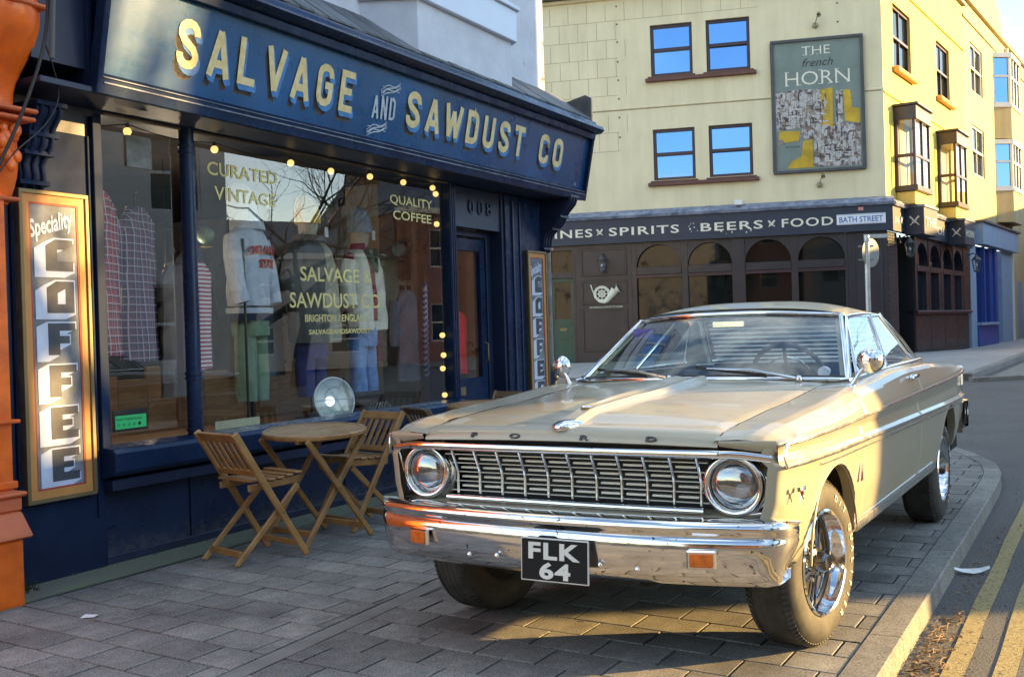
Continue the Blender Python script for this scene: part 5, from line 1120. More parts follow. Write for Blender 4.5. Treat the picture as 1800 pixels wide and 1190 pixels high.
def lantern(M_, label, s=1.0):
    t = thing('wall_lantern', label, 'lantern', M_, 'black wall lanterns on the pub'); m_ = MB()
    m_.tube([(0, 0, .05), (0, -.10, .10), (0, -.16, .06)], .012, 6).lathe([(.0, .30), (.02, .27), (.085, .20), (.095, .19)], 6, Matrix.Translation((0, -.16, -.22))).lathe([(.05, -.04), (.055, -.01), (.0, -.06)], 6, Matrix.Translation((0, -.16, -.22)))
    for k in range(6): a = k * pi / 3; m_.tube([(.052 * cos(a), -.16 + .052 * sin(a), -.23), (.088 * cos(a), -.16 + .088 * sin(a), -.03)], .006, 4)
    m_.tube([(0, 0, -.02), (0, 0, .12)], .02, 8); m_.build('lantern_frame', M['steelgrey'], t); MB().lathe([(.048, -.23), (.084, -.03)], 6, Matrix.Translation((0, -.16, 0))).build('lantern_glass', M['glass_clear'], t); MB().ball((0, -.16, -.13), .022, 6).build('lamp_bulb', M['white'], t)
    t.scale = (1.35 * s,) * 3
lantern(PF @ Matrix.Translation((-6.87, -.03, 3.05)), 'dark wall lantern above the gold horn emblem'); lantern(PS @ Matrix.Translation((1.05, -.03, 3.2)), 'dark wall lantern at the pub corner by the street name', 1.1); lantern(PS @ Matrix.Translation((9.3, -.03, 3.1)), 'dark wall lantern at the far end of the pub, before the blue shop', 1.2)
# green side door with fanlight
pf('door_frame', M['aubergine'], (-8.30, -8.24, -.03, .2, .3, 3.42), (-7.66, -7.60, -.03, .2, .3, 3.42), (-8.24, -7.66, -.03, .2, 2.60, 2.74), (-8.24, -7.66, -.03, .2, 3.30, 3.42)); pf('fanlight', M['pubglass'], (-8.24, -7.66, .08, .085, 2.74, 3.30))
gd = pf('green_door', M['greendoor'], (-8.24, -7.66, .04, .10, .42, 1.55), (-8.24, -8.16, .04, .10, 1.55, 2.60), (-7.74, -7.66, .04, .10, 1.55, 2.60), (-8.16, -7.74, .04, .10, 2.50, 2.60), bevel=.006)
pf('door_pane', M['pubglass'], (-8.16, -7.74, .07, .075, 1.55, 2.50), par=gd); pf('letter_plate', M['brass'], (-8.04, -7.86, .02, .04, 1.25, 1.32), par=gd); pf('door_rail', M['greendoor'], (-8.16, -7.74, .02, .04, 1.05, 1.12), (-8.16, -7.74, .02, .04, 1.40, 1.48), par=gd)
# ground floor, side: glazed-brick pier, dark doorway, four arched lights, stall panels
ps('ground_pier', M['aubergine'], (.0, .95, .02, .4, .2, 3.42)); 
brk = MB().box(0, .20, -.02, 0, 0, .062).mesh('brick', M['blacktile'], bevel=.004)
for r__ in range(42):
    for c__ in range(4):
        x = .04 + c__ * .215 + (.0 if r__ % 2 else .05); o = link('brick', brk, pub); o.matrix_basis = SL @ Matrix.Translation((x - .02, .02, .42 + r__ * .071))
ps('doorway_recess', M['black'], (.98, 2.45, .5, .55, .2, 3.42), (.95, .98, .02, .5, .2, 3.42), (2.45, 2.50, .0, .5, .2, 3.42)); ps('side_stall', M['aubergine'], (2.50, 9.55, .03, .3, .2, 1.42)); ps('side_sill', M['winwhite'] if 0 else M['maroon'], (2.45, 9.55, -.10, .2, 1.42, 1.50), bevel=.01)
L4 = [(2.72, 4.05), (4.20, 5.55), (5.80, 7.10), (7.25, 8.60)]; m_ = MB()
for a, b in L4:
    c = (a + b) / 2; hw = (b - a) / 2; arc = [(c - hw * cos(pi * i / 12), 2.68 + .62 * sin(pi * i / 12)) for i in range(13)]
    for i in range(12): (xa, za), (xb, zb) = arc[i], arc[i + 1]; m_.add([(xa, -.02, za), (xb, -.02, zb), (xb, -.02, 3.42), (xa, -.02, 3.42)], [(0, 1, 2, 3)]); m_.add([(xa, -.02, za), (xb, -.02, zb), (xb, .1, zb), (xa, .1, za)], [(0, 1, 2, 3)])
m_.build('arch_spandrel', M['aubergine'], pub, M_=SL); ps('mullion', M['aubergine'], (2.50, 2.72, -.04, .2, 1.5, 3.42), (4.05, 4.20, -.04, .2, 1.5, 3.42), (5.55, 5.80, -.04, .2, 1.5, 3.42), (7.10, 7.25, -.04, .2, 1.5, 3.42), (8.60, 9.55, -.04, .2, 1.5, 3.42))
for i, (a, b) in enumerate(L4):
    ps('transom', M['aubergine'], (a, b, -.05, .1, 2.54, 2.68)); ps('arch_pane', M['pubglass_sky'], (a, b, .09, .095, 2.68, 3.32)); ps('window_pane', M['pubglass_sky'] if i < 4 else M['pubglass'], (a + .02, b - .3, .09, .095, 1.5, 2.54)); ps('window_stile', M['aubergine'], (b - .30, b, -.03, .1, 1.5, 2.54))
    ps('stall_panel', M['aubergine'], (2.60 + i * 1.72, 4.24 + i * 1.72, -.01, .03, .45, 1.36), bevel=.012)
pf('roof_slab', M['steelgrey'], (-16, -.3, .3, 8, 9.5, 9.66))

# ------------------------------------------------------------------ pub sign board on the wall, its lamps
def poster_art():
    """plain abstract stand-in: patches of plaster white, umber and ochre on the grey-green ground"""
    m, nt, b = _new('abstract painted panel'); t = nt.nodes.new('ShaderNodeTexCoord'); mp = nt.nodes.new('ShaderNodeMapping'); mp.inputs['Scale'].default_value = (1.5, 1, .8); nt.links.new(t.outputs['Object'], mp.inputs['Vector'])
    v = nt.nodes.new('ShaderNodeTexVoronoi'); v.distance = 'CHEBYCHEV'; v.inputs['Scale'].default_value = 9; n0 = _noise(nt, 9, 4, .7); va = nt.nodes.new('ShaderNodeVectorMath'); va.operation = 'MULTIPLY_ADD'; va.inputs[1].default_value = (.14, .14, .14)
    nt.links.new(n0.outputs['Color'], va.inputs[0]); nt.links.new(mp.outputs[0], va.inputs[2]); nt.links.new(va.outputs[0], v.inputs['Vector'])
    sp = nt.nodes.new('ShaderNodeSeparateColor'); nt.links.new(v.outputs['Color'], sp.inputs[0])
    r = _ramp(nt, sp.outputs[0], [(0, (.46, .44, .43)), (.30, (.27, .21, .17)), (.55, (.50, .48, .47)), (.86, (.13, .09, .09))]); r.color_ramp.interpolation = 'CONSTANT'
    n = _noise(nt, 11, 9, .85); r2 = _ramp(nt, n.outputs['Fac'], [(.44, (.22, .18, .18)), (.50, (.9, .9, .9)), (.6, (1, 1, 1))]); x = nt.nodes.new('ShaderNodeMixRGB'); x.blend_type = 'MULTIPLY'; x.inputs[0].default_value = .9; nt.links.new(r.outputs[0], x.inputs[1]); nt.links.new(r2.outputs[0], x.inputs[2]); nt.links.new(x.outputs[0], b.inputs['Base Color']); b.inputs['Roughness'].default_value = .7; return m
sg = thing('pub_sign', 'large framed sign reading THE french HORN over an abstract ochre and white panel', 'sign', PF @ Matrix.Translation((-2.60, -.012, 4.91)))
MB().box(.05, 2.11, -.05, -.0, .05, 3.19).build('panel', M['poster_grey'], sg)
MB().box(0, 2.16, -.10, 0, 0, .07).box(0, 2.16, -.10, 0, 3.17, 3.24).box(0, .07, -.10, 0, .07, 3.17).box(2.09, 2.16, -.10, 0, .07, 3.17).build('frame', M['steelgrey'], sg, bevel=.01)
art = poster_art(); och = pm('ochre brushed patch', (.52, .33, .02), .7, var=.35, scale=3, bump=.05, c2=(.62, .40, .03)); bl = pm('umber brushed patch', (.10, .07, .06), .7, var=.6, scale=8, bump=0, c2=(.34, .29, .25))
A1 = [(.10, 1.05), (.80, 1.10), (1.35, 1.04), (1.35, 1.98), (.6, 2.02), (.10, 1.96)]; MB().prism(A1, -.054, -.051, 'xz').build('painted_patch', art, sg)
MB().prism([(.95, .12), (2.05, .12), (2.06, 1.10), (1.5, 1.16), (.70, 1.10), (.66, .85), (.98, .78)], -.056, -.0545, 'xz').build('painted_patch', art, sg)
MB().prism([(1.16, 1.12), (1.42, 1.06), (1.44, 2.02), (1.14, 1.98)], -.058, -.0565, 'xz').build('painted_patch', och, sg); MB().prism([(1.70, 1.18), (2.05, 1.12), (2.06, 1.46), (1.88, 1.50), (1.84, 1.92), (1.68, 1.95)], -.058, -.0565, 'xz').build('painted_patch', och, sg)
MB().prism([(1.50, 1.16), (1.66, 1.14), (1.66, 1.94), (1.50, 1.92)], -.058, -.0565, 'xz').build('painted_patch', art, sg); MB().prism([(.14, .74), (.62, .78), (.66, 1.02), (.16, 1.04)], -.058, -.0565, 'xz').build('painted_patch', och, sg)
MB().prism([(.34, .12), (.94, .12), (.94, .80), (.72, .76), (.66, .40), (.42, .28)], -.058, -.0565, 'xz').build('painted_patch', och, sg); MB().prism([(.12, .70), (.30, .72), (.24, .84), (.14, .82)], -.060, -.0585, 'xz').build('painted_patch', bl, sg)
rg = random.Random(12); cols = [pm('brush stroke %d' % i, c, .7, var=.4, scale=18, bump=.1, c2=c2) for i, (c, c2) in enumerate([((.52, .50, .48), (.62, .60, .58)), ((.05, .035, .04), (.12, .09, .09)), ((.26, .20, .15), (.40, .33, .27)), ((.50, .31, .02), (.62, .42, .06))])]
for ci, n_, fr_ in ((0, 70, (.10, 1.34, 1.08, 1.95)), (1, 34, (.12, 1.36, 1.06, 1.95)), (2, 30, (.12, 1.36, 1.1, 1.6)), (0, 70, (.98, 2.0, .14, 1.08)), (1, 38, (.98, 2.0, .14, 1.08)), (2, 22, (1.0, 2.0, .14, 1.0)), (1, 8, (1.5, 1.66, 1.2, 1.9)), (3, 14, (1.15, 1.45, 1.1, 1.95))):
    m_ = MB()
    for i in range(n_):
        x, z = rg.uniform(fr_[0], fr_[1] - .08), rg.uniform(fr_[2], fr_[3] - .05); w_, h_ = (rg.uniform(.03, .22), rg.uniform(.008, .05)) if rg.random() < .45 else (rg.uniform(.008, .04), rg.uniform(.05, .26)); y = -.0600 - .00002 * rg.randint(0, 60); k = rg.uniform(-.01, .01)
        w_ = min(w_, fr_[1] - x); h_ = min(h_, fr_[3] - z); m_.add([(x, y, z), (x + w_, y, z + k), (x + w_ + k, y, z + h_), (x - k, y, z + h_ - k)], [(0, 1, 2, 3)])
    m_.build('brush_strokes', cols[ci], sg, kind='stuff')
iv = M['ivory']
def serif(t, x, w_, z, h, mat=iv, **k):
    me = text_mesh(t, h * 1.39, mat, extrude=.002, **k); xs_ = [v.co.x for v in me.vertices]; k_ = w_ / (max(xs_) - min(xs_)); me.transform(Matrix.Translation((x, -.056, z)) @ Matrix.Diagonal((k_, 1, 1, 1)) @ Matrix.Translation((-min(xs_), 0, 0))); return link('sign_lettering', me, sg)
serif('THE', .74, .66, 2.84, .22, offset=-.002); serif('french', .74, .72, 2.56, .20, M['black'], shear=.35, offset=-.002); serif('HORN', .34, 1.50, 2.12, .34, offset=-.004)
m_ = MB()                                                # hairline serifs on the capitals
for x0, x1 in ((.34, .70), (1.12, 1.42), (1.50, 1.84)):
    for x in (x0 + .04, x1 - .04): m_.box(x - .05, x + .05, -.059, -.055, 2.118, 2.132); 
    m_.box(x0 - .01, x0 + .09, -.059, -.055, 2.447, 2.46)
for x in (.78, .84, .96, 1.10): m_.box(x - .03, x + .03, -.059, -.055, 2.835, 2.845)
m_.build('letter_serifs', iv, sg); text('small_print', 'MATCHING', .07, .30, -.052, .62, M['black'], sg, width=.34, extrude=.001)
def spot(x, z, s, lb):
    t = thing('sign_spotlight', lb, 'spotlight', PF @ Matrix.Translation((x, 0, z)), 'small spotlights above and below the pub sign'); m_ = MB(); m_.ball((0, -.05, 0), .07, 8, (1, .6, 1)).tube(catm([(0, -.08, 0), (.03, -.22, s * .10), (.08, -.32, s * .22)]), .012, 6)
    m_.lathe([(.02, 0), (.045, .02), (.05, .13), (.045, .12), (0, .06)], 12, Matrix.Translation((.08, -.32, s * .22)) @ Matrix.Rotation(R(130 if s > 0 else 20), 4, 'X')); m_.build('spot_body', pm('tarnished brass lamp', (.28, .25, .15), .5, .5), t, smooth=.9)
spot(-1.53, 8.45, 1, 'small brass spotlight on the wall above the pub sign'); spot(-1.53, 4.60, 1, 'small brass spotlight on the wall below the pub sign')

# ------------------------------------------------------------------ sign post in front of the pub
px_, py_ = 7.42, 22.6
t = thing('sign_post', 'grey steel post carrying a round sign seen from behind', 'sign post', None, loc=(px_, py_, gz(py_)))
MB().tube([(0, 0, 0), (0, 0, 2.72)], .055, 12).build('pole', M['galv'], t, smooth=1); m_ = MB(); m_.lathe([(0, -.006), (.30, -.006), (.30, .006), (0, .006)], 28, Matrix.Translation((.10, .07, 2.36)) @ Matrix.Rotation(R(38), 4, 'Z') @ Matrix.Rotation(R(90), 4, 'X')); m_.box(-.16, .16, .05, .065, 2.48, 2.52).box(-.16, .16, .05, .065, 2.2, 2.24); m_.build('round_plate', pm('weathered sign back', (.26, .27, .25), .6, .3), t, smooth=.9)
MB().box(-.06, .45, -.01, .01, 2.66, 2.74).build('pole_bracket', M['galv'], t)
# litter bin / bollard bits beside the coffee board: black ball-topped stand
t = thing('bollard', 'black ball topped bollard seen just past the right coffee board', 'bollard', None, loc=(.57, 15.0, gz(15) - .1)); MB().tube([(0, 0, 0), (0, 0, .60)], .028, 12).lathe([(.028, .4), (.045, .42), (.028, .45)], 12).build('post', M['black'], t, smooth=.8); MB().ball((0, 0, .65), .06, 10).build('ball_top', M['black'], t, smooth=1)
pf('door_step', M['farpave'], (-8.45, -7.5, -.55, .04, .30, .42), bevel=.01); pf('door_step', M['farpave'], (-8.45, -7.5, -.85, -.55, .28, .34), bevel=.01)

# ================================================================== buildings beyond the pub
def bsec(o_, name, mat, *boxes, bevel=0):
    if name in SINGLE and len(boxes) > 1: return [bsec(o_, name, mat, b, bevel=bevel) for b in boxes][-1]
    m_ = MB(); [m_.box(*b) for b in boxes]; return m_.build(name, mat, o_, bevel=bevel)
b2 = thing('cream_building', 'cream rendered terrace with stepped gable and blue shopfront beyond the pub', 'building', PS @ Matrix.Translation((9.6, 0, 0)))
H2 = [(1.15, 3.2, 8.6, 10.15), (1.15, 3.2, 5.9, 7.5)]
holed('wall', M['cream2'], 0, 13, 4.3, 11.3, H2, .25, None, b2)
for (a, b, c, e) in H2: sash(b2, None, a, b, c, e, (c + e) / 2, M['winwhite'], M['pubglass'], .07, 2, .05)
def bay(o_, x0, x1, z0, z1, wd, fm, base, rows=2):
    P = [(x0, 0), (x0 + .45, -wd), (x1 - .45, -wd), (x1, 0)]
    for i, (za, zb) in enumerate(rows_ := [(z0, z1)]):
        pass
    for za, zb in ((z1, z1 + .16), (z0 - .1, z0)): MB().prism([(x0 - .05, 0), (x0 + .42, -wd - .05), (x1 - .42, -wd - .05), (x1 + .05, 0)], za, zb, 'xy').build('bay_band', fm, o_)
    MB().prism(P, z0 - 1.2, z0 - .1, 'xy').build('bay_base', base, o_)
    for (xa, ya), (xb, yb) in zip(P, P[1:]):
        l = math.hypot(xb - xa, yb - ya); BM = Matrix.Translation((xa, ya, z0)) @ Matrix.Rotation(math.atan2(yb - ya, xb - xa), 4, 'Z'); n = max(1, round(l / .75)); f = MB()
        for i in range(n + 1): f.box(i * l / n - .05, i * l / n + .05, -.0, .08, 0, z1 - z0)
        f.box(0, l, .0, .08, 0, .08); f.box(0, l, 0, .08, (z1 - z0) * .58, (z1 - z0) * .58 + .08); fo = f.build('window_frame', fm, o_, M_=BM); MB().box(0, l, .04, .045, 0, z1 - z0).build('window_pane', M['pubglass_sky'], fo)
bay(b2, 5.2, 8.0, 8.75, 10.4, .5, M['winwhite'], M['cream2']); bay(b2, 5.2, 8.0, 5.8, 7.35, .5, M['winwhite'], M['cream2'])
bsec(b2, 'coping', M['cream2'], (0, 13, -.12, .3, 11.3, 11.45), (0, 13, -.05, 0, 10.7, 10.78))
m_ = MB(); st = [(1.6, 11.4)]
for k in range(5): st += [(1.6 + k * .55, 11.75 + k * .42), (1.6 + (k + 1) * .55, 11.75 + k * .42)]
st += [(4.6, 13.6), (5.2, 13.6)]
for k in range(5): st += [(5.2 + k * .55, 13.3 - k * .42), (5.2 + (k + 1) * .55, 13.3 - k * .42)]
st += [(7.95, 11.4)]; m_.prism(st, -.02, .4, 'xz'); m_.build('stepped_gable', M['cream2'], b2, bevel=.02)
for i in range(14): z = 11.9 + i * .10; MB().box(2.1 + i * .16, 4.4, .42 + i * .05, .50 + i * .05, z, z + .09).build('roof_tile_course', M['lead'], b2)
bsec(b2, 'shop_fascia', M['paleblue'], (.9, 7.7, -.30, 0, 3.6, 4.3), bevel=.01); bsec(b2, 'shop_cornice', M['steelgrey'], (.8, 7.8, -.38, 0, 4.3, 4.36)); bsec(b2, 'party_wall', M['paleblue'], (0, .9, -.05, .2, .2, 4.3))
bsec(b2, 'stall_riser', M['bluewall'], (.9, 4.0, -.10, .2, .15, 1.02)); bsec(b2, 'sill', M['paleblue'], (.85, 4.05, -.2, .1, 1.02, 1.10)); bsec(b2, 'shop_post', M['bluewall'], (2.3, 2.5, -.05, .1, 1.1, 3.6), (3.4, 4.3, -.02, .1, 1.1, 3.6), (4.0, 4.4, -.1, .1, .15, 3.6)); bsec(b2, 'shop_window', M['pubglass_sky'], (.9, 4.0, .08, .085, 1.1, 3.6))
bsec(b2, 'doorway', M['black'], (4.4, 5.6, .5, .55, .2, 3.6)); bsec(b2, 'door_leaf', M['bluewall'], (4.7, 5.5, .2, .25, .3, 3.4)); bsec(b2, 'end_pier', M['paleblue'], (5.6, 7.7, -.05, .2, .2, 3.6)); bsec(b2, 'downpipe', M['winwhite'], (7.7, 7.8, -.12, 0, .2, 11.2))
bsec(b2, 'ground_wall', M['cream2'], (7.8, 13, 0, .2, .2, 4.3)); bsec(b2, 'door_leaf', M['paleblue'], (9.2, 10.2, -.02, 0, .3, 2.6))
b3 = thing('far_terrace', 'pale far terrace with white bay windows closing the side street', 'building', PS @ Matrix.Translation((22.6, 0, 0)))
holed('wall', M['pubwall'], 0, 30, .2, 10.8, [(1, 2.6, 8.2, 9.8), (1, 2.6, 5.4, 7.2), (1.2, 2.8, 1.5, 3.6)], .25, None, b3)
for q in ((1, 2.6, 8.2, 9.8), (1, 2.6, 5.4, 7.2), (1.2, 2.8, 1.5, 3.6)): sash(b3, None, *q, (q[2] + q[3]) / 2, M['winwhite'], M['pubglass'], .09, 2, .05)
for k in range(4): bay(b3, 4 + k * 6, 7.2 + k * 6, 8.0, 9.7, .7, M['winwhite'], M['cream2']); bay(b3, 4 + k * 6, 7.2 + k * 6, 4.9, 6.8, .7, M['winwhite'], M['cream2'])
bsec(b3, 'coping', M['winwhite'], (0, 30, -.15, .3, 10.8, 11.0))
for k in range(3):
    bsec(b3, 'chimney', M['crate'], (5 + k * 9, 6.6 + k * 9, 1.0, 2.0, 10.5, 12.4)); 
    for j in range(4): MB().tube([(5.3 + k * 9 + j * .34, 1.5, 12.4), (5.3 + k * 9 + j * .34, 1.5, 12.9)], .11, 8).build('chimney_pot', M['orange2'], b3)
wb = thing('wheelie_bin', 'dark green wheeled bin standing far off against the pale wall', 'bin', PS @ Matrix.Translation((19.0, -.9, .28)))
MB().prism([(-.24, .08), (.24, .0), (.29, .95), (-.29, .95)], -.28, .28, 'yz').build('bin_body', pm('bin green', (.012, .07, .045), .5), wb, bevel=.02); MB().prism([(-.33, .95), (.31, .95), (.28, 1.03), (-.1, 1.08), (-.33, 1.02)], -.31, .31, 'yz').build('lid', pm('bin lid green', (.015, .08, .05), .45), wb, bevel=.015); [MB().tube([(s * .26 - .03, .22, .09), (s * .26 + .03, .22, .09)], .09, 12).build('wheel', M['rubber'], wb) for s in (-1, 1)]

# ================================================================== FOLDING CHAIRS AND TABLES
def folding_chair(label, x, y, az, mat='teak', tilt=0):
    """local x forward, y to the left; az = compass angle of the way it faces"""
    a = pi / 2 - R(az); t = thing('folding_chair', label, 'chair', Matrix.Translation((x, y, 0)) @ Matrix.Rotation(a, 4, 'Z') @ Matrix.Rotation(R(tilt), 4, 'Y'), 'slatted wooden folding chairs outside the shop'); m = M[mat]; W = .20
    top, foot = Vector((-.275, 0, .765)), Vector((.20, 0, 0)); s0, s1 = Vector((.17, 0, .425)), Vector((-.27, 0, 0))
    for s in (-1, 1):
        MB().add(*_bar(top, foot, s * W, .022, .044)).build('long_leg', m, t, bevel=.005)
        MB().add(*_bar(s0, s1, s * (W - .028), .020, .040)).build('short_leg', m, t, bevel=.005)
        MB().add(*_bar(Vector((-.16, 0, .435)), Vector((.20, 0, .455)), s * (W - .052), .022, .042)).build('seat_rail', m, t, bevel=.005)
        MB().tube([(.0365, s * (W + .013), .275), (.0365, s * (W - .045), .275)], .007, 8).build('pivot_bolt', M['brass'], t)
    d = (foot - top).normalized(); nrm = Vector((-d.z, 0, d.x))
    def cross(p, w_, h, d_, name='rail', yw=W - .010):
        u = d; m_ = MB(); c = p; v = []
        for yy in (-yw, yw):
            for a_, b_ in ((-1, -1), (1, -1), (1, 1), (-1, 1)): q = c + u * (a_ * h / 2) + nrm * (b_ * d_ / 2); v.append((q.x, yy, q.z))
        m_.add(v, [(0, 1, 2, 3), (7, 6, 5, 4), (0, 4, 5, 1), (1, 5, 6, 2), (2, 6, 7, 3), (3, 7, 4, 0)]); return m_.build(name, m, t, bevel=.004)
    cross(top + d * .035, 0, .060, .018, 'top_rail'); cross(top + d * .285, 0, .042, .018, 'lower_rail')
    for k in range(6):
        yy = -W + .045 + k * (2 * W - .09) / 5; a_, b_ = top + d * .060, top + d * .27; v = []
        for p in (a_, b_):
            for i_, j_ in ((-1, -1), (1, -1), (1, 1), (-1, 1)): q = p + nrm * (j_ * .005); v.append((q.x, yy + i_ * .0165, q.z))
        MB().add(v, [(0, 1, 2, 3), (7, 6, 5, 4), (0, 4, 5, 1), (1, 5, 6, 2), (2, 6, 7, 3), (3, 7, 4, 0)]).build('back_slat', m, t, bevel=.003)
    for k in range(6):
        xx = -.135 + k * .064; zz = .462 + (xx + .16) * .055 + (.008 if k in (0, 5) else 0) - .004 * (k in (2, 3)); MB().box(xx - .025, xx + .025, -W + .03, W - .03, zz, zz + .014).build('seat_slat', m, t, bevel=.004)
    MB().box(foot.x - .015 - .03, foot.x - .03 + .003, -W + .012, W - .012, .055, .09).build('stretcher', m, t, bevel=.004); MB().box(s1.x + .035, s1.x + .055, -W + .038, W - .038, .045, .085).build('stretcher', m, t, bevel=.004)
    return t
def _bar(a, b, y, w_, h):
    d = (b - a).normalized(); n = Vector((-d.z, 0, d.x)); v = []
    for p in (a, b):
        for i, j in ((-1, -1), (1, -1), (1, 1), (-1, 1)): q = p + n * (j * h / 2); v.append((q.x, y + i * w_ / 2, q.z))
    # trim feet level with the ground
    v = [(x_, y_, max(z_, 0.0)) for x_, y_, z_ in v]
    return v, [(0, 1, 2, 3), (7, 6, 5, 4), (0, 4, 5, 1), (1, 5, 6, 2), (2, 6, 7, 3), (3, 7, 4, 0)]
def folding_table(label, x, y, az, tilt=(0, 0), h=.70, r0=.335):
    a = pi / 2 - R(az); t = thing('folding_table', label, 'table', Matrix.Translation((x, y, 0)) @ Matrix.Rotation(a, 4, 'Z'), 'round slatted wooden tables outside the shop')
    TT = Matrix.Translation((0, 0, h)) @ Matrix.Rotation(-a, 4, 'Z') @ Matrix.Rotation(R(tilt[1]), 4, 'X') @ Matrix.Rotation(a, 4, 'Z')
    n = 9; wd = 2 * (r0 - .035) / n
    for k in range(n):                                  # slats inside the rim
        y0 = -(r0 - .035) + k * wd + .002; y1 = y0 + wd - .004; ri = r0 - .036; P = []
        for s in range(7): yy = y0 + (y1 - y0) * s / 6; P.append((math.sqrt(max(1e-4, ri * ri - yy * yy)), yy))
        P = P + [(-a_, b_) for a_, b_ in P[::-1]]; MB().prism(P, -.010, .006, 'xy').build('top_slat', M['teak'], t, M_=TT, bevel=.002)
    for k in range(4):
        MB().lathe([(r0 - .035, -.024), (r0 - .008, -.024), (r0, -.016), (r0, .002), (r0 - .008, .009), (r0 - .035, .009), (r0 - .035, -.024)], 14, TT, 0, k * pi / 2 + .006, (k + 1) * pi / 2 - .006).build('top_rim', M['teak'], t, smooth=.7)
    MB().box(-.29, .29, -.17, -.14, -.04, -.011).box(-.29, .29, .14, .17, -.04, -.011).build('batten', M['teak'], t, M_=TT, bevel=.004)
    S = .27; L_ = .22
    for s in (-1, 1):
        MB().add(*_bar(Vector((-S * .95, 0, h - .035)), Vector((S, 0, 0)), s * (L_ + .0), .022, .042)).build('leg', M['teak'], t, bevel=.005)
        MB().add(*_bar(Vector((S * .95, 0, h - .035)), Vector((-S, 0, 0)), s * (L_ - .03), .022, .042)).build('leg', M['teak'], t, bevel=.005)
        MB().tube([(.0, s * (L_ + .013), h * .49), (.0, s * (L_ - .045), h * .49)], .007, 8).build('pivot_bolt', M['brass'], t)
    MB().box(S - .085, S - .06, -L_, L_, .06, .10).build('stretcher', M['teak'], t, bevel=.004); MB().box(-S + .055, -S + .08, -L_ + .03, L_ - .03, .06, .10).build('stretcher', M['teak'], t, bevel=.004)
    return t
folding_table('round wooden folding table nearest the camera, left of the car', -1.29, 7.0, 38, (0, 3.2))
folding_chair('wooden folding chair nearest the camera, its back to the left', -1.55, 6.50, 43)
folding_chair('wooden folding chair between the near table and the car, facing the near table', -1.10, 7.45, 222)
folding_chair('dark weathered folding chair behind the chair by the car headlamp', -.49, 8.05, 60, 'teak_dark')
folding_table('round wooden folding table farther back, mostly hidden by the car bonnet', -.22, 8.95, 30, (0, 2.5))
folding_chair('folding chair beyond the far table, only its top rail in view over the bonnet', -.15, 9.45, 215, 'teak_dark')

# ================================================================== CAR (local x forward, y to its left, z up)
CARM = Matrix.Translation((.5229, 4.8171, 0)) @ Matrix.Rotation(-pi / 2 - .523432, 4, 'Z')
car = thing('parked_car', 'beige two door hardtop car with chrome grille parked on the pavement', 'car', CARM)
PAINT = M['paint']
def lerp(a, b, t): return a + (b - a) * t
def interp(P, x):
    if x <= P[0][0]: return P[0][1]
    for (a, va), (b, vb) in zip(P, P[1:]):
        if x <= b: t = (x - a) / (b - a); t = t * t * (3 - 2 * t) * .5 + t * .5; return va + (vb - va) * t
    return P[-1][1]
def ut(x): return .872 + (.62 - x) * .0110          # upper spear height
def lt(x): return .792 - (.62 - x) * .0100          # lower spear height
def sh(x): return interp([(-4.1, .93), (-4.0, .965), (-3.6, .99), (-2.5, 1.03), (-1.7, 1.035), (-.8, 1.0), (0, .955), (.45, .930), (.60, .914), (.66, .902), (.70, .886)], x)
def plan(x): return interp([(-4.15, .80), (-4.0, .845), (-3.5, .885), (-2.8, .90), (0, .90), (.4, .885), (.62, .862), (.70, .845)], x) / .90
def rk(x): return interp([(-4.1, .46), (-3.6, .40), (-2.4, .34), (-.4, .33), (.35, .36), (.7, .50)], x)
def profile(x):
    u_, l_, s_, r0 = ut(x), lt(x), sh(x), rk(x); k = plan(x)
    P = [(.775, r0), (.835, r0 + .035), (.862, r0 + .10), (.884, (r0 + l_) / 2 + .02), (.894, l_ - .035), (.900, l_), (.880, l_ + .018), (.872, (l_ + u_) / 2), (.884, u_ - .016), (.902, u_), (.897, u_ + .022 if s_ > u_ + .05 else u_ + .008), (.868, s_ - .022), (.835, s_ - .002), (.79, s_ + .006), (.72, s_ + .003), (.6435, s_ + .0)]
    return [(y * k if y > .7 else y * (1 if k > .97 else lerp(1, k, .5)), z) for y, z in P]
def dens(P, seg=4):
    o = []
    for i in range(len(P) - 1):
        n = max(1, int(math.dist(P[i], P[i + 1]) / .018))
        for s in range(seg if 0 else 5): o.append(tuple(P[i][k] + (P[i + 1][k] - P[i][k]) * s / 5 for k in (0, 1)))
    o.append(P[-1]); return o
ARF, ARR = (0.02, .345, .385), (-2.98, .36, .385)      # arch centre x, z, radius
def nose(y): return .050 * max(0, min(1, (y - .64) / .20))
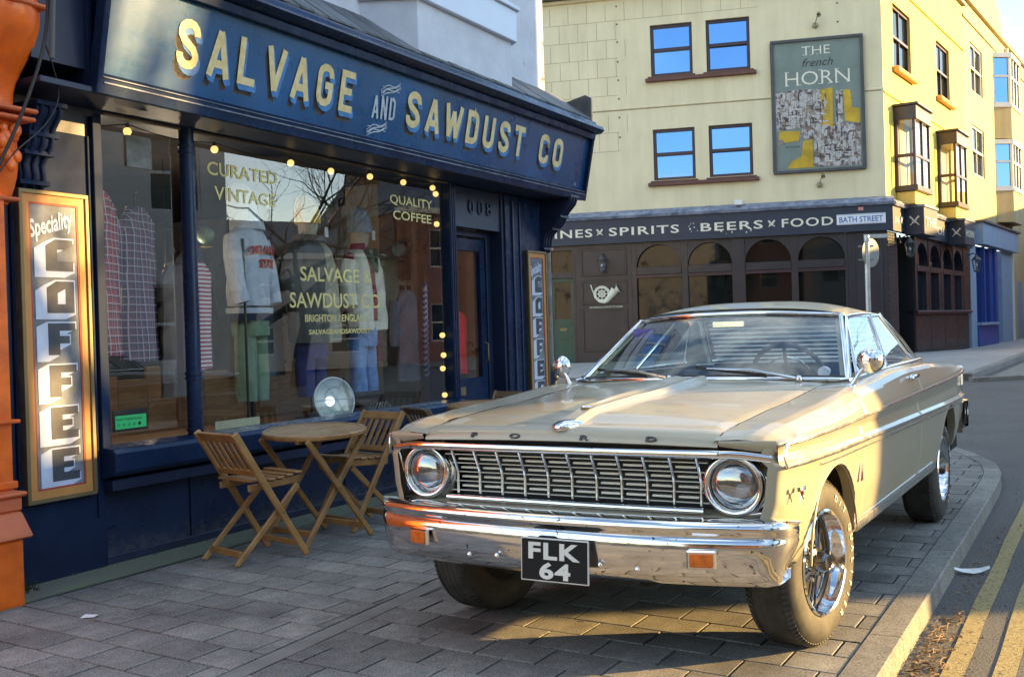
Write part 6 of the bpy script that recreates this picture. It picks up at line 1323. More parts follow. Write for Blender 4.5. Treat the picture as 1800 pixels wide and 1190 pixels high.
def body_panel(name, x0, x1, side, arches=(), parent=car, label=None):
    nx = max(3, int((x1 - x0) / .016)); xs_ = [x0 + (x1 - x0) * i / nx for i in range(nx + 1)]; rows = []
    for i, x in enumerate(xs_):
        ins = .010 if i in (0, nx) else 0
        pr = dens(profile(x)); rows.append([(x, (y - ins) * side, z) for y, z in pr])
    h, w_ = len(rows), len(rows[0]); bm = bmesh.new(); V = [[bm.verts.new(p) for p in r__] for r__ in rows]
    for i in range(h - 1):
        for j in range(w_ - 1):
            c = sum(((V[a][b].co) for a, b in ((i, j), (i + 1, j), (i + 1, j + 1), (i, j + 1))), Vector()) / 4
            if any((c.x - ax) ** 2 + (c.z - az_) ** 2 < r0 * r0 for ax, az_, r0 in arches): continue
            bm.faces.new([V[i][j], V[i + 1][j], V[i + 1][j + 1], V[i][j + 1]])
    for v in [v for v in bm.verts if not v.link_faces]: bm.verts.remove(v)
    # pull the ragged edge onto the arch circle and turn a flange inwards
    for ax, az_, r0 in arches:
        for v in bm.verts:
            d = math.hypot(v.co.x - ax, v.co.z - az_)
            if v.is_boundary and abs(d - r0) < .045 and v.co.z > rk(v.co.x) - .01:
                zmin = profile(v.co.x)[0][1]
                k = r0 / d; nx_, nz_ = ax + (v.co.x - ax) * k, az_ + (v.co.z - az_) * k
                if nz_ >= zmin - .03: v.co.x, v.co.z = nx_, nz_; v.co.y += side * .006
        eds = [e for e in bm.edges if e.is_boundary and all(abs(math.hypot(v.co.x - ax, v.co.z - az_) - r0) < .004 for v in e.verts)]
        if eds:
            g = bmesh.ops.extrude_edge_only(bm, edges=eds)['geom']
            for v in [q for q in g if isinstance(q, bmesh.types.BMVert)]:
                v.co.y -= side * .05; v.co.x = ax + (v.co.x - ax) * .99
    bed = [e for e in bm.edges if e.is_boundary and abs(e.verts[0].co.x - e.verts[1].co.x) < 1e-5 and (abs(e.verts[0].co.x - x0) < 1e-4 or abs(e.verts[0].co.x - x1) < 1e-4)]
    if bed:
        g = bmesh.ops.extrude_edge_only(bm, edges=bed)['geom']
        for v in [q for q in g if isinstance(q, bmesh.types.BMVert)]: v.co.y -= side * .03
    if x1 > .6:                                         # the nose sweeps back towards the corner
        for v in bm.verts:
            if v.co.x > .56: v.co.x -= (v.co.x - .56) / .14 * nose(abs(v.co.y))
    bmesh.ops.recalc_face_normals(bm, faces=bm.faces)
    bm.normal_update()
    if sum(f.normal.y * side * f.calc_area() for f in bm.faces) < 0: bmesh.ops.reverse_faces(bm, faces=bm.faces)
    me = bpy.data.meshes.new(name); 
    for f in bm.faces: f.smooth = True
    for e in bm.edges:
        if len(e.link_faces) == 2 and e.calc_face_angle(0) > .65: e.smooth = False
    bm.to_mesh(me); bm.free(); me.materials.append(PAINT); return link(name, me, parent, label=label)
G = .0028
for s in (-1, 1):
    body_panel('front_wing', -.50 + G, .70, s, (ARF,)); body_panel('door', -1.93 + G, -.50 - G, s); body_panel('rear_wing', -4.10, -1.93 - G, s, (ARR,))
# --- top surfaces
HW = .636
def h0(x): return sh(min(x, .60)) + .004
def spear(x, y):
    t = (x + .72) / 1.36; w_ = lerp(.085, .030, max(0, min(1, t))); a = abs(y)
    return .022 * max(0, min(1, (w_ + .016 - a) / .016)) * min(1, max(0, (.66 - x) / .05)) - .010 * (1 - min(1, abs(a - w_ * .0) / (w_ * .7))) * (1 if a < w_ * .7 else 0) * min(1, max(0, (.5 - x) / .2))
def hood_z(x, y): return h0(x) + .030 * (1 - (y / HW) ** 2) * min(1, (.75 - x) * 3) + spear(x, y) - .006 * (1 if abs(y) > HW - .004 else 0)
HW = .634
ys_ = sorted(set([-HW + 2 * HW * i / 44 for i in range(45)] + [s * v for s in (-1, 1) for v in (.018, .03, .04, .05, .06, .07, .08, .09, .10)])); xs_ = [-.70 + i * .035 for i in range(38)]
xs_ = [x for x in xs_ if x < .615]; rows = []
def cowl(y): return -.70 - .22 * (abs(y) / HW) ** 2.2
for i, x in enumerate(xs_):
    rows.append([(lerp(cowl(y), .615, i / (len(xs_) - 1)), y, 0) for y in ys_])
rows = [[(x, y, hood_z(x, y)) for x, y, _ in r__] for r__ in rows]
def lipx(y): return .030 * (1 - (abs(y) / .64) ** 2)   # gentle bow in plan
base = rows[-1]
for dx, dz in ((.025, -.004), (.048, -.014), (.070, -.032), (.078, -.046), (.080, -.056), (.070, -.060)): rows.append([(x + dx + lipx(y) * min(1, dx / .05), y, (lerp(h0(.615) + .012 * (1 - (y / HW) ** 2), z, .5 if dx < .03 else .0)) + dz) for x, y, z in base])
hood = MB().grid(rows).build('bonnet', PAINT, car, smooth=.7)
# ornament and letters on the bonnet
oz_ = .925; m_ = MB(); m_.ball((.61, 0, .922), .06, 10, (1.9, 1.0, .45)); m_.ball((.50, 0, .942), .034, 8, (2.4, .65, .55)); m_.build('hood_ornament', M['chrome'], hood, bevel=.008, smooth=1.2)
MB().lathe([(0, .004), (.016, .003), (.020, 0)], 16, Matrix.Translation((.46, 0, hood_z(.46, 0) + .004)) @ Matrix.Diagonal((1.4, 1, 1, 1))).tube([(.46 + .028 * cos(a), .020 * sin(a), hood_z(.46, 0) + .006) for a in [i * pi / 10 for i in range(20)]], .003, 5, closed=True).build('crest', M['alu'], hood, smooth=1)
for ch, y in zip('FORD', (-.385, -.19, .115, .385)):
    me = text_mesh(ch, .046, M['steelgrey'], extrude=.003, offset=.0012); w0 = max(v.co.x for v in me.vertices); me.transform(Matrix.Diagonal((1.35, 1, .62, 1)) @ Matrix.Translation((-w0 / 2, 0, 0)))
    o = link('bonnet_letter', me, hood); o.matrix_basis = Matrix.Translation((.700 + lipx(y) * .95, y, .881)) @ Matrix.Rotation(pi / 2, 4, 'Z') @ Matrix.Rotation(R(-38), 4, 'X')
# cowl, scuttle
m_ = MB(); ys2 = [-.74 + i * .0493 for i in range(31)]
m_.grid([[(cowl(min(HW, abs(y))) + dx - (.02 if abs(y) > HW else 0), y, hood_z(-.70, min(abs(y), HW)) * .0 + .998 + dz + .018 * (1 - (y / .75) ** 2)) for y in ys2] for dx, dz in ((.04, -.02), (-.006, -.004), (-.03, 0), (-.10, .006), (-.16, .004))]); m_.build('scuttle', PAINT, car, smooth=1)
MB().box(-.90, .60, -.63, .63, .40, .60).box(-3.9, -.9, -.80, .80, .38, .46).build('chassis', M['underbody'], car)
# --- greenhouse
def A_base(y): return Vector((-.86 - .20 * (abs(y) / .72) ** 2 + .10 * (1 - abs(y) / .72), y, 1.018 - .0 * abs(y) + .014 * (1 - (y / .72) ** 2)))
WB = lambda s: (-.80 - .17 * abs(s) ** 2.5, .715 * s, 1.012 + .014 * (1 - s * s))      # windscreen base, s in -1..1
WT = lambda s: (-1.34 - .14 * abs(s) ** 2.5, .575 * s, 1.330 + .026 * (1 - s * s))     # windscreen top
RB = lambda s: (-2.98 + .10 * abs(s) ** 2.5, .66 * s, 1.045 + .012 * (1 - s * s)); RT = lambda s: (-2.46 + .05 * abs(s) ** 2.5, .54 * s, 1.335 + .026 * (1 - s * s))
def ruled(A, B, n=24, k=8, bulge=0, ax=0, s0=-1, s1=1, t0=0, t1=1):
    rows = []
    for i in range(k + 1):
        t = t0 + (t1 - t0) * i / k; rows.append([tuple(a + (b - a) * t + (bulge * 4 * t * (1 - t) * (1 if j == 2 else (.8 if j == 0 else 0)) if bulge else 0) for j, (a, b) in enumerate(zip(A(s0 + (s1 - s0) * q / n), B(s0 + (s1 - s0) * q / n)))) for q in range(n + 1)])
    return rows
MB().grid(ruled(WB, WT, 24, 8, .012)).build('windscreen', M['carglass'], car, smooth=2); MB().grid(ruled(RB, RT, 24, 8, .010)).build('rear_window', M['carglass'], car, smooth=2)
m_ = MB()                                              # bright windscreen surround
ss = [i / 12 - 1 for i in range(25)]; loop = [Vector(WB(s)) for s in ss] + [Vector(WT(s)) for s in ss[::-1]]
m_.tube([p + Vector((.006, 0, .004)) for p in loop], .013, 8, closed=True); m_.build('windscreen_trim', M['chrome'], car, smooth=1.2)
MB().tube([Vector(WB(s)) + Vector((-.016, 0, .014)) for s in ss] + [Vector(WT(s)) + Vector((-.004, 0, -.018)) for s in ss[::-1]], .010, 6, closed=True).build('windscreen_seal', M['rubber'], car, smooth=1.2)
MB().tube([Vector(RB(s)) for s in ss] + [Vector(RT(s)) for s in ss[::-1]], .012, 8, closed=True).build('rear_window_trim', M['chrome'], car, smooth=1.2)
rows = []                                              # roof skin
for i in range(26):
    t = i / 25; row = []
    for q in range(31):
        s = q / 15 - 1; a, b = WT(s), RT(s); x = lerp(a[0], b[0], t); y = lerp(.595, .575, t) * s * (1 if abs(s) < .99 else 1.0); e = 1 - abs(s) ** 3.2; z = lerp(a[2] - .0, b[2], t) * 1.0; z = 1.340 + .072 * e * (sin(pi * (t * .92 + .06)) ** .55) + .016 * e
        row.append((x, y, z - (.012 if abs(s) > .97 else 0)))
    rows.append(row)
roof = MB().grid(rows).build('roof', PAINT, car, smooth=2)
for s in (-1, 1):                                      # drip rail, pillars, side glass
    m_ = MB(); rail = [Vector((lerp(-1.46, -2.44, t), s * lerp(.600, .582, t), 1.326 + .012 * sin(pi * t))) for t in [i / 12 for i in range(13)]]
    m_.tube([Vector((-.99, s * .722, 1.02))] + [Vector(WT(s)) + Vector((-.02, s * .015, -.008))] + rail[1:] + [Vector((-2.70, s * .655, 1.18)), Vector((-2.92, s * .70, 1.052))], .010, 6); m_.build('drip_rail', M['chrome'], roof, smooth=1.2)
    # A pillar
    a0, a1 = Vector(WB(s)), Vector(WT(s)); m_ = MB(); v = [a0, a0 + Vector((-.055, s * .012, 0)), a1 + Vector((-.05, s * .02, 0)), a1]; m_.add([(p.x, p.y, p.z) for p in v] + [(p.x - .01, p.y - s * .035, p.z) for p in v], [(0, 1, 2, 3), (7, 6, 5, 4), (0, 4, 5, 1), (1, 5, 6, 2), (2, 6, 7, 3), (3, 7, 4, 0)]); m_.build('windscreen_pillar', PAINT, car)
    # C pillar
    def CP(t): return [Vector((lerp(-2.60, -2.34, t), s * lerp(.735, .592, t), lerp(1.03, 1.335, t))), Vector((lerp(-2.72, -2.42, t), s * lerp(.73, .590, t), lerp(1.03, 1.345, t))), Vector((lerp(-2.92, -2.45, t), s * lerp(.69, .565, t), lerp(1.03, 1.355, t)))]
    MB().grid([CP(i / 6) for i in range(7)]).build('rear_pillar', PAINT, car, smooth=2)
    def SG(x, t): return Vector((x, s * lerp(.742, .592, t) - s * .0, lerp(1.045, 1.325, t)))
    panes = [((-1.05, -1.52), (-1.76, -2.08)), ((-1.79, -2.11), (-2.58, -2.34))]
    for (b0, t0_), (b1, t1_) in panes:
        MB().add([SG(b0, 0), SG(b1, 0), SG(t1_, 1), SG(t0_, 1)], [(0, 1, 2, 3)]).build('side_window', M['carglass'], car)
        MB().tube([SG(b0, 0), SG(b1, 0), SG(t1_, 1), SG(t0_, 1)], .008, 6, closed=True).build('window_trim', M['chrome'], car)
    MB().tube([SG(-1.775, 0), SG(-2.095, 1)], .014, 6).build('glass_divider', M['alu'], car)
    MB().tube([Vector((-.93, s * .742, 1.018)), Vector((-1.5, s * .765, 1.038)), Vector((-2.2, s * .765, 1.045)), Vector((-2.85, s * .74, 1.045))], .010, 6).build('belt_trim', M['chrome'], car, smooth=1.2)
    # inner and outer sill between belt and glass
    MB().grid([[(x, s * .64 * (plan(x) if 0 else 1), sh(x) + .0), (x, s * .748, sh(x) + .004), (x, s * .742, 1.040)] for x in [-1.0 - i * .1 for i in range(20)]]).build('belt_top', PAINT, car, smooth=2)
# deck
rows = []
for i in range(22):
    x = -2.93 - i * .053; rows.append([(x if i else x + .08 * abs(q / 10 - 1) ** 2, .66 * (q / 10 - 1), sh(x) + .014 * (1 - (q / 10 - 1) ** 2) + .0) for q in range(21)])
rows.append([(x_ - .012, y_, z_ - .03) for x_, y_, z_ in rows[-1]]); MB().grid(rows).build('boot_lid', PAINT, car, smooth=2)
m_ = MB(); m_.grid([[(-4.06 - .02 * (1 - (q / 10 - 1) ** 2), .82 * (q / 10 - 1), z) for q in range(21)] for z in (.46, .60, .75, .86, .95)]); m_.build('tail_panel', PAINT, car, smooth=2)
for s in (-1, 1):
    T = Matrix.Translation((-4.07, s * .62, .80)) @ Matrix.Rotation(-pi / 2, 4, 'Y'); MB().lathe([(0, .05), (.06, .045), (.085, .02), (.09, 0)], 24, T).build('tail_lamp', M['redlens'], car, smooth=1); MB().lathe([(.085, .0), (.092, .03), (.105, .02), (.108, 0)], 24, T).build('tail_lamp_bezel', M['chrome'], car, smooth=1)
    # wrap-around rear quarter end, light grey lamp strip
    MB().box(-4.11, -4.05, s * .80 - .03, s * .80 + .03, .80, .95).build('tail_fin_trim', M['alu'], car, bevel=.01)
# --- bumpers
def bumper(front=True, name='front_bumper'):
    m_ = MB(); n = 44; rows = []
    prof = [(-.10, .608), (-.03, .612), (-.006, .602), (.004, .588), (.004, .574), (-.010, .562), (-.012, .550), (-.002, .540), (.003, .525), (-.001, .48), (-.009, .43), (-.020, .395), (-.045, .374), (-.075, .380)]
    for i in range(n + 1):
        s = i / n * 2 - 1; a = abs(s); wrap = max(0, (a - .86) / .14)
        y = .865 * math.copysign(min(1, a / .86) ** 1.0, s) * (1 if wrap == 0 else 1) ; y = math.copysign(.820 * min(1, a / .86) + .066 * sin(wrap * pi / 2), s)
        xf = .835 - .105 * (min(1, a / .86)) ** 2.4; xf -= .15 * (wrap ** 1.8)
        row = []
        for dx, z in prof:
            dx = dx * (1 - .75 * wrap) if dx < 0 else dx
            k = 1 - .30 * wrap * wrap; zz = .50 + (z - .50) * k + .012 * wrap
            nx = cos(wrap * pi / 2 * .92) * 1.0; ny = sin(wrap * pi / 2 * .92); row.append((xf + dx * nx, (y + math.copysign(dx * ny, s)) * (1 - .055 * max(0, (.50 - z) / .12) * a ** 5), zz))
        rows.append(row)
    m_.grid(rows)
    me = m_.mesh(name, M['bumperchrome'], smooth=.9); o = link(name, me, car)
    if not front: o.matrix_basis = Matrix.Translation((-3.22, 0, .05)) @ Matrix.Diagonal((1, .955, 1, 1)) @ Matrix.Rotation(pi, 4, 'Z')
    return o
fb_ = bumper()
m_ = MB(); rows = []
for i in range(25):
    t_ = i / 12 - 1; w_ = max(0, (abs(t_) - .8) / .2); y_ = math.copysign(.80 * min(1, abs(t_) / .8) + .07 * sin(w_ * pi / 2), t_); x_ = -4.20 + .03 * t_ * t_ + .16 * w_ ** 2
    rows.append([(x_ + .10, y_ * .97, .69), (x_ + .01, y_, .70), (x_, y_, .67), (x_ + .006, y_, .58), (x_ + .02, y_, .52), (x_ + .10, y_ * .97, .51)])
m_.grid(rows).build('rear_bumper', M['bumperchrome'], car, smooth=.9)
for s in (-1, 1):
    T = Matrix.Translation((.797, s * .60, .478)) @ Matrix.Rotation(R(s * 14), 4, 'Z')
    ind = MB().box(-.004, .016, -.052, .052, -.034, .034).build('indicator_surround', M['chrome'], fb_, M_=T, bevel=.006); MB().box(.01, .022, -.042, .042, -.025, .025).build('amber_indicator', M['amber'], fb_, M_=T, bevel=.004)
    for z in (.425,): MB().ball((.812, s * .36, z), .011, 6, (.6, 1, 1)).build('bumper_bolt', M['chrome'], fb_, smooth=2)
    MB().ball((.835, s * .22, .435), .012, 6, (.6, 1, 1)).build('bumper_bolt', M['chrome'], fb_, smooth=2)
# plate
PT = Matrix.Translation((.868, .052, .452)) @ Matrix.Rotation(pi / 2, 4, 'Z') @ Matrix.Rotation(R(-3), 4, 'X')
plt = MB().box(-.142, .142, -.004, .004, -.088, .074).build('number_plate', M['platesilver'], car, M_=PT, bevel=.002); MB().box(-.137, .137, -.0052, -.004, -.083, .069).build('plate_face', M['plateblack'], plt)
def digits(t, y, x0, w_, h):
    me = text_mesh(t, h * 1.39, M['platesilver'], extrude=.0012, offset=.0028, spacing=1.12); xs2 = [v.co.x for v in me.vertices]; k = w_ / (max(xs2) - min(xs2)); me.transform(Matrix.Translation((x0, -.0064, y)) @ Matrix.Diagonal((k, 1, 1, 1)) @ Matrix.Translation((-min(xs2), 0, 0))); return link('plate_characters', me, plt)
digits('FLK', -.002, -.108, .216, .060); digits('64', -.074, -.062, .130, .058)
MB().box(.80, .86, -.02, .04, .50, .53).build('plate_bracket', M['underbody'], car)
# --- front face
def gx(z): return .655 - .050 * max(0, min(1, (.826 - z) / .10))              # grille leans back, then drops straight
ZT, ZB = .834, .628
m_ = MB(); m_.grid([[(.52, y, z) for y in (-.80, 0, .80)] for z in (.60, .86)]); m_.build('grille_backing', M['blacktrim'], car)
GH = .555
bars = MB()
for k in range(11):
    y = -GH + .02 + k * (2 * GH - .04) / 10; bars.tube([(gx(z) + .0, y, z) for z in (ZT - .008, .80, .775, .75, .725, .70, .66, ZB + .005)], .0055, 6)
bars.build('grille_upright', M['alu'], car, smooth=1)
for k in range(5):
    z = ZT - .036 - k * .0385; MB().beam((gx(z) - .006, -GH - .02, z), (gx(z) - .006, GH + .02, z), .008, .0050).build('grille_bar', M['blade'], car, bevel=.001)
dash = MB()
for k in range(5):
    z = ZT - .018 - k * .0385
    for c in range(10): y = -GH + .02 + (c + .5) * (2 * GH - .04) / 10; dash.beam((gx(z) - .026, y - .041, z), (gx(z) - .026, y + .041, z), .03, .0095)
dash.build('grille_blades', M['blade'], car, bevel=.001)
# chrome surround of grille and lamps
def rr(y0, y1, z0, z1, r__, n=5):
    o = []
    for cy_, cz_, a0 in ((y1 - r__, z1 - r__, 0), (y0 + r__, z1 - r__, 90), (y0 + r__, z0 + r__, 180), (y1 - r__, z0 + r__, 270)): o += [(cy_ + r__ * cos(R(a0 + 90 * i / n)), cz_ + r__ * sin(R(a0 + 90 * i / n))) for i in range(n + 1)]
    return o
def fx(y): return .690 + .022 * (1 - (y / .64) ** 2) if abs(y) < .64 else .690 - (abs(y) - .64) * .25
top_ = [(fx(y), y, .838 - (.0 if abs(y) < .70 else (abs(y) - .70) * .14)) for y in [-.815 + i * .0466 for i in range(36)]]
MB().tube(top_, .017, 8, sx=.8).build('grille_top_trim', M['bumperchrome'], car, smooth=1.2)
MB().tube([(fx(y) - .045, y, .622) for y in [-.56 + i * .04 for i in range(29)]], .012, 8).build('grille_bottom_trim', M['bumperchrome'], car, smooth=1.2)
for s in (-1, 1):
    MB().tube([(fx(.815), s * .815, .822), (.632, s * .815, .79), (.615, s * .812, .74), (.600, s * .803, .66), (.615, s * .77, .620), (.63, s * .70, .612)], .011, 8).build('lamp_side_trim', M['bumperchrome'], car, smooth=1.2)
    MB().grid([[(.652 - .055 * (i / 6) - (0 if j == 0 else .035 * j), s * (.840 - .004 * i / 6 - .020 * j), .868 - .26 * i / 6) for j in range(3)] for i in range(7)]).build('wing_front_edge', PAINT, car, smooth=2)
    MB().grid([[(.700 - nose(y_) + (.001, .004, .003, -.002, -.008)[k], s * y_, lerp(sh(.70) + .001, lerp(.866, .846, min(1, (y_ - .64) / .14)), k / 4)) for k in range(5)] for y_ in [.640 + .0245 * q for q in range(9)]]).build('wing_front_panel', PAINT, car, smooth=2)
    # headlamp
    T = Matrix.Translation((.622, s * .672, .722)) @ Matrix.Rotation(pi / 2, 4, 'Y')
    hl = MB().lathe([(.090, -.03), (.092, .022), (.098, .030), (.106, .030), (.114, .022), (.118, .004), (.117, -.03)], 40, T).build('headlight_bezel', M['bumperchrome'], car, smooth=1)
    MB().lathe([(.0, -.045), (.03, -.042), (.06, -.028), (.084, -.004), (.090, .004)], 32, T).build('headlight_reflector', M['reflector'], hl, smooth=2)
    MB().lathe([(0, .030), (.03, .0285), (.06, .023), (.082, .012), (.089, .004)], 32, T).build('headlight', M['lensglass'], hl, smooth=2); MB().lathe([(.117, .004), (.128, -.01), (.130, -.05)], 32, T).build('headlight_bucket', M['alu'], hl, smooth=1)
# valance between grille and bumper
ysv = [-.80 + i * .04 for i in range(41)]
MB().grid([[(x - .05 * (abs(y) / .8) ** 3, y, z) for y in ysv] for x, z in ((.57, .615), (.655, .608), (.70, .598), (.725, .58), (.735, .52))]).build('valance', PAINT, car, smooth=2)
m_ = MB(); m_.grid([[(x, y * .72, z) for y in ysv] for x, z in ((.66, .50), (.60, .36), (.45, .32), (.2, .34))]); m_.build('undertray', M['underbody'], car)
for s in (-1, 1): MB().tube([(.60, s * .3, .34), (-.1, s * .3, .26), (-.3, s * .32, .28)], .03, 8).build('suspension_arm', M['underbody'], car)
# --- bright side spears, rocker, badges
for s in (-1, 1):
    def SP(f, x, o=.004): return Vector((x, s * (.901 * plan(x) + o), f(x)))
    xs3 = [.605 - i * .08 for i in range(58)]
    MB().tube([SP(lt, x) for x in xs3[::-1]] + [SP(lt, .625), Vector((.636, s * (.901 * plan(.655) + .004), (ut(.66) + lt(.66)) / 2)), SP(ut, .625)] + [SP(ut, x) for x in xs3], .0085, 6, sx=.6).build('side_spear', M['alu'], car, smooth=1.2)
    xs4 = [.25 - i * .1 for i in range(42)]
    MB().tube([Vector((x, s * (.8965 * plan(x) + .002), lt(x) - .030)) for x in xs4], .005, 6, sx=.5).build('lower_side_line', M['alu'], car, smooth=1.2)
    MB().tube([Vector((x, s * (.862 + .004), rk(x) + .075)) for x in [-.40 - i * .1 for i in range(22)]], .022, 6, sx=.35).build('rocker_trim', M['alu'], car, smooth=1.2)
    MB().tube([Vector((ARF[0] + (ARF[2] + .002) * cos(a), s * (.885 * plan(.2) + .003 * 0 + .002), ARF[1] + (ARF[2] + .002) * sin(a))) for a in [R(8 + i * 10) for i in range(17)]], .005, 6).build('arch_lip', PAINT, car, smooth=1.2)
    hd = MB().tube([(-1.62, s * .868, .985), (-1.62, s * .905, .990), (-1.78, s * .908, .992), (-1.80, s * .868, .99)], .010, 8); hd.ball((-1.62, s * .900, .988), .016, 6); hd.build('door_handle', M['chrome'], car, smooth=1)
    # crossed flags badge and tri-colour badge
    bd = MB(); bd.tube([(.560, s * .886, .665), (.520, s * .890, .710)], .003, 5).tube([(.520, s * .890, .665), (.560, s * .886, .710)], .003, 5).box(.506, .522, s * .893 - .003, s * .893 + .003, .698, .714).box(.555, .571, s * .886 - .003, s * .886 + .003, .698, .714); bd.build('flag_badge', M['chrome'], car)
    MB().box(.532, .546, s * .893 - .003, s * .893 + .003, .684, .698).build('badge_red', M['redlens'], car)
    b2_ = MB().prism([(-.40, .61), (-.36, .61), (-.40, .69)], s * .892, s * .900, 'xz').build('tri_badge', M['chrome'], car); MB().box(-.415, -.40, s * .892, s * .899, .61, .645).build('badge_red', M['redlens'], b2_)
    # mirror
    MO = Vector((-.17, .055, -.02)) if s < 0 else Vector((0, 0, 0))
    mr_ = MB().tube([(-.70, s * .80, 1.005), (-.715, s * .83, 1.06), (-.73, s * .86, 1.095)], [.016, .009, .010], 8).ball((-.700, s * .80, .998), .026, 8, (1.6, .8, .35)).build('mirror_stalk', M['chrome'], car, loc=MO, smooth=1.2)
    T = Matrix.Translation((-.745, s * .875, 1.115)) @ Matrix.Rotation(R(90 + 4), 4, 'Y') @ Matrix.Rotation(R(s * -12), 4, 'X'); MB().lathe([(0, .045), (.03, .040), (.052, .022), (.062, 0), (.060, -.008), (0, -.008)], 24, T).build('mirror_head', M['chrome'], mr_, smooth=1)
# wipers
for y0, y1 in ((.12, .52), (-.43, -.03)) if 0 else ((.52, .05), (-.12, -.56)):
    p0 = Vector(WB(y0 / .715)) + Vector((.06, 0, .01)); p1 = Vector(WB(y1 / .715)) + Vector((-.06 + .03, 0, .055)); wp = MB().tube([p0, p0.lerp(p1, .5) + Vector((.015, 0, .02)), p1], [.010, .006, .005], 6).ball(p0, .018, 6); o = wp.build('wiper_arm', M['alu'], car, smooth=1)
    d_ = (p1 - p0) * .45; q = p0.lerp(p1, .72); MB().beam(q - d_ * .85, q + d_ * .9, .006, .016).build('wiper_blade', M['rubber'], o)
# --- cabin
MB().box(-1.15, -.85, -.66, .66, .80, .985).build('dashboard', M['vinyl'], car, bevel=.03); MB().box(-1.10, -.92, .18, .55, .985, 1.015).build('instrument_hood', M['vinyl'], car, bevel=.012)
for y in (-.34, .34): MB().box(-1.98, -1.50, y - .26, y + .26, .50, .70).add(*_bar(Vector((-2.02, 0, 1.02)), Vector((-1.92, 0, .62)), y, .50, .13)).build('front_seat', M['vinyl'], car, bevel=.04, smooth=1)
MB().box(-2.75, -2.35, -.58, .58, .5, .72).box(-2.86, -2.72, -.58, .58, .6, .98).build('rear_seat', M['vinyl'], car, bevel=.04, smooth=1); MB().box(-2.98, -2.84, -.62, .62, .98, 1.03).build('parcel_shelf', M['vinyl'], car)
MB().box(-2.9, -.9, -.70, .70, .44, .50).box(-2.9, -1.0, .70, .74, .48, 1.0).box(-2.9, -1.0, -.74, -.70, .48, 1.0).build('cabin_liner', M['vinyl'], car)
T = Matrix.Translation((-1.22, .36, 1.02)) @ Matrix.Rotation(R(-62), 4, 'Y'); sw = MB().tube([T @ Vector((.19 * cos(a), .19 * sin(a), 0)) for a in [i * pi / 16 for i in range(32)]], .012, 8, closed=True); sw.tube([T @ Vector((-.18, 0, 0)), T @ Vector((0, 0, -.03)), T @ Vector((.18, 0, 0))], .010, 6).tube([T @ Vector((0, 0, -.03)), T @ Vector((0, 0, -.3))], .02, 8); sw.build('steering_wheel', M['vinyl'], car, smooth=1); MB().tube([T @ Vector((.12 * cos(a), .12 * sin(a), -.006)) for a in [R(-70 + 10 * i) for i in range(15)]], .006, 6).build('horn_ring', M['chrome'], car, smooth=1)
MB().tube([(-1.40, 0, 1.36), (-1.33, 0, 1.31)], .006, 6).box(-1.335, -1.325, -.09, .09, 1.285, 1.318).build('rear_view_mirror', M['chrome'], car, bevel=.004)
# white louvred slats of the rear-window blind, seen through the windscreen
for i in range(9):
    t = .06 + i * .10; a, b = Vector(RB(-.92)).lerp(Vector(RT(-.92)), t), Vector(RB(.92)).lerp(Vector(RT(.92)), t); MB().beam(a + Vector((.05, 0, 0)), b + Vector((.05, 0, 0)), .022, .004, (0.4, 0, 1)).build('blind_slat', M['white'], car)
MB().lathe([(0, 0), (.032, 0)], 16, Matrix.Translation(Vector(WB(.86)).lerp(Vector(WT(.86)), .12) + Vector((-.008, 0, 0))) @ Matrix.Rotation(R(60), 4, 'Y')).build('windscreen_sticker', M['board_white'], car); MB().box(-1.30, -1.295, -.55, -.43, 1.235, 1.29).build('windscreen_sticker', pm('violet sticker', (.14, .12, .42), .5, bump=0), car)
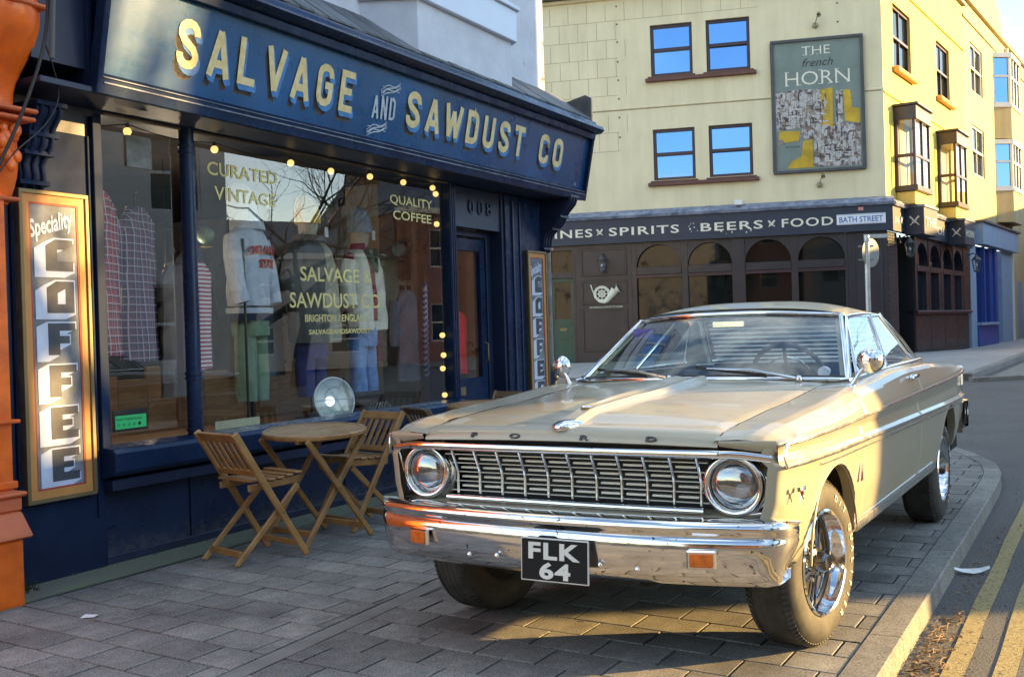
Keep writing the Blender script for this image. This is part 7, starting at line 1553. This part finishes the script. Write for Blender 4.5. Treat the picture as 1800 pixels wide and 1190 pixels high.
# --- wheels
def wheel(x, y, side, steer=0, r0=.335):
    w_ = bpy.data.objects.new('wheel', None); COL.objects.link(w_); w_.parent = car
    # z axis of the wheel = outwards
    w_.matrix_basis = Matrix.Translation((x, y, r0)) @ Matrix.Rotation(R(steer), 4, 'Z') @ Matrix.Rotation(-side * pi / 2, 4, 'X')
    k = r0; hw = .108
    prof = [(.195, -hw + .02), (.215, -hw + .004), (.26, -hw - .004), (.30, -hw + .004), (k - .014, -hw + .022), (k - .003, -hw + .040), (k, -.05), (k, .05), (k - .003, hw - .040), (k - .014, hw - .022), (.30, hw - .004), (.285, hw + .001), (.26, hw + .004), (.232, hw + .001), (.213, hw - .006), (.195, hw - .02)]
    ty = MB().lathe(prof, 64).build('tyre', M['rubber'], w_, smooth=.6)
    tr = MB()
    for i in range(84):                                # shoulder tread blocks
        a = 2 * pi * i / 84
        for sg_ in (-1, 1):
            T = Matrix.Rotation(a, 4, 'Z'); tr.add([(k - .018, -.009, sg_ * (hw - .023)), (k - .018, .005, sg_ * (hw - .023)), (k + .001, .008, sg_ * (hw - .045)), (k + .001, -.006, sg_ * (hw - .045)), (k - .011, -.009, sg_ * (hw - .019)), (k - .011, .005, sg_ * (hw - .019)), (k + .003, .009, sg_ * (hw - .038)), (k + .003, -.005, sg_ * (hw - .038))], [(0, 1, 2, 3), (4, 5, 6, 7), (0, 1, 5, 4), (1, 2, 6, 5), (2, 3, 7, 6), (3, 0, 4, 7)], 0, T)
    for z in (-.06, -.03, 0, .03, .06): tr.tube([(k * cos(a), k * sin(a), z) for a in [i * pi / 24 for i in range(48)]], .0022, 4, closed=True)
    tr.build('tread', M['rubber'], ty)
    MB().lathe([(.214, hw - .002), (.206, hw + .004), (.198, hw), (.193, hw - .03), (.184, .062), (.180, .030), (.172, .026)], 48).build('rim', M['chrome'], w_, smooth=.6); MB().lathe([(.195, -hw + .02), (.0, -hw + .03)], 24).build('wheel_back', M['underbody'], w_)
    sp_ = MB()
    for i in range(5):
        T = Matrix.Rotation(2 * pi * i / 5 + .4, 4, 'Z')
        for sg_ in (-1, 1): sp_.tube([T @ Vector((.04, sg_ * .012, .066)), T @ Vector((.10, sg_ * .014, .054)), T @ Vector((.178, sg_ * .022, .040))], [.005, .005, .006], 6)
    sp_.build('spokes', M['darkchrome'], w_, smooth=1); MB().lathe([(.179, .030), (.12, .040), (.06, .052)], 30).build('wheel_centre', M['blacktrim'], w_, smooth=1); MB().lathe([(.062, .05), (.055, .068), (.040, .074), (.038, .105), (.028, .118), (0, .122)], 24).build('hub_cap', M['darkchrome'], w_, smooth=.6)
    for i in range(5): T = Matrix.Rotation(2 * pi * i / 5 + 1.0, 4, 'Z'); MB().tube([T @ Vector((.078, 0, .045)), T @ Vector((.078, 0, .072))], .009, 6).build('wheel_nut', M['chrome'], w_)
    if side > 0:                                       # raised white outline lettering round the sidewall
        txt = 'D/T QUALIFIER'
        for i, ch in enumerate(txt):
            if ch == ' ': continue
            me = text_mesh(ch, .036, M['letterwhite'], extrude=.0015, offset=.0005); w0 = max(v.co.x for v in me.vertices); me.transform(Matrix.Diagonal((1.1, 1, 1, 1)) @ Matrix.Translation((-w0 / 2, 0, 0)))
            # text faces -y: turn to face +z, read clockwise seen from outside
            a = R(246 - i * 10.5); o = link('tyre_letter', me, ty)
            o.matrix_basis = Matrix.Rotation(a, 4, 'Z') @ Matrix.Translation((.252, 0, hw + .0045)) @ Matrix.Rotation(-pi / 2, 4, 'Z') @ Matrix.Rotation(-pi / 2, 4, 'X')
    return w_
wheel(.02, .735, 1, -9); wheel(.02, -.735, -1, -9); wheel(-2.98, .735, 1); wheel(-2.98, -.735, -1)
# wheel housings
for ax, az_, r0 in (ARF, ARR):
    for s in (-1, 1):
        m_ = MB(); rows = [[(ax + (r0 + .01) * cos(a), s * y, az_ + (r0 + .01) * sin(a)) for a in [R(30 + i * 10) for i in range(15)]] for y in (.45, .84)]; m_.grid(rows); m_.f.append(tuple(range(15))); m_.m.append(0); m_.build('wheel_housing', M['underbody'], car, smooth=1)

# ================================================================== THE STREET OPPOSITE (behind and right of the viewpoint: unseen, mirrored, the right-hand row shaped to gate the sun)
def house(x, y, w_, d_, h, rz, wall, label, floors=3, bays=2):
    o = thing('terrace_house', label, 'house', Tz(x, y, gz(min(y, 30)) - .1, rz), 'houses across the road'); hs = []
    fh = h / floors
    for f in range(floors):
        for b in range(bays): c = w_ * (b + .5) / bays; hs.append((c - .55, c + .55, f * fh + fh * .28, f * fh + fh * .80))
    holed('wall', wall, 0, w_, 0, h, hs, .2, None, o)
    for q in hs: sash(o, None, *q, (q[2] + q[3]) / 2, M['winwhite'], M['pubglass'], .06, 1, .06)
    MB().box(0, w_, .2, d_, 0, h).build('side_walls', wall, o); MB().prism([(0, h), (d_ / 2, h + 1.6), (d_, h)], -.1, w_ + .1, 'yz').build('roof', M['lead'], o); MB().box(0, w_, -.15, .2, h, h + .2).build('cornice', M['winwhite'], o)
    MB().box(w_ - .9, w_ - .1, d_ / 2 - .6, d_ / 2 + .6, h, h + 3).build('chimney', M['crate'], o); return o
# front faces look towards -x (rz = -90deg -> local x along -y)
def face_west(x, y0, y1, h, d_, wall, label, floors=3, bays=2):
    return house(x, y1, y1 - y0, d_, h, -pi / 2, wall, label, floors, bays)
wh1 = pm('white house render', (.62, .61, .58), .8, var=.06, bump=.2); wh2 = pm('pale grey house render', (.45, .45, .44), .8, var=.06, bump=.2); br = pm('red brick house wall', (.30, .13, .08), .85, var=.2, scale=12, bump=.2)
face_west(14, 6.60, 7.55, 10.0, 3, br, 'unseen slim red brick house across the road, shaped to edge the sun patch', 3, 1)  # unseen, made this narrow so its edge cuts the sun on the car
g = thing('added_garage', 'unseen low pale building added between two houses to pass a slot of sun', 'added_garage', Tz(14, 8.6, -.1, -pi / 2)); MB().box(0, 1.04, 0, 5, 0, 4.15).build('wall', wh2, g); MB().box(-.0, 1.04, -.1, 5.1, 4.15, 4.25).build('roof', M['lead'], g); MB().box(.05, .98, -.02, 0, 0, 2.2).build('door', M['greendoor'], g)  # unseen filler, kept low so sun clears it to the left coffee board
face_west(14, 8.6, 13.0, 9.6, 5, wh1, 'unseen white three storey house across the road, sized to shade the shop', 3, 2)  # unseen, length set to keep sun off the shopfront and rear of the car
face_west(24, 13, 22, 3.6, 7, wh2, 'unseen low pale grey house beyond the bare trees, sized to shade the road', 2, 3); face_west(24, 22.5, 48, 5.2, 7, br, 'unseen low red brick terrace, sized to shade the foot of the pub side wall', 2, 7)  # both unseen, heights set to block low sun from road and pub ground floor
house(-12, -16, 9, 8, 8.5, pi, br, 'red house behind the viewpoint, left', 3, 3).location = (-3, -16, -.1); house(0, 0, 10, 8, 9, pi, wh2, 'grey house behind the viewpoint, middle', 3, 3).location = (7.5, -17, -.1); house(0, 0, 9, 8, 8, pi, wh2, 'grey house behind the viewpoint, right', 3, 3).location = (17, -16, -.1)
bark = pm('dark bark', (.06, .05, .042), .9, var=.3, scale=9, bump=.6, bscale=20)
def bare_tree(x, y, h, seed, label):
    rg = random.Random(seed); t = thing('bare_tree', label, 'tree', None, 'leafless street trees across the road', loc=(x, y, gz(y) - .1)); tr, cr_ = MB(), MB()
    def grow(m_, p, d, l, r0, lv):
        pts = [p]; rs = [r0]; q = p.copy(); dd = d.copy()
        for k in range(4): dd = (dd + Vector((rg.gauss(0, .13), rg.gauss(0, .13), rg.gauss(.03, .08)))).normalized(); q = q + dd * l / 4; pts.append(q.copy()); rs.append(r0 * (1 - .42 * (k + 1) / 4))
        m_.tube(pts, rs, 6 if lv < 2 else 4, caps=False)
        if lv >= 6: return
        for k in range(3 if lv < 4 else 2 + (rg.random() < .4)):
            a = rg.random() * 6.28; s = rg.uniform(.45, .95); side = dd.cross(Vector((cos(a), sin(a), .1))).normalized(); nd = (dd * (1 - s * .4) + side * s).normalized(); base = pts[rg.randint(2, 4)]; grow(cr_, base.copy(), nd, l * rg.uniform(.62, .82), rs[-1] * rg.uniform(.6, .85), lv + 1)
    grow(tr, Vector((0, 0, 0)), Vector((0, 0, 1)), h * .34, h * .028, 0); tr.build('trunk', bark, t, smooth=1.2); cr_.build('crown', bark, t); return t
bare_tree(11.2, 12.3, 8.5, 11, 'bare street tree nearest the shop window'); bare_tree(11.8, 7.72, 11.0, 31, 'unseen bare tree added to dapple the sun on the left coffee board'); bare_tree(17.5, 16.0, 8.5, 12, 'bare street tree farther along the far pavement')  # middle tree is added to break up sun falling on the coffee board
leafm = pm('evergreen leaf', (.045, .075, .028), .6, var=.4, scale=2, bump=0, c2=(.09, .12, .04))
def green_tree(x, y, h, w_, seed, label):
    rg = random.Random(seed); t = thing('evergreen_tree', label, 'tree', None, 'evergreen trees behind the viewpoint', loc=(x, y, -.1)); tr = MB(); tr.tube([(0, 0, 0), (.1, 0, h * .3), (0, .1, h * .8)], [.22, .17, .05], 8)
    m_ = MB(); cl = []
    for i in range(46):
        a, u_, v_ = rg.random() * 6.28, rg.random() ** .5, rg.uniform(.22, 1); c = Vector((cos(a) * u_ * w_ * sin(pi * v_ ** .8) , sin(a) * u_ * w_ * sin(pi * v_ ** .8), h * v_)); cl.append(c); tr.tube([(0, 0, c.z * .75), c], [.05, .015], 5)
    for i in range(7000):
        c = cl[i % 46] + Vector((rg.gauss(0, .38), rg.gauss(0, .38), rg.gauss(0, .32))); a = Vector((rg.gauss(0, 1), rg.gauss(0, 1), rg.gauss(0, 1))).normalized() * .09; b = a.cross(Vector((rg.gauss(0, 1), rg.gauss(0, 1), rg.gauss(0, 1)))).normalized() * .045; m_.add([c - a, c + b, c + a, c - b], [(0, 1, 2, 3)])
    tr.build('trunk', bark, t, smooth=1.2); t2 = link('crown', m_.mesh('crown', leafm, merge=False), t); return t
green_tree(-5.5, -9, 6.5, 2.4, 21, 'broad evergreen tree behind the viewpoint, left'); green_tree(5.0, -8.5, 7, 2.2, 22, 'evergreen tree behind the viewpoint, middle'); green_tree(10.5, -6.5, 6, 2.0, 23, 'evergreen tree behind the viewpoint, right')
